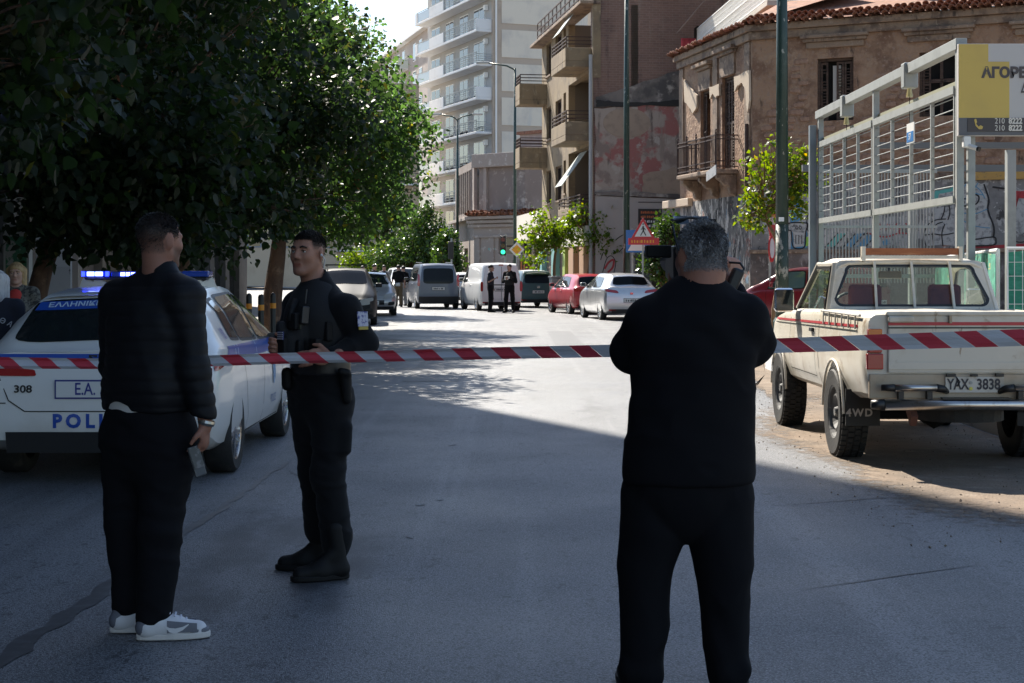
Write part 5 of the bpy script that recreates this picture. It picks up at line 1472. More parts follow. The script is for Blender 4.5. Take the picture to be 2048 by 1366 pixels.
# ================================================================ VEHICLES
glass_car = M('tinted_car_glass', (.012, .016, .018), .04, spec=.9, coat=.6)
glass_sky = M('car_glass_reflective', (.018, .024, .026), .04, spec=.5)
tail_red = M('tail_lamp_red', (.33, .012, .012), .15, coat=.8)
lamp_orange = M('lamp_orange', (.6, .16, .02), .2, coat=.6)
head_clear = M('headlamp_clear', (.35, .37, .38), .12, coat=1)
plate_w = M('number_plate_white', (.62, .62, .6), .5); plate_k = M('number_plate_black', (.02, .02, .03), .5)
well = M('wheel_well', (.008, .008, .008), .9)
def smooth_tab(tab, ys, w=.06):
    ya = np.array([p[0] for p in tab]); va = np.array([p[1] for p in tab])
    out = np.zeros(len(ys)); offs = np.linspace(-2, 2, 9); ker = np.exp(-offs ** 2 / 2); ker /= ker.sum()
    for o, k in zip(offs, ker): out += k * np.interp(np.asarray(ys) + o * w, ya, va)
    return out
class Car:
    """loft from side-profile tables; local frame: x right, y forward, z up, origin on the ground at mid-length"""
    def __init__(s, L, W, bot, mid, belt, top, wr, plan, rear_lean=(), front_lean=(), sm=.06, n=64, tuck=.05, belt_in=.06):
        s.L, s.W = L, W
        e = np.linspace(-1, 1, n); ys = np.sign(e) * (1 - (1 - np.abs(e)) ** 1.35) * L / 2
        s.ys = ys
        T = lambda t, w=sm: smooth_tab(t, ys, w)
        s.bot, s.mid, s.belt, s.tp, s.wr, s.plan = T(bot), T(mid), T(belt), T(top), T(wr), T(plan, .03)
        s.rl, s.fl = rear_lean, front_lean
        s.tuck, s.bi = tuck, belt_in
        s.secs = [s._sec(i) for i in range(n)]
    def _sec(s, i):
        p = s.plan[i] * s.W / 2; b, m, bl, t, wr = s.bot[i], s.mid[i], s.belt[i], s.tp[i], s.wr[i] * s.plan[i]
        wr = min(wr, p - s.bi - .005)
        h = max(t - bl, .02)
        K = [(0, b), (p * .86, b), (p - s.tuck, b + .05), (p - .012, b + .18), (p, m), (p - .012, (m + bl) / 2 + .03), (p - s.bi * .55, bl - .035), (p - s.bi, bl),
             (p - s.bi - (p - s.bi - wr) * .55, bl + h * .58), (wr, bl + h * .87), (wr * .93, bl + h * .965), (wr * .7, t - .006), (0, t + .012)]
        K = np.array(K)
        d = np.r_[0, np.cumsum(np.hypot(*np.diff(K, axis=0).T))]
        # keep the knees of the profile and add points between
        out = []
        for j in range(len(K) - 1):
            for q in ((0, .5) if j not in (0,) else (0,)): out.append(K[j] * (1 - q) + K[j + 1] * q)
        out.append(K[-1])
        return np.array(out)
    def warp(s, p):
        x, y, z = p
        if s.rl:
            f = np.clip((-s.L / 2 + .55 - y) / .55, 0, 1)
            y = y + f * np.interp(z, [a for a, b in s.rl], [b for a, b in s.rl])
        if s.fl:
            f = np.clip((y - s.L / 2 + .55) / .55, 0, 1)
            y = y - f * np.interp(z, [a for a, b in s.fl], [b for a, b in s.fl])
        return (x, y, z)
    def body_mb(s):
        m = MB(); n = len(s.secs); k = len(s.secs[0]); ring = 2 * k - 2
        for i in range(n):
            sec = s.secs[i]
            for j in range(k): m.v.append(s.warp((sec[j][0], s.ys[i], sec[j][1])))
            for j in range(k - 2, 0, -1): m.v.append(s.warp((-sec[j][0], s.ys[i], sec[j][1])))
        for i in range(n - 1):
            for j in range(ring):
                j2 = (j + 1) % ring
                m.f.append([i * ring + j, i * ring + j2, (i + 1) * ring + j2, (i + 1) * ring + j]); m.mi.append(0)
        for e, fl in ((0, True), (n - 1, False)):
            # end cap in strips between mirrored points
            o = e * ring
            for j in range(k - 1):
                a, b = j, j + 1
                c, d = (ring - b) % ring, (ring - a) % ring
                q = [o + a, o + b] + ([o + c] if c != b else []) + ([o + d] if d != a else [])
                if len(q) >= 3: m.f.append(q); m.mi.append(0)
        return m
    def side(s, y, z, off=.004, sg=1):
        i = np.interp(y, s.ys, np.arange(len(s.ys))); i0 = int(min(i, len(s.ys) - 2)); t = i - i0
        sec = s.secs[i0] * (1 - t) + s.secs[i0 + 1] * t
        q = sec[2:]
        x = np.interp(z, q[:, 1], q[:, 0])
        x2 = np.interp(z + .02, q[:, 1], q[:, 0]); nz = -(x2 - x) / .02
        ln = math.hypot(1, nz)
        X_, Y_, Z_ = s.warp((x + off / ln, y, z + off * nz / ln))
        return (sg * X_, Y_, Z_)
    def topz(s, x, y, off=.004):
        i = np.interp(y, s.ys, np.arange(len(s.ys))); i0 = int(min(i, len(s.ys) - 2)); t = i - i0
        sec = s.secs[i0] * (1 - t) + s.secs[i0 + 1] * t
        q = sec[12:][::-1]
        z = np.interp(abs(x), q[:, 0], q[:, 1])
        # slope along y for the offset direction
        return s.warp((x, y, z)), off
    def top(s, x, y, off=.004):
        (a, b, c), _ = s.topz(x, y); (a2, b2, c2), _ = s.topz(x, y + .03)
        n = Vector((0, -(c2 - c), b2 - b)).normalized()
        return (a, b + n.y * off, c + n.z * off)
    def rear(s, x, z, off=.004):
        q = s.warp((x, -s.L / 2, z)); return (q[0], q[1] - off, q[2])
    def front(s, x, z, off=.004):
        q = s.warp((x, s.L / 2, z)); return (q[0], q[1] + off, q[2])

def rsq(a, b, r):
    """unit square -> unit square with softened corners"""
    x, y = 2 * a - 1, 2 * b - 1
    k = max(abs(x), abs(y))
    if k == 0: return .5, .5
    x0, y0 = x / k, y / k
    # superellipse limit
    n = 2 / max(r, .05)
    q = (abs(x0) ** n + abs(y0) ** n) ** (1 / n)
    return (x / q + 1) / 2, (y / q + 1) / 2
def panel(fn, quad, n=8, r=.35, thick=.0):
    """quad of 4 parameter pairs (00,10,11,01) -> surface patch mesh"""
    q = [Vector((*p, 0)) for p in quad]
    m = MB()
    def P(a, b):
        a, b = rsq(a, b, r) if r else (a, b)
        w = q[0] * (1 - a) * (1 - b) + q[1] * a * (1 - b) + q[2] * a * b + q[3] * (1 - a) * b
        return fn(w.x, w.y)
    return m.grid(P, n, n)
def sharp(o, ang=32):
    me = o.data
    me.polygons.foreach_set('use_smooth', [True] * len(me.polygons))
    me.set_sharp_from_angle(angle=R(ang))
    return o
def boolean_cut(o, cut_mb, mat):
    co = cut_mb.build('cutter', mat)
    md = o.modifiers.new('cut', 'BOOLEAN'); md.object = co; md.operation = 'DIFFERENCE'; md.solver = 'EXACT'; md.material_mode = 'TRANSFER'
    dg = bpy.context.evaluated_depsgraph_get()
    me = bpy.data.meshes.new_from_object(o.evaluated_get(dg))
    o.modifiers.clear(); o.data = me
    bpy.data.objects.remove(co)
def wheel(parent, x, y, r, w, spokes=5, rimm=None, rim_r=.66, sg=1, style='alloy', tread=False):
    """sg=+1: the outer face looks to +x"""
    rimm = rimm or alu
    Rm = Matrix.Translation((x, y, r)) @ Matrix.Rotation(R(90) * sg, 4, 'Y')
    k = rim_r * r
    t = MB().lathe([(k, -w / 2), (r * .93, -w / 2), (r, -w * .38), (r, w * .38), (r * .93, w / 2), (k, w / 2 - .01), (k * .97, w / 2 - .04), (k * .97, -w / 2)], 28, Rm, closed=True)
    o = t.build('wheel', rubber, parent); sharp(o, 50)
    m = MB().lathe([(k * .99, w / 2 - .012), (k * .93, w / 2 - .02), (k * .9, w / 2 - .055)], 28, Rm)
    m.lathe([(.0, w / 2 - .02), (k * .16, w / 2 - .022), (k * .2, w / 2 - .05)], 14, Rm)
    if style == 'steel':
        m.lathe([(k * .9, w / 2 - .055), (k * .62, w / 2 - .03), (k * .4, w / 2 - .075), (k * .18, w / 2 - .06)], 24, Rm)
    for q in range(spokes):
        a = 2 * math.pi * q / spokes
        for da in ((-.16, .16) if style == 'twin' else (0,)):
            p0 = Vector((k * .15 * math.cos(a), k * .15 * math.sin(a), w / 2 - .035)); p1 = Vector((k * .93 * math.cos(a + da), k * .93 * math.sin(a + da), w / 2 - .03))
            m2 = MB().bar(p0, p1, k * (.11 if style == 'twin' else .2), .022)
            m.add([Rm @ Vector(v) for v in m2.v], m2.f)
    m.build('rim', rimm, o)
    MB().lathe([(0, w / 2 - .085), (k * .95, w / 2 - .085)], 20, Rm).build('brake_disc', well, o)
    if tread:
        me = MB()
        for q in range(44):
            a = 2 * math.pi * q / 44
            for j, zz in enumerate((-.36, -.12, .12, .36)):
                aa = a + (.06 if j % 2 else 0)
                c = Vector((r * math.cos(aa), r * math.sin(aa), zz * w))
                mt = Matrix.Rotation(aa, 3, 'Z')
                b = MB().box((0, 0, 0), (.009, r * .052, w * .095))
                me.add([Rm @ (mt @ Vector(v) + c) for v in b.v], b.f)
        me.build('tread', rubber, o)
    return o
def make_body(car, parent, mat, axles, wr, wx, name='body', cut=True, extra=None):
    o = car.body_mb().build(name, mat, parent)
    if cut:
        c = MB()
        for y in axles:
            for sg in (-1, 1):
                c.tube([(sg * (car.W / 2 + .2), y, wr * .96), (sg * (car.W / 2 - wx), y, wr * .96)], wr * 1.16, 24)
        if extra: extra(c)
        boolean_cut(o, c, well)
        o.parent = parent
    sharp(o, 34)
    return o
def mirror(parent, x, y, z, mat, sg, s=1.0):
    o = MB().box((x + sg * .1 * s, y, z), (.1 * s, .055 * s, .07 * s)).build('mirror', mat, parent, bevel=.03 * s)
    MB().box((x + sg * .1 * s, y - .057 * s, z), (.08 * s, .003, .055 * s)).build('mirror_glass', glass_sky, o)
    MB().box((x - sg * .02, y, z - .05 * s), (.05 * s, .03 * s, .02 * s)).build('mirror_arm', black_plastic, o)
    return o
def plate_on(parent, car, x, z, w, h, txt, end='rear', frame=None, size=None, blue=False, colr=None):
    f = car.rear if end == 'rear' else car.front
    p = Vector(f(x, z, .012)); sy = 1 if end == 'rear' else -1
    b = MB().box((p.x, p.y, p.z), (w / 2, .006, h / 2)).build('number_plate', plate_w, parent)
    MB().box((p.x, p.y + sy * .004, p.z), (w / 2 + .012, .005, h / 2 + .012)).build('plate_frame', frame or black_plastic, b)
    if txt == '#':
        word_bars(MB(), p.x - w * .4, p.x + w * .42, p.z, h * .6, p.y - sy * .0075, int(p.z * 1000)).build('plate_marks', plate_k, b)
    elif txt:
        o = link('plate_lettering', text_mesh(txt, (size or h * .95), bold=.0015, sx=.78), colr or plate_k, b, (p.x, p.y - sy * .009, p.z), (R(90), 0, 0 if end == 'rear' else R(180)))
    return b
def side_glass(car, parent, quads, mat, black=True, r=.25, sides=(-1, 1)):
    for sg in sides:
        for q in quads:
            o = panel(lambda y, z: car.side(y, z, .006, sg), q, 8, r).build('side_window', mat, parent, smooth=True)
            if black:
                c = [sum(p[i] for p in q) / 4 for i in (0, 1)]
                q2 = [(p[0] + (.035 if p[0] > c[0] else -.035), p[1] + (.022 if p[1] > c[1] else -.022)) for p in q]
                panel(lambda y, z: car.side(y, z, .003, sg), q2, 8, r).build('window_seal', black_plastic, o, smooth=True)
def seam(car, parent, pts, sg, w=.008):
    m = MB()
    P = []
    for i in range(len(pts) - 1):
        for k in range(8): P.append(tuple(pts[i][j] + (pts[i + 1][j] - pts[i][j]) * k / 8 for j in (0, 1)))
    P.append(pts[-1])
    for i, p in enumerate(P):
        a = Vector(P[min(i + 1, len(P) - 1)]) - Vector(P[max(i - 1, 0)]); a.normalize()
        nrm = Vector((-a.y, a.x)) * w / 2
        m.v += [car.side(p[0] + nrm.x, p[1] + nrm.y, .0025, sg), car.side(p[0] - nrm.x, p[1] - nrm.y, .0025, sg)]
    for i in range(len(P) - 1): m.f.append([2 * i, 2 * i + 1, 2 * i + 3, 2 * i + 2]); m.mi.append(0)
    return m.build('door_seam', well, parent, fix=False)

# ---------------------------------------------------------------- police hatchback
pol_white = M('police_white_paint', (.66, .65, .62), .3, coat=.6, layers=[((.6, .58, .54), 2, .5, .75)])
pol_blue = M('police_blue_film', (.02, .075, .36), .28, coat=.4)
PC = Car(4.37, 1.84,
         bot=[(-2.2, .34), (-1.9, .22), (1.8, .2), (2.2, .28)],
         mid=[(-2.2, .66), (-1.4, .68), (1.4, .66), (2.2, .55)],
         belt=[(-2.2, .93), (-1.9, 1.0), (-1.2, 1.0), (0, .96), (1.0, .93), (1.3, .9), (2.0, .74), (2.2, .64)],
         top=[(-2.2, .95), (-2.08, 1.02), (-1.62, 1.345), (-1.45, 1.395), (-.9, 1.43), (-.2, 1.45), (.35, 1.41), (1.22, 1.03), (1.35, .99), (2.05, .80), (2.2, .66)],
         wr=[(-2.2, .70), (-2.0, .70), (-1.5, .57), (-.3, .60), (.4, .58), (1.2, .70), (2.2, .66)],
         plan=[(-2.19, .90), (-2.05, .965), (-1.6, 1.0), (1.5, 1.0), (1.95, .94), (2.12, .84), (2.19, .74)],
         rear_lean=[(.2, .06), (.45, 0), (.75, .02), (1.0, .10), (1.4, .10)], front_lean=[(.2, .08), (.45, 0), (.8, .06)], tuck=.05)
pc_y = 12.47 + 1.365
pc = empty('police_car', (-3.05, pc_y, 0), R(0), 'white police hatchback with lit blue roof lights parked at the left kerb', 'police car')
body = make_body(PC, pc, pol_white, (-1.365, 1.31), .325, .3)
for (x, y, sg) in ((.92 - .115, -1.365, 1), (-.92 + .115, -1.365, -1), (.92 - .115, 1.31, 1), (-.92 + .115, 1.31, -1)):
    wheel(pc, x, y, .325, .22, 5, M('diamond_cut_alloy', (.42, .42, .43), .25, metal=1), .7, sg, 'twin')
# rear glass with blue banner
rg = panel(lambda x, y: PC.top(x, y, .006), [(-.66, -2.06), (.66, -2.06), (.56, -1.60), (-.56, -1.60)], 12, .22).build('rear_window', glass_car, pc, smooth=True)
bn = panel(lambda x, y: PC.top(x, y, .012), [(-.56, -1.735), (.56, -1.735), (.535, -1.635), (-.535, -1.635)], 8, 0).build('window_banner', pol_blue, rg, smooth=True)
def lay_text(txt, size, fn, mat, parent, name, bold=0, sx=1., align='CENTER', sub=0, space=1.):
    me = text_mesh(txt, size, bold=bold, sx=sx, align=align, space=space)
    for v in me.vertices:
        v.co = fn(v.co.x, v.co.y)
    return link(name, me, mat, parent)
pale_txt = M('pale_blue_print', (.5, .6, .72), .5)
slope = (PC.top(0, -1.66)[2] - PC.top(0, -1.72)[2]) / .06
lay_text('ΕΛΛΗΝΙΚΗ ΑΣΤΥΝΟΜΙΑ', .1, lambda x, y: PC.top(x, -1.687 + y * .72, .017), pale_txt, bn, 'banner_lettering', bold=.002, sx=.82)
# spoiler lip and high brake lamp
MB().grid(lambda a, b: PC.top((a - .5) * 1.16, -1.58 + .07 * b, .02 - .02 * b), 8, 2).build('spoiler', pol_white, pc, smooth=True)
# tail lamps
for sg in (-1, 1):
    tl = panel(lambda x, z: PC.rear(sg * x, z, .008), [(.42, .795), (.86, .80), (.86, .86), (.44, .845)], 6, .2).build('tail_lamp', tail_red, pc, smooth=True)
    panel(lambda y, z: PC.side(y, z, .008, sg), [(-2.1, .82), (-1.80, .86), (-1.84, .92), (-2.1, .90)], 6, .2).build('tail_lamp_wrap', tail_red, tl, smooth=True)
dark_lamp = M('smoked_lamp', (.03, .008, .008), .12, coat=.8)
panel(lambda x, z: PC.rear(x, z, .006), [(-.74, .905), (.74, .905), (.72, .955), (-.72, .955)], 8, 0).build('blue_stripe', pol_blue, pc, smooth=True)
# tailgate outline and bumper
def rline(pts, w=.007, off=.004, mat=well, name='tailgate_seam'):
    m = MB()
    for (a, b) in zip(pts[:-1], pts[1:]):
        p, q = Vector(PC.rear(*a, off)), Vector(PC.rear(*b, off)); m.bar(p, q, .004, w, up=(0, 1, 0)) if False else m.bar(p, q, w, .004, up=(0, -1, 0))
    return m.build(name, mat, pc)
rline([(-.70, .80), (-.62, .62), (-.50, .54), (.50, .54), (.62, .62), (.70, .80)])
rline([(-.86, .60), (-.64, .60)]); rline([(.64, .60), (.86, .60)])
MB().grid(lambda a, b: PC.rear((a - .5) * 1.28, .235 + .155 * b, .014), 8, 3).build('lower_bumper', M('rough_black_plastic', (.015, .015, .016), .7), pc)
plate_on(pc, PC, -.02, .70, .50, .115, 'E.A. 3', frame=M('plate_blue_edge', (.03, .04, .2), .5), size=.125, colr=M('plate_blue_letters', (.03, .04, .22), .5))
lay_text('POLICE', .135, lambda x, y: PC.rear(x, .465 + y, .006), pol_blue, pc, 'bumper_lettering', bold=.006, space=1.45)
lay_text('308', .075, lambda x, y: PC.rear(x - .60 + .085, .70 + y, .007), black_plastic, pc, 'model_badge', bold=.002, sx=1.2)
lay_text('Σ', .1, lambda x, y: PC.rear(x - .2 + .18, .9 + y, .01), black_plastic, pc, 'emblem', bold=.004)
# side windows, door seams, stripe, writing
side_glass(PC, pc, [[(-1.28, 1.04), (-.98, 1.025), (-.94, 1.33), (-1.12, 1.31)], [(-.90, 1.02), (-.10, .995), (-.10, 1.365), (-.82, 1.345)], [(.0, .99), (.98, .965), (.42, 1.325), (.0, 1.365)]], glass_car, r=.14)
for sg in (-1, 1):
    seam(PC, pc, [(-.96, .98), (-1.02, .8), (-.86, .42), (-.8, .27)], sg); seam(PC, pc, [(-.05, .98), (-.05, .27)], sg); seam(PC, pc, [(.98, .94), (1.02, .7), (.92, .27)], sg); seam(PC, pc, [(-.8, .27), (.92, .27)], sg)
    st = panel(lambda y, z: PC.side(y, z, .004, sg), [(-1.75, .885), (1.15, .845), (1.05, .955), (-1.6, .985)], 10, 0).build('side_stripe', pol_blue, pc, smooth=True)
    for y0 in (-1.42, -1.3, -.4):
        panel(lambda y, z: PC.side(y, z, .006, sg), [(y0, .88), (y0 + .02, .88), (y0 + .1, .985), (y0 + .08, .985)], 3, 0).build('stripe_line', pale_txt, st)
    for y0 in (-.62, .38):
        p = PC.side(y0, .86, .022, sg); MB().box(p, (.014, .09, .016)).build('door_handle', pol_white, pc, bevel=.008)
    lay_text('POLICE', .1, lambda x, y: PC.side(.48 - x * (-1 if sg > 0 else 1) , .43 + y, .006, sg), M('grey_blue_print', (.12, .17, .3), .5), pc, 'door_lettering', sx=.9, bold=.001)
    em = panel(lambda y, z: PC.side(y, z, .006, sg), [(.42, .56), (.56, .56), (.58, .82), (.40, .82)], 8, .8).build('door_emblem', M('emblem_blue', (.12, .24, .42), .5, layers=[((.4, .5, .6), 40, .5, .6)]), pc)
    lay_text('100', .12, lambda x, y: PC.side(-1.45 + x * (1 if sg > 0 else -1), 1.07 + y, .006, sg), pol_blue, pc, 'rear_pillar_lettering', sx=.8, bold=.001)
mirror(pc, .90, .78, 1.03, black_plastic, 1, 1.15); mirror(pc, -.90, .78, 1.03, black_plastic, -1, 1.15)
panel(lambda x, y: PC.top(x, y, .006), [(-.58, .42), (.58, .42), (.68, 1.16), (-.68, 1.16)], 10, .15).build('windscreen', glass_car, pc, smooth=True)
for sg in (-1, 1): panel(lambda x, z: PC.front(sg * x, z, .01), [(.3, .58), (.66, .6), (.66, .68), (.34, .66)], 4, .3).build('headlamp', head_clear, pc)
plate_on(pc, PC, 0, .45, .5, .11, '', 'front')
# roof bar with lit blue modules
lb = empty('light_bar', (0, -.42, 1.405)); lb.parent = pc; lb.scale = (.88, 1, .92)
blue_lens = M('blue_lens', (.01, .05, .3), .12, coat=.8)
blue_lit = M('lit_blue_module', (.02, .03, .6), .3, emis=(.01, .02, 1.0), estr=5)
blue_core = M('lit_blue_core', (.3, .4, 1), .3, emis=(.12, .16, 1.0), estr=7)
MB().b2(-.58, .58, -.09, .09, .09, .115).build('bar_base', black_plastic, lb, bevel=.01)
for sg in (-1, 1):
    MB().b2(sg * .34, sg * .60, -.09, .09, .116, .172).build('lens', blue_lens, lb, bevel=.015)
    MB().bar((sg * .50, 0, -.02), (sg * .44, 0, .09), .03, .12).bar((sg * .62, 0, -.05), (sg * .56, 0, .09), .02, .12).build('bar_foot', alu, lb)
MB().b2(-.335, .335, -.08, .08, .116, .165).build('lens', M('clear_blue_lens', (.03, .06, .22), .15, coat=.6), lb, bevel=.01)
for x in (-.52, -.44): MB().b2(x - .033, x + .033, -.103, -.092, .125, .163).build('lit_module', blue_core, lb)
for x in (-.59, -.365): MB().b2(x - .015, x + .015, -.101, -.092, .122, .166).build('lit_module', blue_lit, lb)
for x in (-.22, -.17, -.12, -.07): MB().b2(x - .018, x + .018, -.093, -.082, .125, .158).build('lit_module', blue_core, lb)
for x in (.04, .16, .22): MB().b2(x - .022, x + .022, -.093, -.082, .125, .158).build('lit_module', blue_lit if x < .2 else blue_core, lb)

# ---------------------------------------------------------------- cream pickup
cream = M('cream_truck_paint', (.60, .56, .48), .42, coat=.15, layers=[((.48, .41, .31), 1.6, .46, .68), ((.33, .25, .17), 5, .60, .74), ((.64, .59, .5), 3, .55, .7), ((.28, .2, .13), (14, 14, 2), .64, .72)], bump=.04, bs=8)
grime = M('dusty_cream', (.46, .37, .27), .6, layers=[((.36, .27, .18), 3, .45, .7)])
red_st = M('red_stripe', (.45, .03, .04), .4); blk_st = M('black_stripe', (.02, .03, .025), .4)
PW = 1.68
PK = Car(4.75, PW,
         bot=[(-2.4, .56), (-2.0, .55), (-1.2, .5), (2.1, .48), (2.4, .55)],
         mid=[(-2.4, .85), (2.4, .8)],
         belt=[(-2.4, 1.2), (-.45, 1.2), (.9, 1.17), (1.3, 1.15), (2.2, 1.05), (2.4, .95)],
         top=[(-2.4, 1.225), (-.5, 1.225), (.9, 1.2), (1.3, 1.19), (2.25, 1.08), (2.4, .96)],
         wr=[(-2.4, .76), (2.4, .72)],
         plan=[(-2.39, .97), (-2.3, 1.0), (1.7, 1.0), (2.2, .95), (2.39, .88)], sm=.03, tuck=.05, belt_in=.035)
pk_y = 12.38 + 2.375
pk = empty('pickup_truck', (3.56, pk_y, 0), 0, 'cream pickup truck with red side stripe and wooden board over the cab', 'pickup truck')
ax_r, ax_f = 13.5 - pk_y, 16.25 - pk_y
def bed_cut(c): c.b2(-PW / 2 + .09, PW / 2 - .09, -2.375 + .06, -.62, .78, 1.6); c.b2(-PW / 2 + .12, PW / 2 - .12, -.42, 1.0, .75, 1.6)
body = make_body(PK, pk, cream, (ax_r, ax_f), .375, .34, extra=bed_cut)
bed_in = M('bed_liner', (.2, .17, .14), .8)
for sg in (-1, 1):
    for y, nm in ((ax_r, 0), (ax_f, 1)):
        wheel(pk, sg * (PW / 2 - .095), y, .375, .235, 0, M('grey_steel_rim', (.10, .10, .10), .5, layers=[((.45, .4, .35), 12, .6, .7)]), .6, sg, 'steel', tread=True)
        # flared arch lip
        a = [Vector((sg * (PW / 2 + .012), y + .44 * math.cos(t), .375 + .44 * math.sin(t))) for t in np.linspace(.05, math.pi - .05, 15)]
        MB().tube(a, .012, 6).build('arch_lip', cream, pk, smooth=True)
# cab: pillars, roof, glass
cab = empty('cab'); cab.parent = pk
yb0, yb1 = -.55, -.40          # rear wall bottom / top
yf0, yf1 = 1.02, .42           # windscreen base / top
zb, zr = 1.20, 1.665
wb_, wt_ = .755, .64
def cabpt(x, y, z): return (x, y, z)
roof = MB()
prof = [(-wt_ - .035, zr - .07), (-wt_, zr - .02), (-wt_ + .08, zr + .012), (0, zr + .03), (wt_ - .08, zr + .012), (wt_, zr - .02), (wt_ + .035, zr - .07)]
roof.grid(lambda a, b: (np.interp(b, np.linspace(0, 1, 7), [p[0] for p in prof]), yb1 - .03 + a * (yf1 - yb1 + .06), np.interp(b, np.linspace(0, 1, 7), [p[1] for p in prof]) - .035 * (2 * a - 1) ** 4), 10, 12)
ro = roof.build('roof', cream, cab, smooth=True); sol = ro.modifiers.new('t', 'SOLIDIFY'); sol.thickness = .03
# rear wall of the cab with a window opening
def rear_ring(inner, outer, y0, y1):
    m = MB(); n = len(inner)
    fy = lambda z: yb0 + (yb1 - yb0) * (z - zb) / (zr - zb)
    vs = [(x, fy(z), z) for x, z in outer] + [(x, fy(z), z) for x, z in inner]
    m.add(vs, [[i, (i + 1) % n, n + (i + 1) % n, n + i] for i in range(n)])
    return m
def rounded(x0b, x0t, z0, z1, r, k=5):
    pts = []
    cs = [(x0b - r, z0 + r, -90), (x0t - r, z1 - r, 0), (-x0t + r, z1 - r, 90), (-x0b + r, z0 + r, 180)]
    for cx, cz, a0 in cs:
        for i in range(k + 1):
            a = R(a0 + 90 * i / k); pts.append((cx + r * math.cos(a), cz + r * math.sin(a)))
    return pts
inn = rounded(.665, .56, 1.265, 1.60, .06); out_ = rounded(wb_, wt_ + .03, 1.12, 1.655, .07); mid_ = rounded(.69, .585, 1.245, 1.62, .07)
o = rear_ring(mid_, out_, 0, 0).build('rear_wall', cream, cab); sol = o.modifiers.new('t', 'SOLIDIFY'); sol.thickness = .04
o = rear_ring(inn, mid_, 0, 0).build('window_rubber', black_plastic, cab); sol = o.modifiers.new('t', 'SOLIDIFY'); sol.thickness = .03
cg = glass_mat('clear_cab_glass', (.72, .78, .74))
fy = lambda z: yb0 + (yb1 - yb0) * (z - zb) / (zr - zb)
MB().add([(x, fy(z), z) for x, z in inn], [list(range(len(inn)))]).build('rear_window', cg, cab)
for sg in (-1, 1):
    S = lambda x, y, z: (sg * x, y, z)
    MB().bar(S(wb_ - .02, yf0, zb - .02), S(wt_, yf1, zr - .04), .05, .06).bar(S(wb_ - .02, yb0 + .04, zb - .04), S(wt_, yb1 + .04, zr - .04), .05, .11).bar(S(wt_ + .01, yb1, zr - .05), S(wt_ + .01, yf1, zr - .05), .04, .05).build('pillar', cream, cab, bevel=.012)
    MB().bar(S(wb_ - .005, yf0 - .1, zb), S(wt_ + .02, yf1 - .04, zr - .06), .03, .03).bar(S(wb_ - .005, yb0 + .12, zb), S(wt_ + .02, yb1 + .12, zr - .06), .03, .03).bar(S(wt_ + .022, yb1 + .1, zr - .075), S(wt_ + .022, yf1, zr - .075), .03, .03).build('window_rubber', black_plastic, cab)
    MB().add([S(wb_ - .005, yf0 - .1, zb), S(wb_ - .005, yb0 + .12, zb), S(wt_ + .01, yb1 + .12, zr - .07), S(wt_ + .01, yf1 - .02, zr - .07)], [(0, 1, 2, 3)]).build('side_window', cg, cab)
MB().add([(-wb_ + .03, yf0, zb), (wb_ - .03, yf0, zb), (wt_ - .02, yf1, zr - .04), (-wt_ + .02, yf1, zr - .04)], [(0, 1, 2, 3)]).build('windscreen', cg, cab)
# three guard bars over the rear window and the board on the roof
for x in (-.33, .01, .36):
    MB().bar((x, fy(1.2) - .035, 1.2), (x * .97, fy(1.64) - .035, 1.65), .022).build('guard_bar', cream, cab)
wd = M('orange_brown_board', (.30, .10, .035), .7, layers=[((.2, .06, .025), (2, 20, 20), .45, .65), ((.4, .17, .07), (3, 30, 30), .55, .7)], bump=.15)
MB().b2(-.40, .43, yb1 - .06, yb1 - .02, 1.705, 1.765).build('roof_board', wd, pk)
MB().b2(-.435, -.402, yb1 - .07, yb1 - .01, 1.65, 1.78).b2(.432, .465, yb1 - .07, yb1 - .01, 1.65, 1.78).b2(-.44, .47, yb1 - .055, yb1 - .03, 1.67, 1.70).build('board_bracket', cream, pk)
# interior
seat_m = M('maroon_seat', (.20, .055, .05), .85, layers=[((.14, .04, .04), 6, .45, .7)])
for x in (-.36, .36):
    s = MB().b2(x - .24, x + .24, -.30, -.18, .8, 1.22).build('seat', seat_m, pk, bevel=.05, seg=3)
    MB().b2(x - .15, x + .15, -.29, -.2, 1.225, 1.44).build('headrest', seat_m, s, bevel=.04, seg=3)
MB().b2(-.11, .11, .30, .33, 1.49, 1.56).build('inside_mirror', M('mirror_back', (.16, .14, .12), .3), pk, bevel=.012)
MB().bar((0, .34, 1.54), (0, .40, 1.63), .02).build('mirror_stem', black_plastic, pk)
MB().lathe([(.17, -.012), (.185, 0), (.17, .012), (.155, 0)], 20, Matrix.Translation((-.36, .32, 1.2)) @ Matrix.Rotation(R(65), 4, 'X'), closed=True).build('steering_wheel', black_plastic, pk)
MB().b2(-.7, .7, .55, .95, .8, 1.17).build('dashboard', black_plastic, pk, bevel=.04)
# tailgate details
MB().grid(lambda a, b: PK.rear((a - .5) * 1.30, .775 + .45 * b, .022 + .012 * math.cos(math.pi * (b - .5) * 2) * 0), 2, 2).build('tailgate', cream, pk)
tg_ = MB().b2(-.655, .655, -2.40, -2.378, .775, 1.215).build('tailgate', cream, pk, bevel=.01)
MB().b2(-.655, .655, -2.408, -2.401, .80, .86).build('tailgate_rib', cream, tg_, bevel=.006)
MB().b2(-.655, .655, -2.4035, -2.4, 1.142, 1.168).build('red_stripe', red_st, tg_)
MB().b2(-.655, .655, -2.4035, -2.4, 1.118, 1.130).build('black_stripe', blk_st, tg_)
MB().b2(-.67, .67, -2.41, -2.36, 1.216, 1.25).build('tailgate_cap', cream, tg_, bevel=.01)
for x in (-.56,): MB().b2(x - .1, x + .1, -2.435, -2.40, 1.165, 1.215).build('latch', cream, tg_, bevel=.012)
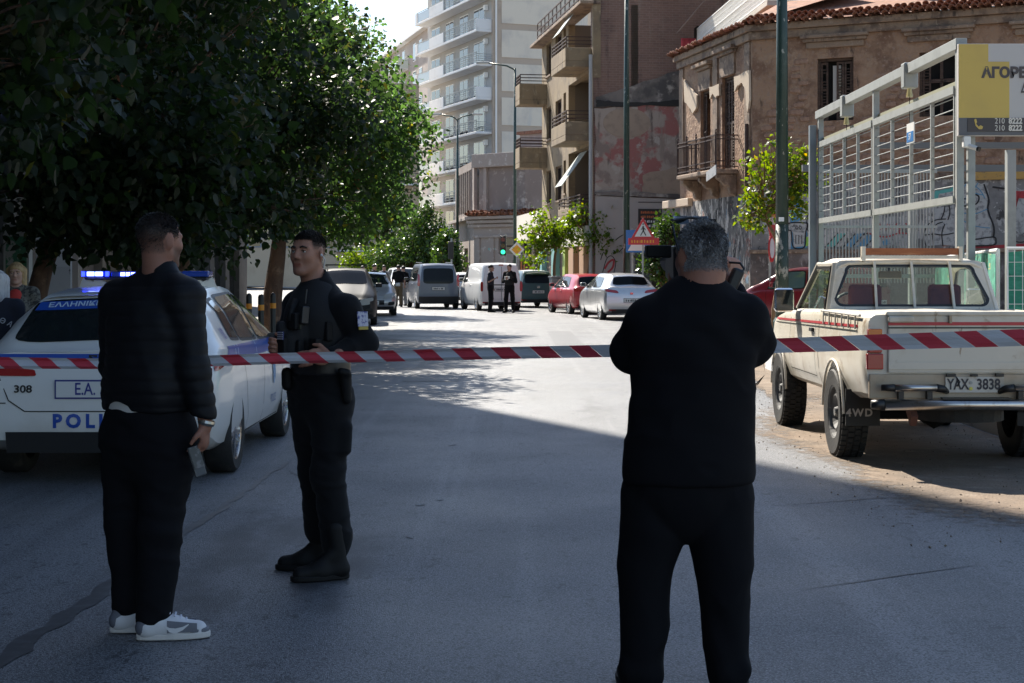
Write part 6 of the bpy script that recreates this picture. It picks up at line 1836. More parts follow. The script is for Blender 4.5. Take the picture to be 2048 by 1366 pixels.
MB().b2(-.19, -.17, -2.43, -2.40, 1.16, 1.22).build('hook', grime, tg_)
MB().b2(-.80, .80, -2.395, -2.36, .575, .765).build('rear_valance', grime, pk, bevel=.01)
for sg in (-1, 1):
    tl = MB().b2(sg * .70, sg * .81, -2.405, -2.33, .93, 1.115).build('tail_lamp', tail_red, pk, bevel=.01)
    MB().b2(sg * .703, sg * .807, -2.409, -2.39, 1.055, 1.112).build('indicator', lamp_orange, tl)
    MB().b2(sg * .69, sg * .82, -2.402, -2.32, .80, .925).build('reflector', tail_red if sg < 0 else tail_red, tl, bevel=.01)
    # chrome bumper tubes with black ends
    bt = MB().tube([(sg * .30, -2.47, .665), (sg * .62, -2.47, .665)], .026, 14).build('bumper_tube', M('dull_chrome', (.5, .48, .46), .3, metal=1, layers=[((.3, .25, .2), 6, .55, .7)]), pk, smooth=True)
    MB().tube([(sg * .62, -2.47, .665), (sg * .72, -2.45, .665)], [.03, .024], 12).build('rubber_end', black_plastic, bt, smooth=True)
    MB().tube([(sg * .30, -2.47, .665), (sg * .24, -2.44, .655), (sg * .2, -2.40, .63)], [.03, .028, .02], 12).build('rubber_end', black_plastic, bt, smooth=True)
    for x in (.35, .57): MB().b2(sg * x - .02, sg * x + .02, -2.47, -2.41, .57, .66).build('bracket', black_plastic, bt)
    fl = MB().b2(sg * .84, sg * .56, ax_r - .46, ax_r - .445, .30, .60).build('mud_flap', M('black_rubber_flap', (.02, .02, .02), .7), pk)
    if sg < 0: link('flap_lettering', text_mesh('4WD', .085, bold=.003, space=1.25), M('worn_white_print', (.4, .36, .33), .7), fl, (-.73, ax_r - .463, .405), (R(90), 0, 0))
mt_ = MB().tube([(-.70, -2.47, .535), (.70, -2.47, .535)], .042, 16).build('bumper_tube', MATS['dull_chrome'], pk, smooth=True)
for sg in (-1, 1): MB().tube([(sg * .70, -2.47, .535), (sg * .80, -2.455, .535)], [.046, .034], 12).build('rubber_end', black_plastic, mt_, smooth=True)
MB().b2(-.26, .26, -2.50, -2.43, .577, .59).build('step_pad', black_plastic, mt_)
np_ = MB().b2(-.215, .235, -2.412, -2.398, .625, .745).build('number_plate', M('old_plate', (.55, .53, .48), .6, layers=[((.4, .36, .3), 6, .5, .7)]), pk)
link('plate_lettering', text_mesh('YAX', .115, bold=.003, sx=.72), plate_k, np_, (-.12, -2.416, .685), (R(90), 0, 0))
link('plate_lettering', text_mesh('3838', .115, bold=.003, sx=.8), plate_k, np_, (.115, -2.416, .685), (R(90), 0, 0))
MB().tube([(-.02, -2.413, .70), (-.02, -2.418, .70)], .012, 10).build('plate_seal', M('plate_seal_grey', (.3, .32, .3), .5), np_)
MB().tube([(-.02, -2.413, .655), (-.02, -2.418, .655)], .014, 10).build('plate_sticker', M('plate_sticker', (.6, .55, .1), .5), np_)
MB().b2(-.21, -.14, -2.43, -2.40, .747, .77).b2(-.02, .03, -2.43, -2.40, .75, .768).b2(.17, .23, -2.43, -2.40, .748, .772).build('plate_lamp', black_plastic, pk)
MB().tube([(-.14, -2.425, .75), (-.11, -2.43, .71), (-.12, -2.425, .68)], .005, 5).build('loose_wire', black_plastic, pk)
# underside: axle, springs, spare wheel, tow hitch, exhaust
MB().tube([(-.7, ax_r, .36), (.7, ax_r, .36)], .05, 10).lathe([(0, -.13), (.12, -.06), (.13, .06), (0, .13)], 12, Matrix.Translation((0, ax_r, .36))).build('rear_axle', well, pk)
MB().lathe([(.36, -.09), (.36, .09), (.2, .1), (.2, -.1)], 20, Matrix.Translation((0, -1.95, .47)), closed=True).build('spare_wheel', rubber, pk)
for sg in (-1, 1): MB().bar((sg * .42, -2.3, .52), (sg * .42, 2.1, .52), .08, .12).build('chassis_rail', well, pk)
MB().bar((-.45, -2.38, .40), (-.45, -2.2, .55), .05, .1).build('hitch_bracket', M('rust_bracket', (.12, .05, .035), .8), pk)
# side stripes, seams, rails with hooks, door handle, lamps, mirrors
for sg in (-1, 1):
    ss = panel(lambda y, z: PK.side(y, z, .004, sg), [(-2.1, 1.115), (1.9, 1.062), (1.9, 1.082), (-2.1, 1.137)], 16, 0).build('side_stripe', red_st, pk)
    panel(lambda y, z: PK.side(y, z, .004, sg), [(-2.1, 1.083), (1.9, 1.035), (1.9, 1.043), (-2.1, 1.093)], 16, 0).build('side_pinstripe', blk_st, ss)
    seam(PK, pk, [(-.52, 1.2), (-.52, .56)], sg, .012); seam(PK, pk, [(-.36, 1.19), (-.36, .62)], sg, .008); seam(PK, pk, [(.92, 1.17), (.95, .62)], sg, .008); seam(PK, pk, [(-.36, .62), (.95, .62)], sg, .008)
    MB().box(PK.side(-.22, 1.03, .012, sg), (.012, .07, .018)).build('door_handle', black_plastic, pk, bevel=.005)
    MB().tube([PK.side(y, 1.19, .03, sg) for y in np.linspace(-2.2, -.62, 8)], .012, 6).build('bed_rail', cream, pk)
    for y in np.linspace(-2.05, -.75, 6): MB().bar(PK.side(y, 1.10, .012, sg), PK.side(y, 1.185, .03, sg), .012).build('rail_hook', cream, pk)
    MB().box((sg * .8, 1.6, .98), (.012, .06, .028)).build('side_indicator', lamp_orange, pk)
    mm = MB().box((sg * .93, .72, 1.28), (.095, .045, .115)).build('mirror', chrome, pk, bevel=.035, seg=3)
    MB().bar((sg * .80, .74, 1.19), (sg * .9, .72, 1.21), .025).build('mirror_arm', black_plastic, mm)
    MB().box((sg * .93, .674, 1.28), (.08, .003, .1)).build('mirror_glass', glass_sky, mm)
    hl = MB().box((sg * .6, 2.34, .86), (.15, .05, .08)).build('headlamp', head_clear, pk, bevel=.01)
    MB().b2(sg * .86, sg * .82, 1.85, 2.3, .52, .72).build('front_bumper_end', chrome, pk)

# ---------------------------------------------------------------- ordinary parked cars
def hatchback(name, L, W, H, paint, loc, rz, label, kind='hatch', group=None, plate='', facing='rear', belt=.95, rear_glass=(.28, .62), lamp='low', tyre=.31, wb=2.5, rear_dark=False, plate_z=.62):
    b = belt; h = L / 2
    if kind == 'hatch':
        top = [(-h, b + .02), (-h + .08, b + .05), (-h + .40, H - .09), (-h + .62, H - .03), (-.5, H), (.1, H - .005), (.45, H - .05), (1.15, b + .09), (1.3, b + .05), (h - .2, b - .17), (h, b - .32)]
        wr = [(-h, .62), (-h + .1, .62), (-h + .5, .53), (0, .58), (.5, .56), (1.2, .66), (h, .62)]
        rl = [(.2, .05), (.5, 0), (.8, .03), (b, .1), (H, .1)]
    elif kind == 'estate':
        top = [(-h, H - .3), (-h + .06, H - .12), (-h + .25, H - .03), (-.5, H), (.2, H - .01), (.5, H - .05), (1.2, b + .09), (1.35, b + .05), (h - .2, b - .17), (h, b - .32)]
        wr = [(-h, .6), (0, .62), (.5, .6), (1.25, .68), (h, .62)]
        rl = [(.2, .05), (.5, 0), (b, .04), (H, .3)]
    else:   # van
        top = [(-h, H - .1), (-h + .05, H - .03), (-h + .3, H), (.3, H), (.75, H - .07), (1.5, b + .2), (1.62, b + .12), (h - .12, b - .12), (h, b - .3)]
        wr = [(-h, .70), (0, .74), (.8, .7), (1.6, .72), (h, .66)]
        rl = [(.2, .05), (.5, 0), (b, .02), (H, .12)]
    c = Car(L, W, bot=[(-h, .30), (-h + .3, .2), (h - .3, .19), (h, .26)], mid=[(-h, .66), (h, .58)], belt=[(-h, b), (0, b - .03), (1.1, b - .06), (h - .3, b - .22), (h, b - .36)],
            top=top, wr=wr, plan=[(-h, .9), (-h + .12, .965), (-h + .5, 1), (h - .6, 1), (h - .2, .93), (h, .78)], rear_lean=rl, front_lean=[(.2, .08), (.45, 0), (.8, .08)], n=44)
    t = empty(name, loc, rz, label, 'van' if kind == 'van' else 'car', group)
    ar = -h + .72; af = ar + wb
    make_body(c, t, paint, (ar, af), tyre, .27)
    for sg in (-1, 1):
        for y in (ar, af): wheel(t, sg * (W / 2 - .1), y, tyre, .19, 7, None, .68, sg, 'alloy' if kind != 'van' else 'steel')
    return t, c
rear_black = M('dark_rear_glass', (.006, .007, .008), .1, spec=.15)
def dress(t, c, kind, b, H, paint, glass=None, plate='', lampq=None, panel_van=False, hatchglass=None, front=False, plate_z=.62, winq=None):
    h = c.L / 2; glass = glass or glass_sky
    if kind == 'hatch':
        g_ = panel(lambda x, y: c.top(x, y, .006), [(-.58, -h + .11), (.58, -h + .11), (.49, -h + .40), (-.49, -h + .40)], 10, .3).build('rear_window', rear_black, t, smooth=True)
    elif not panel_van:
        q = hatchglass or [(-.58, b + .02), (.58, b + .02), (.53, H - .17), (-.53, H - .17)]
        g_ = panel(lambda x, z: c.rear(x, z, .008), q, 8, .25).build('rear_window', rear_black, t, smooth=True)
    lq = lampq or [(.42, b - .15), (.80, b - .13), (.80, b - .02), (.46, b - .04)]
    for sg in (-1, 1):
        l = panel(lambda x, z: c.rear(sg * x, z, .01), lq, 6, .4).build('tail_lamp', tail_red, t, smooth=True)
        panel(lambda x, z: c.rear(sg * x, z, .01), [(.5, .30), (.74, .30), (.74, .35), (.5, .35)], 3, .3).build('reflector', tail_red, t)
        panel(lambda x, z: c.front(sg * x, z, .012), [(.36, .56), (.70, .60), (.70, .70), (.42, .66)], 4, .3).build('headlamp', head_clear, t)
        mirror(t, sg * (c.W / 2 - .04), .74 if kind != 'van' else 1.2, b + .08, paint, sg, .9)
    q = winq or ([[(-h + .85, b + .02), (-.18, b), (-.18, H - .11), (-h + 1.05, H - .15)], [(-.08, b), (.92, b - .02), (.45, H - .14), (-.08, H - .11)]] if kind != 'van' else [[(.45, b), (1.32, b - .02), (.85, H - .2), (.45, H - .17)]])
    if kind == 'van' and not panel_van: q = q + [[(-h + .5, b), (.35, b), (.35, H - .17), (-h + .55, H - .17)]]
    side_glass(c, t, q, glass, r=.2)
    y0, y1 = (.5, 1.15) if kind != 'van' else (.85, 1.5)
    panel(lambda x, y: c.top(x, y, .006), [(-.55, y0), (.55, y0), (.62, y1), (-.62, y1)], 8, .2).build('windscreen', glass, t, smooth=True)
    for sg in (-1, 1):
        seam(c, t, [(-.13, b - .02), (-.13, .26)], sg); seam(c, t, [(.93, b - .03), (.9, .26)], sg); seam(c, t, [(-.95, b), (-.75, .4), (-.72, .26)], sg); seam(c, t, [(-.72, .26), (.9, .26)], sg)
        MB().box(c.side(-.28, b - .13, .02, sg), (.012, .08, .014)).build('door_handle', paint, t, bevel=.006)
    plate_on(t, c, 0, plate_z, .5, .115, plate)
    plate_on(t, c, 0, .42, .5, .115, '', 'front')
    MB().grid(lambda a, e: c.rear((a - .5) * 1.3, .22 + .13 * e, .01), 6, 2).build('lower_bumper', black_plastic, t)
    return t
HEAD = R(12)          # the far part of the street turns to the left
def car_at(u, v, back): # ground point of the rear, then mid-length
    d = GD(v); return X(u, d), d
silver = M('silver_paint', (.52, .53, .54), .3, metal=.65, coat=.6)
red_p = M('red_paint', (.42, .022, .03), .3, coat=.7)
white_v = M('white_van_paint', (.74, .74, .73), .35, coat=.5)
bluegrey = M('blue_grey_paint_metallic', (.085, .105, .145), .35, metal=.2, coat=.4)
teal_p = M('dark_teal_paint', (.03, .075, .085), .35, coat=.6)
maroon = M('maroon_paint', (.20, .012, .02), .3, coat=.7)
dark_p = M('dark_grey_car_paint', (.010, .011, .014), .45, spec=.3)
grey_p = M('pale_grey_car_paint', (.40, .41, .43), .3, metal=.5, coat=.7)
def place(u, v, L, rz):
    """rear centre of the car on the ground at the photo point"""
    d = GD(v); x = X(u, d)
    return (x - math.sin(rz) * L / 2, d + math.cos(rz) * L / 2, 0)
t, c = hatchback('silver_hatchback', 4.1, 1.77, 1.47, silver, place(1264, 641, 4.1, R(10)), R(10), 'silver hatchback parked in front of the red one at the right kerb', belt=1.02, tyre=.32)
dress(t, c, 'hatch', 1.02, 1.46, silver, plate='#', lampq=[(.40, .84), (.84, .90), (.84, .99), (.46, .94)])
MB().box(c.rear(0, .84, .014), (.05, .006, .035)).build('badge', chrome, t, bevel=.01)
MB().tube([(0, -1.2, 1.46), (0, -1.32, 1.58)], .008, 5).build('aerial', black_plastic, t)
t, c = hatchback('red_hatchback', 3.85, 1.66, 1.44, red_p, place(1192, 629, 3.85, R(14)), R(14), 'small bright red hatchback behind the silver one', belt=.95, tyre=.3, wb=2.42)
dress(t, c, 'hatch', .95, 1.44, red_p, plate='#')
t, c = hatchback('panel_van', 4.4, 1.72, 1.84, white_v, place(1003, 622, 4.4, R(13)), R(13), 'white windowless panel van behind the two standing officers', 'van', belt=1.12, tyre=.32, wb=2.72)
dress(t, c, 'van', 1.12, 1.84, white_v, plate='#', panel_van=True, lampq=[(.72, .75), (.82, .75), (.82, 1.12), (.72, 1.12)], plate_z=.82)
MB().box(c.rear(0, 1.76, .01), (.09, .01, .025)).build('brake_lamp', tail_red, t)
MB().b2(-.03 + .03, .006, -2.22, -2.18, .4, 1.7).build('rear_door_seam', well, t)
MB().grid(lambda a, e: c.rear((a - .5) * 1.0, .98 + .04 * e, .014), 4, 1).build('handle_strip', black_plastic, t)
t, c = hatchback('blue_van', 4.3, 1.78, 1.83, bluegrey, place(877, 618, 4.3, R(10)), R(10), 'blue-grey passenger van with large rear window standing in the road', 'van', belt=1.12, tyre=.32, wb=2.7)
dress(t, c, 'van', 1.12, 1.83, bluegrey, plate='#', hatchglass=[(-.62, 1.02), (.62, 1.02), (.60, 1.64), (-.60, 1.64)], lampq=[(.74, .92), (.86, .92), (.84, 1.42), (.75, 1.38)], plate_z=.82)
MB().grid(lambda a, e: c.rear((a - .5) * 1.6, .28 + .22 * e, .012), 6, 2).build('bumper', black_plastic, t)
for sg in (-1, 1): MB().tube([(sg * .62, -1.8, 1.86), (sg * .62, .3, 1.88)], .02, 6).build('roof_rail', black_plastic, t)
t, c = hatchback('teal_estate', 4.1, 1.7, 1.56, teal_p, place(1077, 615.5, 4.1, R(13)), R(13), 'dark teal small estate car parked beyond the white van', 'estate', belt=1.0, tyre=.3, wb=2.55)
dress(t, c, 'estate', 1.0, 1.56, teal_p, plate='#', lampq=[(.66, .84), (.80, .84), (.80, 1.12), (.70, 1.12)], plate_z=.66)
panel(lambda x, y: c.top(x, y, .008), [(-.6, -1.95), (.6, -1.95), (.58, .2), (-.58, .2)], 6, .1).build('pale_roof', M('faded_roof', (.5, .5, .5), .4), t, smooth=True)  # pale grey panel laid over the teal roof
MB().box(c.rear(0, .86, .014), (.06, .006, .05)).build('badge', chrome, t, bevel=.015)
# maroon car standing in the side street, seen from its left side
t, c = hatchback('maroon_car', 3.9, 1.62, 1.52, maroon, (7.75, 41.7, .125), R(63), 'maroon small car half hidden behind the thick lamp post', 'estate', belt=.98, tyre=.31, wb=2.45)
dress(t, c, 'estate', .98, 1.52, maroon, glass=M('pale_green_glass', (.08, .13, .12), .05, spec=1, coat=1), plate='#')
# cars facing the viewer on the left
def front_dress(t, c, b, H, paint, glass, grille=True):
    for sg in (-1, 1):
        panel(lambda x, z: c.front(sg * x, z, .02), [(.40, .64), (.80, .70), (.80, .80), (.44, .74)], 6, .35).build('headlamp', head_clear, t, smooth=True)
        panel(lambda x, z: c.front(sg * x, z, .018), [(.55, .36), (.78, .38), (.78, .5), (.58, .48)], 4, .4).build('fog_lamp', black_plastic, t)
    MB().grid(lambda a, e: c.front((a - .5) * .86, .38 + .16 * e, .016), 6, 2).build('grille', black_plastic, t)
    MB().grid(lambda a, e: c.front((a - .5) * 1.5, .20 + .12 * e, .014), 6, 2).build('lower_bumper', black_plastic, t)
def place_front(u, v, L, rz):
    d = GD(v); x = X(u, d)
    return (x + math.sin(rz) * -L / 2 * -1 * 0, d + L / 2, 0)
t, c = hatchback('grey_hatchback', 4.0, 1.75, 1.49, grey_p, place_front(731, 632, 4.0, 0), R(186), 'pale grey hatchback facing the camera behind the dark car', belt=.98, tyre=.31)
dress(t, c, 'hatch', .98, 1.49, grey_p, plate='')
front_dress(t, c, .98, 1.49, grey_p, glass_sky)
plate_on(t, c, 0, .46, .5, .115, '#', 'front')
t, c = hatchback('dark_car', 4.4, 1.82, 1.62, dark_p, place_front(676, 652, 4.4, 0), R(185), 'dark car with roof bars facing the camera behind the officer', 'estate', belt=1.05, tyre=.34, wb=2.6)
dress(t, c, 'estate', 1.05, 1.62, dark_p, plate='', glass=rear_black)
front_dress(t, c, 1.05, 1.62, dark_p, glass_sky)
for y in (-.9, .1): MB().tube([(-.6, y, 1.72), (.6, y, 1.72)], .02, 6).build('roof_bar', black_plastic, t)
for sg in (-1, 1): MB().tube([(sg * .58, -1.3, 1.68), (sg * .58, .4, 1.70)], .018, 6).build('roof_rail', black_plastic, t)
# white car partly hidden behind the blue van
t, c = hatchback('white_car', 4.0, 1.7, 1.46, white_v, (X(920, 72), 74, 0), R(12), 'white car mostly hidden behind the blue-grey van', belt=.95)
dress(t, c, 'hatch', .95, 1.46, white_v, plate='')
t, c = hatchback('white_car', 4.2, 1.75, 1.7, white_v, (X(800, 84), 86, 0), R(190), 'white car glimpsed behind the group of people', 'estate', belt=1.0)
dress(t, c, 'estate', 1.0, 1.7, white_v, plate='')
# ================================================================ PEOPLE
class SDF:
    """a signed-distance field made of smoothly blended tapered capsules and ellipsoids, meshed by surface nets"""
    def __init__(s): s.p = []
    def rc(s, a, b, ra, rb, k=.02, fl=None, sub=False):
        s.p.append(('rc', np.array(a, float), np.array(b, float), ra, rb, k, fl, sub)); return s
    def el(s, c, r, rot=None, k=.02, sub=False):
        s.p.append(('el', np.array(c, float), np.array(r, float), np.eye(3) if rot is None else np.array(rot, float), k, None, None, sub)); return s
    def bounds(s):
        lo, hi = np.full(3, 1e9), np.full(3, -1e9)
        for q in s.p:
            if q[-1]: continue
            l, h = s._bb(q); lo = np.minimum(lo, l); hi = np.maximum(hi, h)
        return lo, hi
    def _bb(s, q):
        if q[0] == 'rc':
            m = max(q[3], q[4]) * 1.02
            return np.minimum(q[1], q[2]) - m, np.maximum(q[1], q[2]) + m
        m = np.sqrt(((q[3] * q[2][None, :]) ** 2).sum(1))
        return q[1] - m, q[1] + m
    def mesh(s, vox, name='m', fn=None):
        lo, hi = s.bounds(); pad = vox * 3
        lo = lo - pad; hi = hi + pad
        n = np.ceil((hi - lo) / vox).astype(int) + 1
        F = np.full(n, .2, np.float32)
        for q in s.p:
            k = q[5] if q[0] == 'rc' else q[4]
            l, h = s._bb(q)
            m = max(k, vox) * 1.6 + 3 * vox
            i0 = np.clip(((l - m - lo) / vox).astype(int), 0, n - 1); i1 = np.clip(((h + m - lo) / vox).astype(int) + 2, 1, n)
            if (i1 <= i0).any(): continue
            ax = [lo[a] + vox * np.arange(i0[a], i1[a]) for a in range(3)]
            Px, Py, Pz = np.meshgrid(*ax, indexing='ij', sparse=False)
            P = np.stack([Px, Py, Pz], -1).astype(np.float32)
            if q[0] == 'rc':
                a, b, ra, rb, _, fl, sub = q[1:]
                if fl is not None:
                    f, g = np.array(fl[0], float), 1 / fl[1] - 1
                    P = P + ((P - a) @ f)[..., None] * g * f; b = b + f * ((b - a) @ f) * g
                ba = b - a; L2 = max(ba @ ba, 1e-9)
                t = np.clip(((P - a) @ ba) / L2, 0, 1)
                d = np.sqrt(((P - a - t[..., None] * ba) ** 2).sum(-1)) - (ra + (rb - ra) * t)
                if fl is not None: d = d * min(1, fl[1] * 1.25)
            else:
                c, r, rot, _, _, _, sub = q[1:]
                X_ = (P - c) @ rot
                k0 = np.sqrt(((X_ / r) ** 2).sum(-1)); k1 = np.sqrt(((X_ / (r * r)) ** 2).sum(-1)) + 1e-9
                d = k0 * (k0 - 1) / k1
            sl = tuple(slice(i0[a], i1[a]) for a in range(3))
            A = F[sl]
            if sub:
                d = -d; hh = np.clip(.5 - .5 * (A - d) / k, 0, 1); F[sl] = A * (1 - hh) + d * hh + k * hh * (1 - hh)
            else:
                hh = np.clip(.5 + .5 * (A - d) / k, 0, 1); F[sl] = A * (1 - hh) + d * hh - k * hh * (1 - hh)
        return nets(F, lo, vox, name, fn)
def nets(F, lo, vox, name, fn=None):
    S = F < 0
    c = np.zeros(tuple(np.array(F.shape) - 1), np.int8)
    for dx in (0, 1):
        for dy in (0, 1):
            for dz in (0, 1):
                c += S[dx:dx + c.shape[0], dy:dy + c.shape[1], dz:dz + c.shape[2]]
    act = (c > 0) & (c < 8)
    I = np.argwhere(act)
    idx = np.full(act.shape, -1, np.int64); idx[act] = np.arange(len(I))
    acc = np.zeros((len(I), 3)); cnt = np.zeros(len(I))
    cs = [(0, 0, 0), (1, 0, 0), (0, 1, 0), (1, 1, 0), (0, 0, 1), (1, 0, 1), (0, 1, 1), (1, 1, 1)]
    val = [F[I[:, 0] + a, I[:, 1] + b, I[:, 2] + d] for a, b, d in cs]
    for i in range(8):
        for j in range(i + 1, 8):
            df = np.array(cs[j]) - np.array(cs[i])
            if np.abs(df).sum() != 1: continue
            fa, fb = val[i], val[j]
            m = (fa < 0) != (fb < 0)
            t = np.where(m, fa / np.where(m, fa - fb, 1), 0)
            acc[m] += (np.array(cs[i]) + t[:, None] * df)[m]; cnt[m] += 1
    V = lo + vox * (I + acc / np.maximum(cnt, 1)[:, None])
    quads = []
    for a in range(3):
        b, d = (a + 1) % 3, (a + 2) % 3
        s0 = [slice(None)] * 3; s1 = [slice(None)] * 3
        s0[a] = slice(0, -1); s1[a] = slice(1, None)
        A, B = S[tuple(s0)], S[tuple(s1)]
        E = np.argwhere(A != B)
        E = E[(E[:, b] > 0) & (E[:, d] > 0)]
        E = E[(E[:, b] < F.shape[b] - 1) & (E[:, d] < F.shape[d] - 1)]
        if not len(E): continue
        q = []
        for (ob, od) in ((-1, -1), (0, -1), (0, 0), (-1, 0)):
            G = E.copy(); G[:, b] += ob; G[:, d] += od
            q.append(idx[G[:, 0], G[:, 1], G[:, 2]])
        q = np.stack(q, 1)
        ins = S[E[:, 0], E[:, 1], E[:, 2]]
        q[~ins] = q[~ins][:, ::-1]
        quads.append(q)
    Q = np.concatenate(quads); Q = Q[(Q >= 0).all(1)]
    # light smoothing to hide the grid
    for _ in range(2):
        sm = np.zeros_like(V); ct = np.zeros(len(V))
        for i in range(4):
            np.add.at(sm, Q[:, i], V[Q[:, (i + 1) % 4]] + V[Q[:, (i + 3) % 4]]); np.add.at(ct, Q[:, i], 2)
        V = V * .5 + .5 * sm / np.maximum(ct, 1)[:, None]
    if fn is not None:
        e1 = V[Q[:, 2]] - V[Q[:, 0]]; e2 = V[Q[:, 3]] - V[Q[:, 1]]
        fnrm = np.cross(e1, e2); N = np.zeros_like(V)
        for i in range(4): np.add.at(N, Q[:, i], fnrm)
        N /= np.linalg.norm(N, axis=1)[:, None] + 1e-12
        V = fn(V, N)
    me = bpy.data.meshes.new(name)
    me.vertices.add(len(V)); me.vertices.foreach_set('co', V.astype(np.float32).ravel())
    me.loops.add(len(Q) * 4); me.loops.foreach_set('vertex_index', Q.astype(np.int32).ravel())
    me.polygons.add(len(Q)); me.polygons.foreach_set('loop_start', np.arange(0, len(Q) * 4, 4, dtype=np.int32))
    me.polygons.foreach_set('use_smooth', [True] * len(Q))
    me.update(calc_edges=True)
    return me
def nz3(P, f, seed):
    """cheap smooth noise in -1..1"""
    r = np.random.default_rng(seed); out = np.zeros(len(P)); w = 0
    for o in range(3):
        for _ in range(3):
            d = r.normal(0, 1, 3); d /= np.linalg.norm(d); ph = r.uniform(0, 6.28); d2 = r.normal(0, 1, 3)
            out += np.sin(P @ d * f * 2 ** o + ph + 1.3 * np.sin(P @ d2 * f * .6 * 2 ** o)) / 2 ** o
        w += 3 / 2 ** o
    return out / w * 1.6
def folds(amp=.006, f=14, seed=0, zs=(1, 1, 1), hems=None):
    def fn(V, N):
        n = nz3(V * np.array(zs), f, seed)
        rid = 1 - np.abs(n) * 2
        return V + N * (amp * (rid * .7 + n * .6))[:, None]
    return fn
def puffer(amp=.0078, per=.058, seed=3):
    def fn(V, N):
        z = V[:, 2] + .022 * nz3(V, 5, seed)
        b = np.abs(np.sin(z / per * math.pi))
        return V + N * (amp * (b ** .45 - .8) * (.6 + .5 * nz3(V, 4, seed + 2)) + .007 * nz3(V, 15, seed + 1))[:, None]
    return fn

def skin_mat(name, col, hair=(.02, .016, .014)):
    m = M(name, col, .55, spec=.35, sss=.12, layers=[(tuple(min(1, c * 1.18) for c in col), 14, .45, .7)])
    nt = m.node_tree; N = nt.nodes; L = nt.links; p = N['Principled BSDF']
    at = N.new('ShaderNodeAttribute'); at.attribute_name = 'stubble'
    mx = N.new('ShaderNodeMix'); mx.data_type = 'RGBA'; L.new(at.outputs['Fac'], mx.inputs[0])
    L.new(p.inputs['Base Color'].links[0].from_socket, mx.inputs[6]); mx.inputs[7].default_value = (*hair, 1)
    a2 = N.new('ShaderNodeAttribute'); a2.attribute_name = 'lip'
    m2 = N.new('ShaderNodeMix'); m2.data_type = 'RGBA'; L.new(a2.outputs['Fac'], m2.inputs[0]); L.new(mx.outputs[2], m2.inputs[6]); m2.inputs[7].default_value = (col[0] * .85, col[1] * .6, col[2] * .6, 1)
    L.new(m2.outputs[2], p.inputs['Base Color'])
    return m
def frame3(f, tilt=0., roll=0.):
    f = Vector(f).normalized(); up = Vector((0, 0, 1))
    l = up.cross(f).normalized(); u = f.cross(l)
    m = Matrix((f, l, u)).transposed()          # columns: forward, left, up
    m = m @ Matrix.Rotation(tilt, 3, 'Y') @ Matrix.Rotation(roll, 3, 'X')
    return np.array(m)
def head_sdf(S, c, fr, sc, neck_base, neck_r=.058, jaw=1.0):
    c = np.array(c, float)
    H = lambda a, b, d: c + fr @ (np.array([a, b, d]) * sc)
    r = lambda *a: [x * sc for x in a]
    S.el(H(-.017, 0, .034), r(.098, .077, .084), fr, .02)
    S.el(H(.028, 0, -.028), r(.066, .062, .09), fr, .03)
    for g in (-1, 1):
        S.rc(H(.0, g * .05, -.05), H(.062, g * .02, -.1), .020 * sc * jaw, .018 * sc * jaw, .025)
        S.el(H(.058, g * .038, -.02), r(.026, .022, .026), fr, .025)
        S.el(H(-.012, g * .078, -.004), r(.021, .009, .034), fr @ np.array(Matrix.Rotation(g * .35, 3, 'Z')), .006)
        S.rc(H(.080, g * .016, .026), H(.071, g * .048, .024), .012 * sc, .010 * sc, .012)
    S.el(H(.074, 0, -.1), r(.022, .024, .02), fr, .02)
    S.rc(H(.088, 0, .018), H(.109, 0, -.026), .010 * sc, .0135 * sc, .010)
    for g in (-1, 1): S.el(H(.098, g * .012, -.032), r(.012, .008, .008), fr, .008)
    S.rc(H(.088, -.018, -.061), H(.088, .018, -.061), .0075 * sc, .0075 * sc, .006)
    S.rc(H(.086, -.015, -.073), H(.086, .015, -.073), .008 * sc, .008 * sc, .006)
    for g in (-1, 1): S.el(H(.098, g * .032, .004), r(.018, .018, .011), fr, .008, sub=True)
    S.rc(H(.096, -.025, -.0672), H(.096, .025, -.0672), .0028, .0028, .004, sub=True)
    S.rc(H(-.025, 0, -.05), neck_base, neck_r * sc, neck_r * 1.12, .03)
    return H
def hand_sdf(S, w, d, across, curl_dir, curl=.5, sc=1., thumb=1., spread=.0, fl=(1, 1, 1, 1)):
    """w wrist, d finger direction, across towards the thumb side, curl_dir where the fingers bend"""
    w, d, a, n = [np.array(Vector(q).normalized()) if i else np.array(q, float) for i, q in enumerate((w, d, across, curl_dir))]
    rot = np.stack([d, a, n], 1)
    S.el(w + d * .05 * sc, np.array([.056, .041, .0175]) * sc, rot, .012)
    for i, (o, L) in enumerate(((.030, .072), (.010, .080), (-.011, .075), (-.030, .060))):
        b = w + d * .082 * sc + a * o * sc; ang = curl * fl[i]
        dd = d + a * o * spread * 8; p = b; r = .0098 * sc
        for j, (fr_, da) in enumerate(((.45, .6), (.32, 1.0), (.26, .9))):
            ang2 = ang * (sum((.6, 1.0, .9)[:j + 1]))
            v = dd * math.cos(ang2) + n * math.sin(ang2); v /= np.linalg.norm(v)
            q = p + v * L * fr_ * sc
            S.rc(p, q, r, r * .93, .004); p = q; r *= .93
    p = w + d * .022 * sc + a * .028 * sc
    t1 = p + (d * .65 + a * .7 * thumb + n * .15) * .042 * sc; t2 = t1 + (d * .85 + a * .25 * thumb + n * .45) * .032 * sc
    S.rc(p, t1, .0135 * sc, .0115 * sc, .010); S.rc(t1, t2, .011 * sc, .0088 * sc, .004)
    S.rc(w - d * .05 * sc, w + d * .015 * sc, .027 * sc, .026 * sc, .015)
def lerp3(a, b, t): return np.array(a, float) * (1 - t) + np.array(b, float) * t
def add_attr(me, name, vals):
    at = me.attributes.new(name, 'FLOAT', 'POINT'); at.data.foreach_set('value', np.asarray(vals, np.float32))
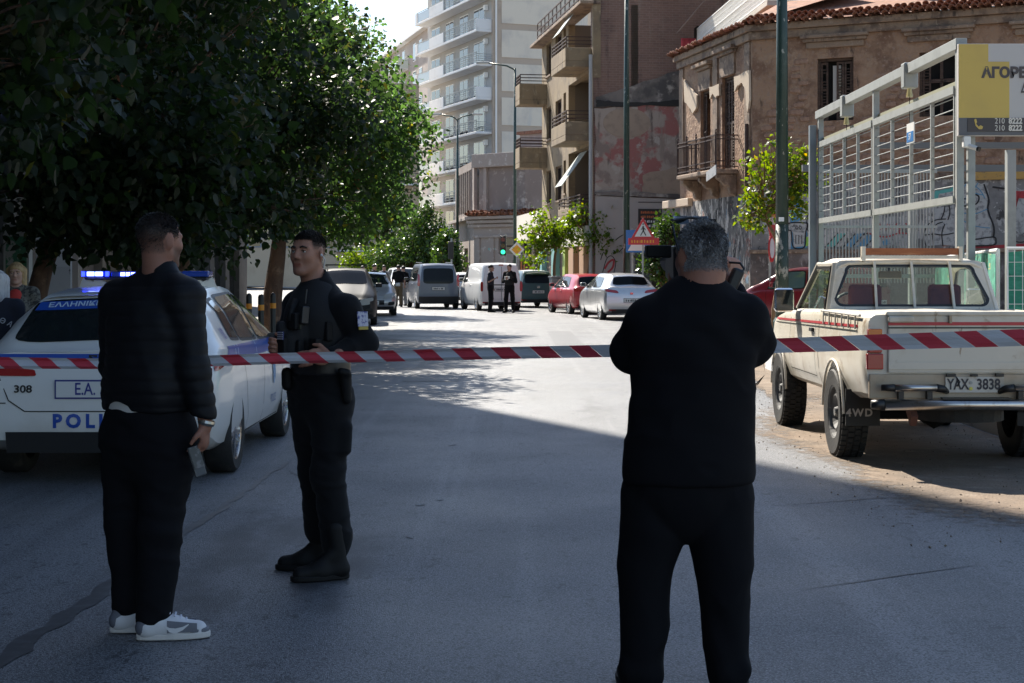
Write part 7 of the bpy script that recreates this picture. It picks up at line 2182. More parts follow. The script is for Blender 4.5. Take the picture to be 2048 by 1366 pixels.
def verts_np(me):
    a = np.empty(len(me.vertices) * 3, np.float32); me.vertices.foreach_get('co', a); return a.reshape(-1, 3)

def make_body_mesh(J, fb, fr, sc, vox, hands, skin, neck_r=.058, stubble=None, slim=.72):
    """one continuous skin surface: head, neck, torso, arms with hands, legs"""
    S = SDF()
    H = head_sdf(S, J['head'], fr, sc, J['neck'], neck_r)
    f = np.array(Vector(fb).normalized())
    S.rc(lerp3(J['neck'], J['chest'], .1), J['chest'], .06, .13 * slim / .72, .05, (f, .7))
    S.rc(J['chest'], J['pelvis'], .13 * slim / .72, .12 * slim / .72, .05, (f, .72))
    for g in 'LR':
        S.rc(lerp3(J['neck'], J['sh' + g], .4), J['sh' + g], .05, .048, .04)
        S.rc(J['sh' + g], J['el' + g], .046, .036, .02); S.rc(J['el' + g], J['wr' + g], .036, .026, .02)
        S.rc(J['hip' + g], J['kn' + g], .075, .05, .03); S.rc(J['kn' + g], J['an' + g], .05, .034, .02)
        S.rc(J['an' + g], np.array(J['an' + g]) + np.array(J['ft' + g]) * .03 - np.array([0, 0, .07]), .034, .028, .02)
        hd = hands.get(g)
        if hd is not None: hand_sdf(S, J['wr' + g], **hd)
        else: S.el(np.array(J['wr' + g]) + (np.array(J['wr' + g]) - np.array(J['el' + g])) * .25, (.045, .03, .05), None, .02)
    me = S.mesh(vox, 'body')
    V = (verts_np(me) - np.array(J['head'])) @ fr / sc
    st = np.zeros(len(V)); lip = np.zeros(len(V))
    if stubble: st = np.clip(stubble(V), 0, 1)
    lip = np.clip(1.4 - np.abs((V[:, 2] + .067) / .0095) ** 2, 0, 1) * np.clip(1.3 - np.abs(V[:, 1] / .024) ** 4, 0, 1) * (V[:, 0] > .07)
    add_attr(me, 'stubble', st); add_attr(me, 'lip', lip)
    me.materials.append(skin)
    return me, H
def sdf_part(name, S, vox, mat, parent, fn=None):
    me = S.mesh(vox, name, fn); me.materials.append(mat)
    return link(name, me, None, parent)
def hair_part(parent, J, fr, sc, mat, vox=.005, grow=.008, line=None, fn=None, name='hair'):
    """scalp cap: the cranium grown a little, cut away below the hairline"""
    c = np.array(J['head'], float); H = lambda a, b, d: c + fr @ (np.array([a, b, d]) * sc)
    S = SDF()
    S.el(H(-.017, 0, .034), [x * sc + grow for x in (.098, .077, .084)], fr, .01)
    for q in (line or []):
        S.el(H(*q[0]), [x * sc for x in q[1]], fr, .012, sub=True)
    return sdf_part(name, S, vox, mat, parent, fn)
def strands(parent, J, fr, sc, mat, mask, length, comb, per=6, width=.0015, seed=1, name='hair'):
    """short hair: thousands of thin blades growing from the scalp of the person's own body mesh"""
    me = parent.data; V = verts_np(me).astype(float)
    N = np.empty(len(me.vertices) * 3, np.float32); me.vertices.foreach_get('normal', N); N = N.reshape(-1, 3).astype(float)
    Lc = (V - np.array(J['head'])) @ fr / sc; Ln = N @ fr
    near = (np.abs(Lc) < .16).all(1); Lc, Ln = Lc[near], Ln[near]
    rng = np.random.default_rng(seed)
    pr = np.clip(mask(Lc), 0, 1)
    k = np.repeat(np.arange(len(Lc)), per); k = k[rng.random(len(k)) < pr[k]]
    P = Lc[k] + rng.normal(0, .0028, (len(k), 3)); nn = Ln[k]
    L = length(P) * rng.uniform(.6, 1.25, len(k))
    c = comb(P); c = c - nn * (c * nn).sum(1)[:, None]
    D = nn * .32 + c * .9 + rng.normal(0, .13, P.shape); D /= np.linalg.norm(D, axis=1)[:, None]
    W = np.cross(D, rng.normal(0, 1, P.shape)); W /= np.linalg.norm(W, axis=1)[:, None]
    A = P - W * width - nn * .002; B = P + W * width - nn * .002; M1 = P + D * (L * .6)[:, None]; T = P + D * L[:, None] - nn * (L * .18)[:, None]
    A2 = M1 - W * width * .8; B2 = M1 + W * width * .8
    Q = np.stack([A, B, B2, A2, T], 1).reshape(-1, 3)
    Q = np.array(J['head']) + (Q * sc) @ fr.T
    n = len(k); F = []
    me2 = bpy.data.meshes.new(name)
    b = np.arange(n)[:, None] * 5
    fq = np.concatenate([b + np.array([[0, 1, 2]]), b + np.array([[0, 2, 3]]), b + np.array([[3, 2, 4]])])
    me2.vertices.add(len(Q)); me2.vertices.foreach_set('co', Q.astype(np.float32).ravel())
    me2.loops.add(len(fq) * 3); me2.loops.foreach_set('vertex_index', fq.astype(np.int32).ravel())
    me2.polygons.add(len(fq)); me2.polygons.foreach_set('loop_start', np.arange(0, len(fq) * 3, 3, dtype=np.int32))
    me2.update(calc_edges=True)
    o = link(name, me2, mat, parent); o['kind'] = 'stuff'
    return o
def sstep(x, a, b):
    t = np.clip((x - a) / (b - a), 0, 1); return t * t * (3 - 2 * t)
def scalp(V, front=.055, slope=.55, nape=-.055, ear=True):
    """soft mask of the hairy scalp in head coordinates (forward, left, up)"""
    lim = np.where(V[:, 0] > -.02, front - .0 + (V[:, 0] - .06) * slope, nape + (V[:, 0] + .10) * 1.0)
    # forehead line in front, temples, round the ear, down to the nape behind
    top = sstep(V[:, 2], .062, .076) * (V[:, 0] < .094)
    side = sstep(V[:, 2], -.012, .008) * sstep(-V[:, 0], -.052, -.038)
    side *= 1 - sstep(V[:, 0], -.0, .03) * sstep(-V[:, 2], -.03, -.005)
    back = sstep(V[:, 2], nape - .008, nape + .014) * sstep(-V[:, 0], .022, .036)
    m = np.maximum(np.maximum(top, side), back)
    if ear: m *= (np.hypot((V[:, 0] + .012) / .029, (V[:, 2] + .004) / .040) > 1) | (np.abs(V[:, 1]) < .066)
    return m
def eyes(parent, H, fr, sc, brow_m, iris=(.03, .018, .012)):
    em = M('eye_white', (.36, .33, .31), .3); im = M('iris_dark', iris, .15)
    for g in (-1, 1):
        c = H(.0765, g * .032, .004)
        e = MB().lathe([(.0001, -.0115), (.006, -.0098), (.0105, -.005), (.0115, 0), (.0105, .005), (.006, .0098), (.0001, .0115)], 12, Matrix.Translation(c)).build('eye', em, parent, smooth=True)
        p = Vector(c) + Vector(fr[:, 0]) * .0085
        MB().lathe([(.0001, .0036), (.0045, .002), (.0055, -.001)], 10, Matrix.Translation(p) @ Matrix(np.array(fr).tolist()).to_4x4() @ Matrix.Rotation(R(90), 4, 'Y')).build('iris', im, e, smooth=True)
        MB().tube([H(.093, g * .014, .024), H(.0925, g * .03, .029), H(.082, g * .05, .023)], [.005, .0056, .003], 6).build('eyebrow', brow_m, parent, smooth=True)
        MB().tube([H(.084, g * .018, .0105), H(.088, g * .031, .0125), H(.079, g * .046, .0085)], [.0035, .0052, .0035], 7).build('eyelid', parent.data.materials[0], parent, smooth=True)
        MB().tube([H(.087, g * .019, .0075), H(.0905, g * .031, .0085), H(.081, g * .045, .0055)], [.001, .0016, .001], 5).build('eyelash', brow_m, parent, smooth=True)
black_cloth = M('black_cloth', (.005, .0052, .0065), .85, spec=.2, sheen=.05, bump=.15, bs=220, bdist=.002)
black_jacket = M('black_nylon', (.0045, .0047, .0065), .6, spec=.22)
charcoal_cloth = M('black_cotton', (.006, .006, .0078), .9, spec=.15, bump=.1, bs=260, bdist=.002)
boot_m = M('black_boot_leather', (.006, .006, .0065), .65, spec=.25)
hair_black = M('black_hair', (.012, .010, .009), .55, spec=.35, bump=.5, bs=160, bdist=.004)
def shoe(parent, heel, f, L=.29, w=.05, h=.075, mat=None, solem=None, vox=.006, boot=0., name='shoe'):
    f = np.array(Vector((f[0], f[1], 0)).normalized()); hl = np.array(heel, float); hl[2] = 0
    l = np.cross([0, 0, 1], f)
    S = SDF()
    S.rc(hl + f * .04 + [0, 0, .05], hl + f * L * .5 + [0, 0, .045], w * .82, w * .9, .03)
    S.rc(hl + f * L * .5 + [0, 0, .045], hl + f * (L - .05) + [0, 0, .036], w * .9, w * .78, .03)
    S.rc(hl + f * .05 + [0, 0, .06], hl + f * .075 + [0, 0, h + boot], w * .8, w * .86, .03)
    S.rc(hl + f * .10 + [0, 0, h * .9], hl + f * L * .55 + [0, 0, .06], w * .7, w * .6, .03)
    S.el(hl + f * L / 2 + [0, 0, -.06], (.4, .4, .064), None, .004, sub=True)
    o = sdf_part(name, S, vox, mat, parent)
    pts = []
    for k in range(28):
        a = 2 * math.pi * k / 28; x = math.cos(a); y = math.sin(a)
        ww = w * (1.0 + .12 * x) * (1 if x > -.2 else .92)
        q = hl + f * (L / 2 + x * L / 2 * 1.02) + l * (abs(y) ** .8 * math.copysign(1, y)) * ww
        pts.append((q[0], q[1]))
    so = MB().prism(pts, .004, .032, 'z').build('sole', solem or mat, o, bevel=.006)
    return o

# ---------------------------------------------------------------- man in padded jacket (left)
def PX(d, u0):
    s = d / FOC
    return lambda u, v, y=0.: np.array([(u - u0) * s, y, EYE - (v - 540) * s])
d = 6.93; p = PX(d, 310)
fh = (.62, .78, 0)
J = dict(head=p(321, 482, .0), neck=p(318, 552, -.01), chest=p(303, 640, .0), pelvis=p(298, 850, 0),
         shR=p(378, 592, -.09), elR=p(400, 735, -.13), wrR=p(424, 842, -.15), shL=p(225, 598, .10), elL=p(212, 735, .17), wrL=p(262, 790, .30),
         hipR=p(345, 880, -.06), knR=p(333, 1050, -.09), anR=p(320, 1225, -.12), hipL=p(250, 880, .06), knL=p(250, 1050, .05), anL=p(256, 1210, .02), ftR=(.97, .22, 0), ftL=(.97, .22, 0))
skin1 = skin_mat('skin_man_jacket', (.25, .115, .078), (.022, .015, .012))
fr = frame3(fh, tilt=.03)
st = lambda V: np.maximum(scalp(V) * (.45 + .5 * sstep(V[:, 2], -.05, .05)), .6 * sstep(-V[:, 2], .015, .04) * sstep(V[:, 0], .005, .03) * (V[:, 2] > -.13))
me, H = make_body_mesh(J, (.6, .8, 0), fr, 1.0, .0065, dict(R=dict(d=(-.08, .05, -1), across=(-.35, -.9, 0), curl_dir=(-.9, .2, 0), curl=.75, sc=1.0)), skin1, .06, st, slim=.8)
man1 = link('person', me, None, None, (X(310, d), d, 0))
tag(man1, 'man in black padded jacket and white-grey sneakers standing with his back turned', 'person')
strands(man1, J, fr, 1.0, hair_black, lambda V: scalp(V) * (.25 + .75 * sstep(V[:, 2], -.03, .05)), lambda P: .004 + .006 * sstep(P[:, 2], .02, .09), lambda P: np.tile([-.2, 0, -.6], (len(P), 1)), 5)
S = SDF(); f = np.array(Vector((.62, .78, 0)).normalized())
S.rc(p(318, 575, 0), p(300, 660, 0), .13, .205, .06, (f, .62)); S.rc(p(300, 660, 0), p(297, 775, 0), .205, .232, .06, (f, .72))
S.rc(p(297, 775, 0), p(297, 800, .0), .228, .215, .05, (f, .72))
for g in 'LR':
    S.rc(lerp3(J['neck'], J['sh' + g], .35) - [0, 0, .03], J['sh' + g], .075, .082, .05)
    S.rc(J['sh' + g], J['el' + g], .080, .072, .03); S.rc(J['el' + g], lerp3(J['el' + g], J['wr' + g], .93), .072, .053, .03)
S.rc(p(318, 572, 0), p(320, 536, .0), .082, .074, .03, (f, .92))
S.rc(p(320, 548, .0), p(322, 505, .01), .062, .06, .004, sub=True)
S.el(p(297, 850, 0), (.4, .4, .075), None, .01, sub=True); S.el(p(243, 838, -.14), (.085, .14, .085), None, .01, sub=True)
sdf_part('padded_jacket', S, .0085, black_jacket, man1, puffer())
MB().tube([p(318, 538, -.06), p(345, 545, -.07), p(368, 560, -.02)], [.008, .009, .006], 6).build('shirt_collar', M('off_white_cotton', (.55, .53, .5), .9), man1, smooth=True)
S = SDF(); S.rc(p(297, 785, 0), p(297, 815, 0), .212, .214, .02, (f, .73)); S.el(p(297, 870, 0), (.5, .5, .09), None, .01, sub=True)
sdf_part('shirt_hem', S, .010, MATS['off_white_cotton'], man1)
S = SDF()
S.rc(p(298, 838, 0), p(298, 880, 0), .212, .215, .05, (f, .74))
for g, h0 in (('R', 1232), ('L', 1212)):
    S.rc(J['hip' + g] + [0, 0, .0], J['kn' + g], .122, .094, .05); S.rc(J['kn' + g], J['an' + g] + [0, 0, .0], .092, .070, .03)
S.rc(p(300, 905, 0), p(297, 960, .0), .11, .05, .05)
S.el(p(298, 775, 0), (.5, .5, .075), None, .01, sub=True)
S.el(p(300, 1345, 0), (.6, .6, .245), None, .004, sub=True)
sdf_part('trousers', S, .0095, charcoal_cloth, man1, folds(.010, 10, 5, (1, 1, 1.9)))
MB().b2(*[0, 0, 0, 0, 0, 0]) if False else None
# sneakers: white with grey toe, heel and side panels, and a white swoosh
sn_w = M('sneaker_white', (.60, .59, .60), .55); sn_g = M('sneaker_grey', (.13, .135, .16), .6); sn_sole = M('sneaker_sole', (.58, .55, .52), .6)
for g, heel in (('R', p(290, 1280, -.155)), ('L', p(222, 1262, -.015))):
    f_ = np.array(Vector((.97, .22, 0)).normalized()); l_ = np.cross([0, 0, 1], f_)
    o = shoe(man1, heel, f_, .305, .050, .085, sn_w, sn_sole, name='sneaker')
    hl = np.array(heel, float); hl[2] = 0
    Sg = SDF(); w = .050
    Sg.rc(hl + f_ * .038 + [0, 0, .055], hl + f_ * .05 + [0, 0, .085], w * .90, w * .82, .02)
    Sg.el(hl + f_ * .17 + [0, 0, .06], (.105, .2, .2), np.stack([f_, l_, [0, 0, 1]], 1), .004, sub=True)
    Sg.el(hl + f_ * .15 + [0, 0, -.06], (.4, .4, .088), None, .004, sub=True)
    sdf_part('heel_panel', Sg, .005, sn_g, o)
    for sg in (-1, 1):
        def side_pt(a, z): # point on the outer side of the shoe
            wd = w * (.955 + .08 * math.sin(a / .305 * 3.1)) * (1 - .0) * math.sqrt(max(.05, 1 - max(0, (z - .05) / .075) ** 2)) * (1 if a < .22 else 1 - ((a - .22) / .1) ** 2 * .5)
            q = hl + f_ * a + l_ * (-sg) * wd; return (q[0], q[1], z)
        MB().grid(lambda a, b: side_pt(.125 + .125 * a, .036 + b * (.052 - .016 * a)), 8, 4).build('side_panel', sn_g, o)
        sw = [(.118, .066), (.135, .050), (.160, .045), (.19, .054), (.215, .070)]; ww = [.003, .009, .011, .007, .002]
        m_ = MB()
        for (a, z), t_ in zip(sw, ww):
            P1 = Vector(side_pt(a, z + t_)) - Vector(l_) * sg * .003; P2 = Vector(side_pt(a, z - t_)) - Vector(l_) * sg * .003
            m_.v += [tuple(P1), tuple(P2)]
        for i in range(4): m_.f.append([2 * i, 2 * i + 1, 2 * i + 3, 2 * i + 2]); m_.mi.append(0)
        m_.build('swoosh', sn_w, o)
    tb = SDF().rc(hl + f_ * .235 + [0, 0, .040], hl + f_ * .268 + [0, 0, .036], w * .88, w * .72, .02)
    tb.el(hl + f_ * .24 + [0, 0, .115], (.3, .3, .068), None, .004, sub=True); tb.el(hl + f_ * .15 + [0, 0, -.06], (.4, .4, .088), None, .004, sub=True)
    sdf_part('toe_panel', tb, .005, sn_g, o)
    lc = MB()
    for k in range(5):
        a = .135 + k * .022; z = .112 - k * .012
        lc.tube([tuple(hl + f_ * a + l_ * .022 + [0, 0, z]), tuple(hl + f_ * (a + .006) + [0, 0, z + .012]), tuple(hl + f_ * a - l_ * .022 + [0, 0, z])], .005, 5)
    lc.build('laces', M('lace_lilac_white', (.55, .55, .62), .7), o)
# watch and what he holds
w_ = p(426, 838, -.15)
MB().lathe([(.034, -.011), (.037, 0), (.034, .011)], 16, Matrix.Translation(w_) @ Matrix.Rotation(.25, 4, 'Y')).build('wristwatch', M('steel_watch', (.4, .38, .34), .3, metal=1), man1)
ph = empty('phone', (X(310, d) + p(411, 915, -.17)[0], d - .19, p(411, 912)[2]), 0, 'phone with a pale case held low in the right hand of the padded-jacket man', 'phone')
mm_ = Matrix.Rotation(-.30, 4, 'Y') @ Matrix.Rotation(.9, 4, 'Z')
ph.rotation_euler = mm_.to_euler()
MB().b2(-.030, .030, -.004, .004, -.065, .065).build('body', M('phone_dark', (.03, .032, .036), .3), ph, bevel=.004)
MB().b2(-.028, .028, -.0075, -.0042, -.03, .063).build('case', M('phone_case', (.05, .052, .048), .5, layers=[((.12, .12, .12), 25, .5, .6)]), ph, bevel=.002)

# ---------------------------------------------------------------- police officer facing left
d = 8.24; p = PX(d, 645)
fh = (-.44, -.90, .05); fb = np.array(Vector((-.70, -.71, 0)).normalized())
J = dict(head=p(615, 507, 0), neck=p(631, 578, .02), chest=p(637, 640, 0), pelvis=p(642, 770, 0),
         shL=p(697, 616, -.12), elL=p(733, 686, -.08), wrL=p(668, 706, -.24), shR=p(588, 612, .12), elR=p(566, 690, .10), wrR=p(578, 697, -.13),
         hipL=p(668, 795, -.06), knL=p(660, 945, -.09), anL=p(677, 1098, -.07), hipR=p(614, 795, .06), knR=p(628, 945, .08), anR=p(634, 1085, .13), ftL=(-.94, -.34, 0), ftR=(-1, .02, 0))
skin2 = skin_mat('skin_officer', (.30, .145, .095), (.045, .033, .026))
fr = frame3(fh, tilt=-.03)
st = lambda V: scalp(V) * (.30 + .65 * sstep(V[:, 2], .0, .06)) + .12 * sstep(-V[:, 2], .03, .06) * (V[:, 0] > .0) * (V[:, 2] > -.13)
me, H = make_body_mesh(J, fb, fr, .98, .0055, dict(L=dict(d=(-.93, -.15, -.12), across=(.1, .1, .9), curl_dir=(-.35, .9, -.1), curl=.32, sc=1.02, spread=.3), R=dict(d=(-.55, -.5, .2), across=(0, .1, 1), curl_dir=(.6, -.6, 0), curl=.9, sc=1.0)), skin2, .062, st)
off_ = link('person', me, None, None, (X(645, d), d, 0))
tag(off_, 'police officer in black uniform and vest looking up to the left', 'person')
strands(off_, J, fr, .98, hair_black, lambda V: scalp(V) * (.15 + .85 * sstep(V[:, 2], .02, .065)), lambda P: .003 + .013 * sstep(P[:, 2], .05, .09), lambda P: np.stack([.75 + 0 * P[:, 0], .15 + 0 * P[:, 0], .25 + 0 * P[:, 0]], 1), 7)
eyes(off_, H, fr, .98, hair_black)
S = SDF()
S.rc(p(634, 585, .02), p(637, 650, 0), .115, .175, .05, (fb, .66)); S.rc(p(637, 650, 0), p(642, 740, 0), .175, .165, .05, (fb, .74))
for g in 'LR':
    S.rc(lerp3(J['neck'], J['sh' + g], .2) - [0, 0, .02], J['sh' + g], .055, .068, .06)
    S.rc(J['sh' + g], J['el' + g], .070, .062, .03); S.rc(J['el' + g], lerp3(J['el' + g], J['wr' + g], .9), .062, .044, .03)
S.rc(p(632, 586, .02), p(633, 560, .02), .075, .068, .02); S.rc(p(630, 572, 0), p(620, 530, -.01), .062, .064, .004, sub=True)
sdf_part('shirt', S, .0085, black_cloth, off_, folds(.006, 13, 8))
S = SDF()
S.rc(p(634, 606, .01), p(636, 640, 0), .14, .19, .04, (fb, .80)); S.rc(p(636, 640, 0), p(640, 700, 0), .192, .178, .04, (fb, .88))
S.el(p(660, 742, 0), (.5, .5, .075), None, .008, sub=True)
for (u, v, w_) in ((572, 665, .03), (606, 660, .04), (590, 690, .05)): S.rc(p(u, v - 14, -.16), p(u, v + 14, -.16), w_, w_, .015)
vest = sdf_part('vest', S, .0085, M('black_vest_fabric', (.0045, .0046, .0056), .8, bump=.3, bs=120, bdist=.004), off_)
S = SDF(); S.rc(p(590, 590, -.06), p(690, 590, -.02), .035, .035, .02)
for (u, v, w_, h_, y_) in ((598, 640, .07, .085, -.185), (578, 690, .055, .09, -.19), (606, 692, .06, .08, -.185), (640, 690, .06, .085, -.19), (662, 660, .05, .1, -.165)):
    MB().box(p(u, v, y_), (w_ / 2, .02, h_ / 2), Matrix.Rotation(-.78, 3, 'Z')).build('vest_pouch', boot_m, vest, bevel=.008)
for (a_, b_) in (((598, 600, -.12), (588, 640, -.19)), ((662, 598, -.10), (668, 645, -.16))):
    MB().tube([p(*a_), p((a_[0] + b_[0]) / 2, (a_[1] + b_[1]) / 2 - 3, (a_[2] + b_[2]) / 2 - .02), p(*b_)], .018, 6).build('vest_strap', boot_m, vest, smooth=True)
# flag patch, name tape, radio, arm badge, earpiece
nrm = Vector(fb); pq = Vector(p(573, 668, -.205))
flag = MB(); 
def patch_box(name, c, w, h, mat, nrm, parent, t=.006):
    q = nrm.to_track_quat('Y', 'Z').to_matrix()
    return MB().box(c, (w / 2, t / 2, h / 2), q).build(name, mat, parent)
fp = patch_box('flag_patch', pq, .045, .042, M('flag_blue', (.03, .035, .12), .7), nrm, off_)
for k in range(4): patch_box('flag_stripe', pq + Vector((0, 0, -.016 + k * .0105)) + nrm * .004, .043, .005, M('flag_grey_white', (.32, .32, .36), .7), nrm, fp)
patch_box('name_tape', Vector(p(606, 651, -.20)), .05, .022, M('olive_tape', (.03, .03, .018), .8), nrm, off_)
bn_ = Vector((.62, -.75, .1)).normalized(); bp = Vector(p(731, 636, -.16))
ab = patch_box('arm_badge', bp, .062, .075, M('badge_white', (.42, .42, .50), .6, layers=[((.05, .06, .22), 60, .48, .58)]), bn_, off_)
patch_box('badge_base', bp + Vector((.004, 0, -.046)), .055, .016, M('badge_yellow', (.40, .30, .05), .6), bn_, ab)
MB().tube([H(-.01, .088, -.012), H(-.035, .088, -.03), H(-.05, .072, -.06), H(-.065, .06, -.085), H(-.075, .085, -.105)], [.0028, .0032, .0045, .0045, .003], 6).build('earpiece_cable', M('clear_coil', (.55, .55, .55), .3), off_, smooth=True)
MB().tube([H(.0, .086, -.004), H(.002, .09, -.014)], .006, 8).build('earpiece', MATS['clear_coil'], off_)
rad = MB().b2(-.022, .022, -.014, .014, -.045, .045).build('radio', black_plastic, off_, bevel=.006, loc=tuple(p(619, 628, -.2)), rot=(0, .1, .7))
MB().tube([(0, 0, .06), (0, 0, .13)], .005, 6).build('aerial', black_plastic, rad)
# belt with holster
S = SDF(); S.rc(p(641, 727, 0), p(641, 740, 0), .176, .176, .01, (fb, .80)); S.el(p(641, 690, 0), (.5, .5, .075), None, .004, sub=True); S.el(p(641, 775, 0), (.5, .5, .072), None, .004, sub=True)
sdf_part('belt', S, .009, M('black_leather_belt', (.012, .011, .011), .4), off_)
S = SDF(); S.rc(p(697, 748, -.15), p(700, 795, -.14), .032, .024, .01); S.rc(p(690, 738, -.18), p(701, 742, -.17), .02, .022, .01)
sdf_part('holster', S, .008, boot_m, off_)
S = SDF(); S.rc(p(575, 745, -.02), p(576, 770, -.02), .03, .03, .01); sdf_part('belt_pouch', S, .008, boot_m, off_)
S = SDF(); S.rc(p(641, 745, 0), p(641, 790, 0), .168, .172, .05, (fb, .78))
for g in 'LR':
    S.rc(J['hip' + g], J['kn' + g], .108, .086, .05); S.rc(J['kn' + g], J['an' + g] + [0, 0, .05], .084, .078, .03); S.rc(J['an' + g] + [0, 0, .07], J['an' + g] + [0, 0, .02], .082, .062, .01)
S.rc(p(696, 850, -.12), p(692, 895, -.12), .035, .035, .03)
S.el(p(641, 690, 0), (.5, .5, .1), None, .01, sub=True)
sdf_part('trousers', S, .009, black_cloth, off_, folds(.008, 12, 9, (1, 1, 1.8)))
o = shoe(off_, p(702, 1150, -.10), (-.94, -.34, 0), .30, .052, .13, boot_m, boot_m, boot=.13, name='boot')
o = shoe(off_, p(660, 1130, .13), (-1, .02, 0), .30, .052, .13, boot_m, boot_m, boot=.13, name='boot')

# ---------------------------------------------------------------- cameraman with his back to us
d = 5.95; p = PX(d, 1370)
fh = (-.38, .92, .0); fb = np.array(Vector((-.12, .99, 0)).normalized())
J = dict(head=p(1402, 513, .03), neck=p(1398, 590, -.01), chest=p(1392, 680, 0), pelvis=p(1378, 930, 0),
         shL=p(1303, 648, .0), elL=p(1270, 704, .08), wrL=p(1402, 578, .36), shR=p(1488, 640, .0), elR=p(1512, 692, .08), wrR=p(1470, 572, .16),
         hipL=p(1308, 975, 0), knL=p(1291, 1180, .02), anL=p(1286, 1350, 0), hipR=p(1443, 975, 0), knR=p(1456, 1180, .02), anR=p(1458, 1350, 0), ftL=(-.15, .98, 0), ftR=(.15, .98, 0))
skin3 = skin_mat('skin_cameraman', (.29, .13, .085), (.17, .16, .16))
fr = frame3(fh, tilt=.06)
me, H = make_body_mesh(J, fb, fr, 1.09, .0065, dict(R=dict(d=(-.25, .25, 1), across=(-.5, .6, 0), curl_dir=(-.75, .5, .1), curl=.5, sc=1.05), L=dict(d=(-.1, .5, 1), across=(.6, .5, 0), curl_dir=(.5, .5, 0), curl=.5, sc=1.0)), skin3, .076, lambda V: scalp(V, nape=-.052) * .9, slim=.85)
cmn = link('person', me, None, None, (X(1370, d), d, 0))
tag(cmn, 'grey-haired cameraman in black sweater seen from behind filming the street', 'person')
grey_hair = M('grizzled_hair', (.21, .205, .205), .6, spec=.3, layers=[((.09, .085, .085), (9, 9, 7), .44, .62), ((.32, .31, .31), (40, 40, 12), .54, .68)], bump=.7, bs=120, bdist=.006)
strands(cmn, J, fr, 1.09, grey_hair, lambda V: scalp(V, nape=-.052), lambda P: .002 + .007 * sstep(P[:, 2], -.045, .04), lambda P: np.stack([.15 + 3 * P[:, 1], -P[:, 1] * 3, -.85 + .9 * sstep(P[:, 2], .06, .12)], 1), 9, .0018)
S = SDF()
S.rc(p(1397, 610, 0), p(1390, 690, 0), .13, .215, .07, (fb, .66)); S.rc(p(1390, 690, 0), p(1378, 935, 0), .222, .246, .06, (fb, .70))
for g in 'LR':
    S.rc(lerp3(J['neck'], J['sh' + g], .3) - [0, 0, .045], J['sh' + g], .07, .088, .06)
    S.rc(J['sh' + g], J['el' + g], .090, .078, .03); S.rc(J['el' + g], lerp3(J['el' + g], J['wr' + g], .85), .076, .05, .03)
S.rc(p(1398, 602, -.01), p(1399, 584, 0), .094, .086, .02); S.rc(p(1399, 590, 0), p(1402, 540, .01), .076, .08, .004, sub=True)
S.el(p(1378, 1012, 0), (.6, .6, .095), None, .006, sub=True)
sdf_part('sweater', S, .0085, charcoal_cloth, cmn, folds(.011, 8, 12, (1, 1, 1.6)))
S = SDF(); S.rc(p(1378, 925, 0), p(1378, 965, 0), .238, .225, .05, (fb, .70))
for g in 'LR':
    pts_ = {'L': [(1310, 980, .122), (1306, 1055, .124), (1292, 1130, .104), (1290, 1200, .092), (1291, 1280, .088), (1286, 1350, .084)], 'R': [(1442, 980, .122), (1440, 1055, .124), (1448, 1130, .108), (1453, 1200, .095), (1451, 1290, .082), (1458, 1350, .080)]}[g]
    for a_, b_ in zip(pts_[:-1], pts_[1:]): S.rc(p(a_[0], a_[1], .01), p(b_[0], b_[1], .01), a_[2], b_[2], .006)
S.el(p(1378, 850, 0), (.6, .6, .1), None, .01, sub=True)
S.rc(p(1268, 1335, -.02), p(1300, 1345, -.02), .055, .06, .02); S.rc(p(1450, 1342, -.02), p(1478, 1338, -.02), .055, .05, .02)
sdf_part('trousers', S, .009, charcoal_cloth, cmn, folds(.007, 9, 14, (1.5, 1.5, .8)))
shoe(cmn, p(1280, 1380, -.06), (-.15, .98, 0), .29, .052, .08, boot_m, boot_m)
shoe(cmn, p(1464, 1380, -.06), (.15, .98, 0), .29, .052, .08, boot_m, boot_m)
MB().tube([p(1399 + 52 * math.cos(a), 584 + 6 * math.sin(a), -.082 * math.sin(a)) for a in np.linspace(0, 6.283, 25)], .010, 6).build('collar', charcoal_cloth, cmn, smooth=True)
# sunglasses pushed up on the head
g_ = MB()
arc = [H(.03 + .03 * math.cos(a), .088 * math.sin(a), .140 - .012 * abs(math.sin(a))) for a in np.linspace(-1.5, 1.5, 11)]
g_.tube(arc, .006, 6)
for s_ in (-1, 1): g_.tube([H(.03, s_ * .088, .112), H(-.005, s_ * .096, .06), H(-.02, s_ * .092, .018)], [.005, .004, .0035], 6)
gl = g_.build('sunglasses', black_plastic, None, loc=cmn.location)
tag(gl, 'dark sunglasses pushed up on the grey-haired cameraman\'s head', 'sunglasses')
for s_ in (-1, 1):
    MB().grid(lambda a, b: H(.062 + .012 * math.cos(a * 3 - 1.5) - .02 * b, s_ * (.012 + .055 * a), .128 + .006 - .030 * b + .012), 6, 3).build('lens', glass_car, gl)
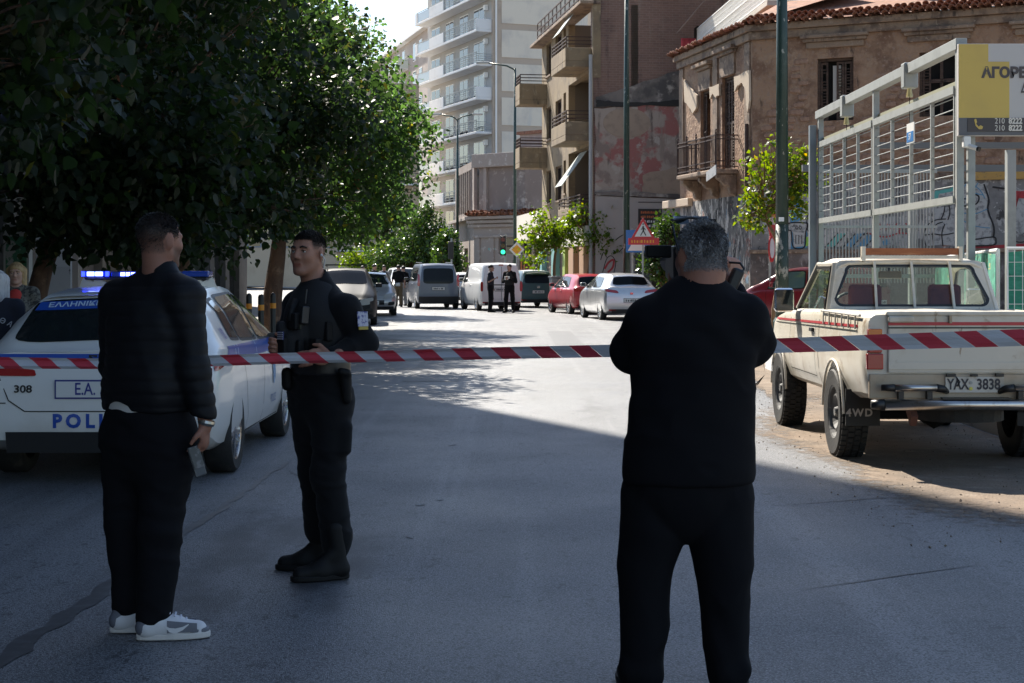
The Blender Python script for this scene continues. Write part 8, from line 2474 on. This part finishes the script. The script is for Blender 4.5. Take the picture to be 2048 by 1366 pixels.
# video camera on his shoulder side with viewfinder box and cable
cam_blk = M('camera_black', (.004, .004, .0045), .6, spec=.2)
vc = empty('video_camera', (X(1370, d), d, 0), 0, 'black video camera raised in front of the cameraman\'s face', 'video camera')
MB().b2(p(1300, 0)[0], p(1352, 0)[0], .16, .26, p(0, 515)[2], p(0, 489)[2]).build('viewfinder', cam_blk, vc, bevel=.006)
MB().b2(p(1362, 0)[0], p(1445, 0)[0], .27, .62, p(0, 560)[2], p(0, 488)[2]).build('body', black_plastic, vc, bevel=.015)
MB().tube([tuple(p(1390, 520, .62)), tuple(p(1385, 520, .78))], [.045, .05], 16).build('lens', black_plastic, vc)
MB().box(p(1478, 560, .12), (.022, .03, .045), Matrix.Rotation(.4, 3, 'Y')).build('hand_grip', black_plastic, vc, bevel=.01)
MB().tube([tuple(p(1440, 529, .2)), tuple(p(1465, 524, .16)), tuple(p(1490, 526, .12)), tuple(p(1496, 538, .1)), tuple(p(1488, 550, .1)), tuple(p(1476, 556, .1))], .005, 6).build('cable', black_plastic, vc, smooth=True)

# ---------------------------------------------------------------- smaller figures
def simple_person(label, u, d, h, facing, top_m, leg_m, skin, hair_m, arms=None, zlift=0., vest=None, hairlong=0, vox=.014, group=None, stance=.09, shoe_m=None, short=False):
    """whole figure in its own frame: +y is where the person faces, rotated by facing"""
    k = h / 1.78
    a = math.atan2(facing[1], facing[0]) - math.pi / 2
    A = arms or {}
    V3 = lambda x, y, z: np.array([x, y, z]) * k
    J = dict(head=V3(0, .03, 1.645), neck=V3(0, 0, 1.50), chest=V3(0, 0, 1.30), pelvis=V3(0, 0, .98), shL=V3(-.17, 0, 1.42), shR=V3(.17, 0, 1.42),
             elL=V3(*A.get('elL', (-.25, -.03, 1.14))), elR=V3(*A.get('elR', (.25, -.03, 1.14))), wrL=V3(*A.get('wrL', (-.26, .06, .90))), wrR=V3(*A.get('wrR', (.26, .06, .90))),
             hipL=V3(-.09, 0, .93), hipR=V3(.09, 0, .93), knL=V3(-stance, .02, .50), knR=V3(stance, .02, .50), anL=V3(-stance * 1.1, -.02, .09), anR=V3(stance * 1.1, -.02, .09), ftL=(-.15, 1, 0), ftR=(.15, 1, 0))
    fr = frame3((0, 1, -.02))
    me, H = make_body_mesh(J, (0, 1, 0), fr, k, vox * .75, {}, skin, .056, None)
    o = link('person', me, None, None, (X(u, d), d, zlift), (0, 0, a))
    tag(o, label, 'person', group)
    hair_part(o, J, fr, k, hair_m, vox * .8, .011, [((.135, 0, -.01), (.075, .2, .085)), ((.03, 0, -.085), (.2, .2, .1))])
    if hairlong:
        S = SDF(); S.rc(H(-.03, -.06, .03), H(-.03, -.075, -.13), .05, .035, .03); S.rc(H(-.03, .06, .03), H(-.03, .075, -.13), .05, .035, .03); S.rc(H(-.06, 0, .03), H(-.07, 0, -.13), .075, .06, .03)
        sdf_part('long_hair', S, vox * .8, hair_m, o, folds(.004, 40, 3))
    f = np.array([0., 1, 0])
    S = SDF(); S.rc(V3(0, 0, 1.44), V3(0, 0, 1.25), .12 * k, .178 * k, .05, (f, .68)); S.rc(V3(0, 0, 1.25), V3(0, 0, .95), .178 * k, .17 * k, .05, (f, .74))
    for g in 'LR':
        S.rc(lerp3(J['neck'], J['sh' + g], .4) - [0, 0, .03], J['sh' + g], .055 * k, .075 * k, .05)
        e = .35 if short else .94
        S.rc(J['sh' + g], J['el' + g] if not short else lerp3(J['sh' + g], J['el' + g], .8), .072 * k, .058 * k, .03)
        if not short: S.rc(J['el' + g], lerp3(J['el' + g], J['wr' + g], .92), .056 * k, .042 * k, .02)
    S.rc(V3(0, .01, 1.50), V3(0, .02, 1.56), .06 * k, .056 * k, .004, sub=True)
    S.el(V3(0, 0, .82), (.5, .5, .075), None, .01, sub=True)
    sdf_part('top', S, vox, top_m, o, folds(.006, 14, 7))
    if vest:
        S = SDF(); S.rc(V3(0, 0, 1.38), V3(0, .01, 1.28), .14 * k, .19 * k, .04, (f, .8)); S.rc(V3(0, .01, 1.28), V3(0, .01, 1.10), .19 * k, .178 * k, .04, (f, .85))
        sdf_part('vest', S, vox, vest, o)
    S = SDF(); S.rc(V3(0, 0, 1.0), V3(0, 0, .92), .165 * k, .17 * k, .05, (f, .76))
    for g in 'LR': S.rc(J['hip' + g], J['kn' + g], .098 * k, .078 * k, .04); S.rc(J['kn' + g], J['an' + g], .076 * k, .066 * k, .03)
    sdf_part('trousers', S, vox, leg_m, o, folds(.007, 13, 4, (1, 1, 1.7)))
    for g, sx in (('L', -1), ('R', 1)): shoe(o, (sx * stance * 1.1 * k, -.09 * k, 0), (sx * .15, 1, 0), .28 * k, .05 * k, .08, shoe_m or boot_m, shoe_m or boot_m, vox * .8)
    return o, J, H, k
skin_f = skin_mat('skin_light', (.40, .24, .18)); khaki = M('khaki_cloth', (.16, .12, .07), .9); grey_t = M('grey_cloth', (.28, .28, .28), .9); navy_c = M('navy_cloth', (.010, .012, .022), .85)
jeans = M('grey_jeans', (.14, .15, .17), .9)
o, J, H, k = simple_person('officer in dark polo seen in profile talking with raised forearm', 981, 59.5, 1.78, (1, -.15), navy_c, black_cloth, skin_f, hair_black, dict(elR=(.24, -.02, 1.14), wrR=(.2, .22, 1.26)), short=True, group='two officers talking by the white van')
o, J, H, k = simple_person('officer in black vest holding papers in front of the white van', 1019, 59.0, 1.80, (-.35, -.94), black_cloth, black_cloth, skin_f, hair_black, dict(elR=(.25, .0, 1.12), wrR=(.05, .24, 1.25), elL=(-.25, 0, 1.12), wrL=(-.05, .24, 1.22)), vest=MATS['black_vest_fabric'], group='two officers talking by the white van', stance=.13)
pa = MB().box((0, 0, 0), (.1, .004, .07), Matrix.Rotation(.5, 3, 'X')).build('papers', white_paint, None, loc=(o.location.x - .09, 59 - .27, 1.27))
tag(pa, 'white sheet of paper held by the officer in the vest', 'paper')
gq = 'people standing together in the road on the left'
simple_person('man in black T-shirt and khaki trousers with his back turned in the far group', 797, 68, 1.8, (-.1, 1), black_cloth, khaki, skin_f, hair_black, group=gq, short=True)
simple_person('person in grey trousers at the right edge of the far group', 807, 70.5, 1.76, (-.6, .8), charcoal_cloth, grey_t, skin_f, hair_black, group=gq)
simple_person('man in open dark jacket over a grey shirt facing us in the far group', 768, 71, 1.8, (.3, -.95), grey_t, jeans, skin_f, hair_black, group=gq, vest=black_cloth)
simple_person('bearded man in black whose head shows above the grey hatchback', 748, 72, 1.84, (.9, -.4), black_cloth, charcoal_cloth, skin_f, hair_black, group=gq)
simple_person('person in black at the left edge of the far group', 725, 74, 1.78, (.7, -.7), black_cloth, charcoal_cloth, skin_f, hair_black, group=gq)
# blonde woman and white-haired person left of the police car
blonde = M('blonde_hair', (.36, .24, .11), .5, layers=[((.22, .14, .06), (40, 40, 6), .45, .65)]); white_hair = M('white_hair', (.5, .48, .47), .6, layers=[((.36, .34, .34), (50, 50, 10), .45, .65)])
red_top = M('red_top', (.42, .035, .03), .85); cardigan = M('patterned_cardigan', (.12, .115, .10), .9, layers=[((.03, .03, .03), 30, .48, .55)])
o, J, H, k = simple_person('smiling blonde woman in red top and patterned cardigan by the slim tree trunk', 33, 16.6, 1.66, (.15, -.98), cardigan, charcoal_cloth, skin_f, blonde, hairlong=1, vox=.009, zlift=.0)
eyes(o, H, frame3((0, 1, -.02)), k, blonde)
S = SDF(); f = np.array([0., 1, 0]); S.rc(np.array([0, .03, 1.40]) * k, np.array([0, .035, 1.22]) * k, .09 * k, .125 * k, .03, (f, .95)); S.rc(np.array([0, .035, 1.22]) * k, np.array([0, .04, 1.0]) * k, .125 * k, .12 * k, .03, (f, 1.05))
sdf_part('red_top', S, .010, red_top, o)
o, J, H, k = simple_person('white-haired person in navy jacket with arched lettering at the left picture edge', -6, 13.4, 1.58, (-.25, .97), navy_c, navy_c, skin_f, white_hair, hairlong=1, vox=.009)
tm = text_mesh('ΑΘΜΙΑ', .062, bold=.001, space=1.6)
for v in tm.vertices:
    xx, zz = v.co.x, v.co.y; an = xx / .2
    v.co = (-(math.sin(an) * (.2 + zz)) * 1, -.158 - .0, (math.cos(an) * (.2 + zz)) - .2 + 1.30 * k)
link('back_lettering', tm, M('pale_jacket_print', (.4, .4, .42), .8), o)
# ---------------------------------------------------------------- barrier tape across the street
tape_r = M('tape_red', (.60, .06, .085), .42, spec=.4); tape_w = M('tape_white', (.60, .61, .64), .42, spec=.4)
for mt_ in (tape_r, tape_w):
    mt_.node_tree.nodes['Principled BSDF'].inputs['Transmission Weight'].default_value = 0
ctrl = [(-420, 712, 735, 8.5), (0, 714, 737, 8.1), (185, 717, 738, 7.95), (410, 711, 733, 7.8), (560, 706, 728, 7.72), (740, 702, 724, 7.5), (1000, 694, 718, 7.2), (1235, 689, 714, 6.95), (1545, 677, 706, 6.6), (1800, 667, 699, 6.4), (2048, 658, 692, 6.2), (2600, 636, 676, 5.8)]
cu = np.array([c[0] for c in ctrl], float)
def tape_pt(u, t):
    d = np.interp(u, cu, [c[3] for c in ctrl]); v0 = np.interp(u, cu, [c[1] for c in ctrl]); v1 = np.interp(u, cu, [c[2] for c in ctrl])
    v = v0 + (v1 - v0) * t
    cr = .006 * math.sin(t * 5 + u * .004) * math.sin(u * .013) + (.008 * math.sin(t * 6.3) if u < 1100 else 0)
    return (X(u, d), d + cr, Z(v, d))
m = MB(); du = 74.0
u = -400.0; i = 0; NT = 4
while u < 2560:
    per = np.interp(u, [-400, 0, 1000, 2048, 2600], [38, 38, 39, 47, 52]); sl = np.interp(u, [0, 1000, 2048], [30, 25, 48])
    m.cur = i % 2
    for q in range(2):
        for t in range(NT):
            t0, t1 = t / NT, (t + 1) / NT
            a, b = u + per * q / 2, u + per * (q + 1) / 2
            m.add([tape_pt(a + sl * t0, t0), tape_pt(b + sl * t0, t0), tape_pt(b + sl * t1, t1), tape_pt(a + sl * t1, t1)], [(0, 1, 2, 3)])
    u += per; i += 1
o = m.build('barrier_tape', [tape_r, tape_w], None, fix=False)
tag(o, 'red and white striped barrier tape stretched across the street', 'tape')
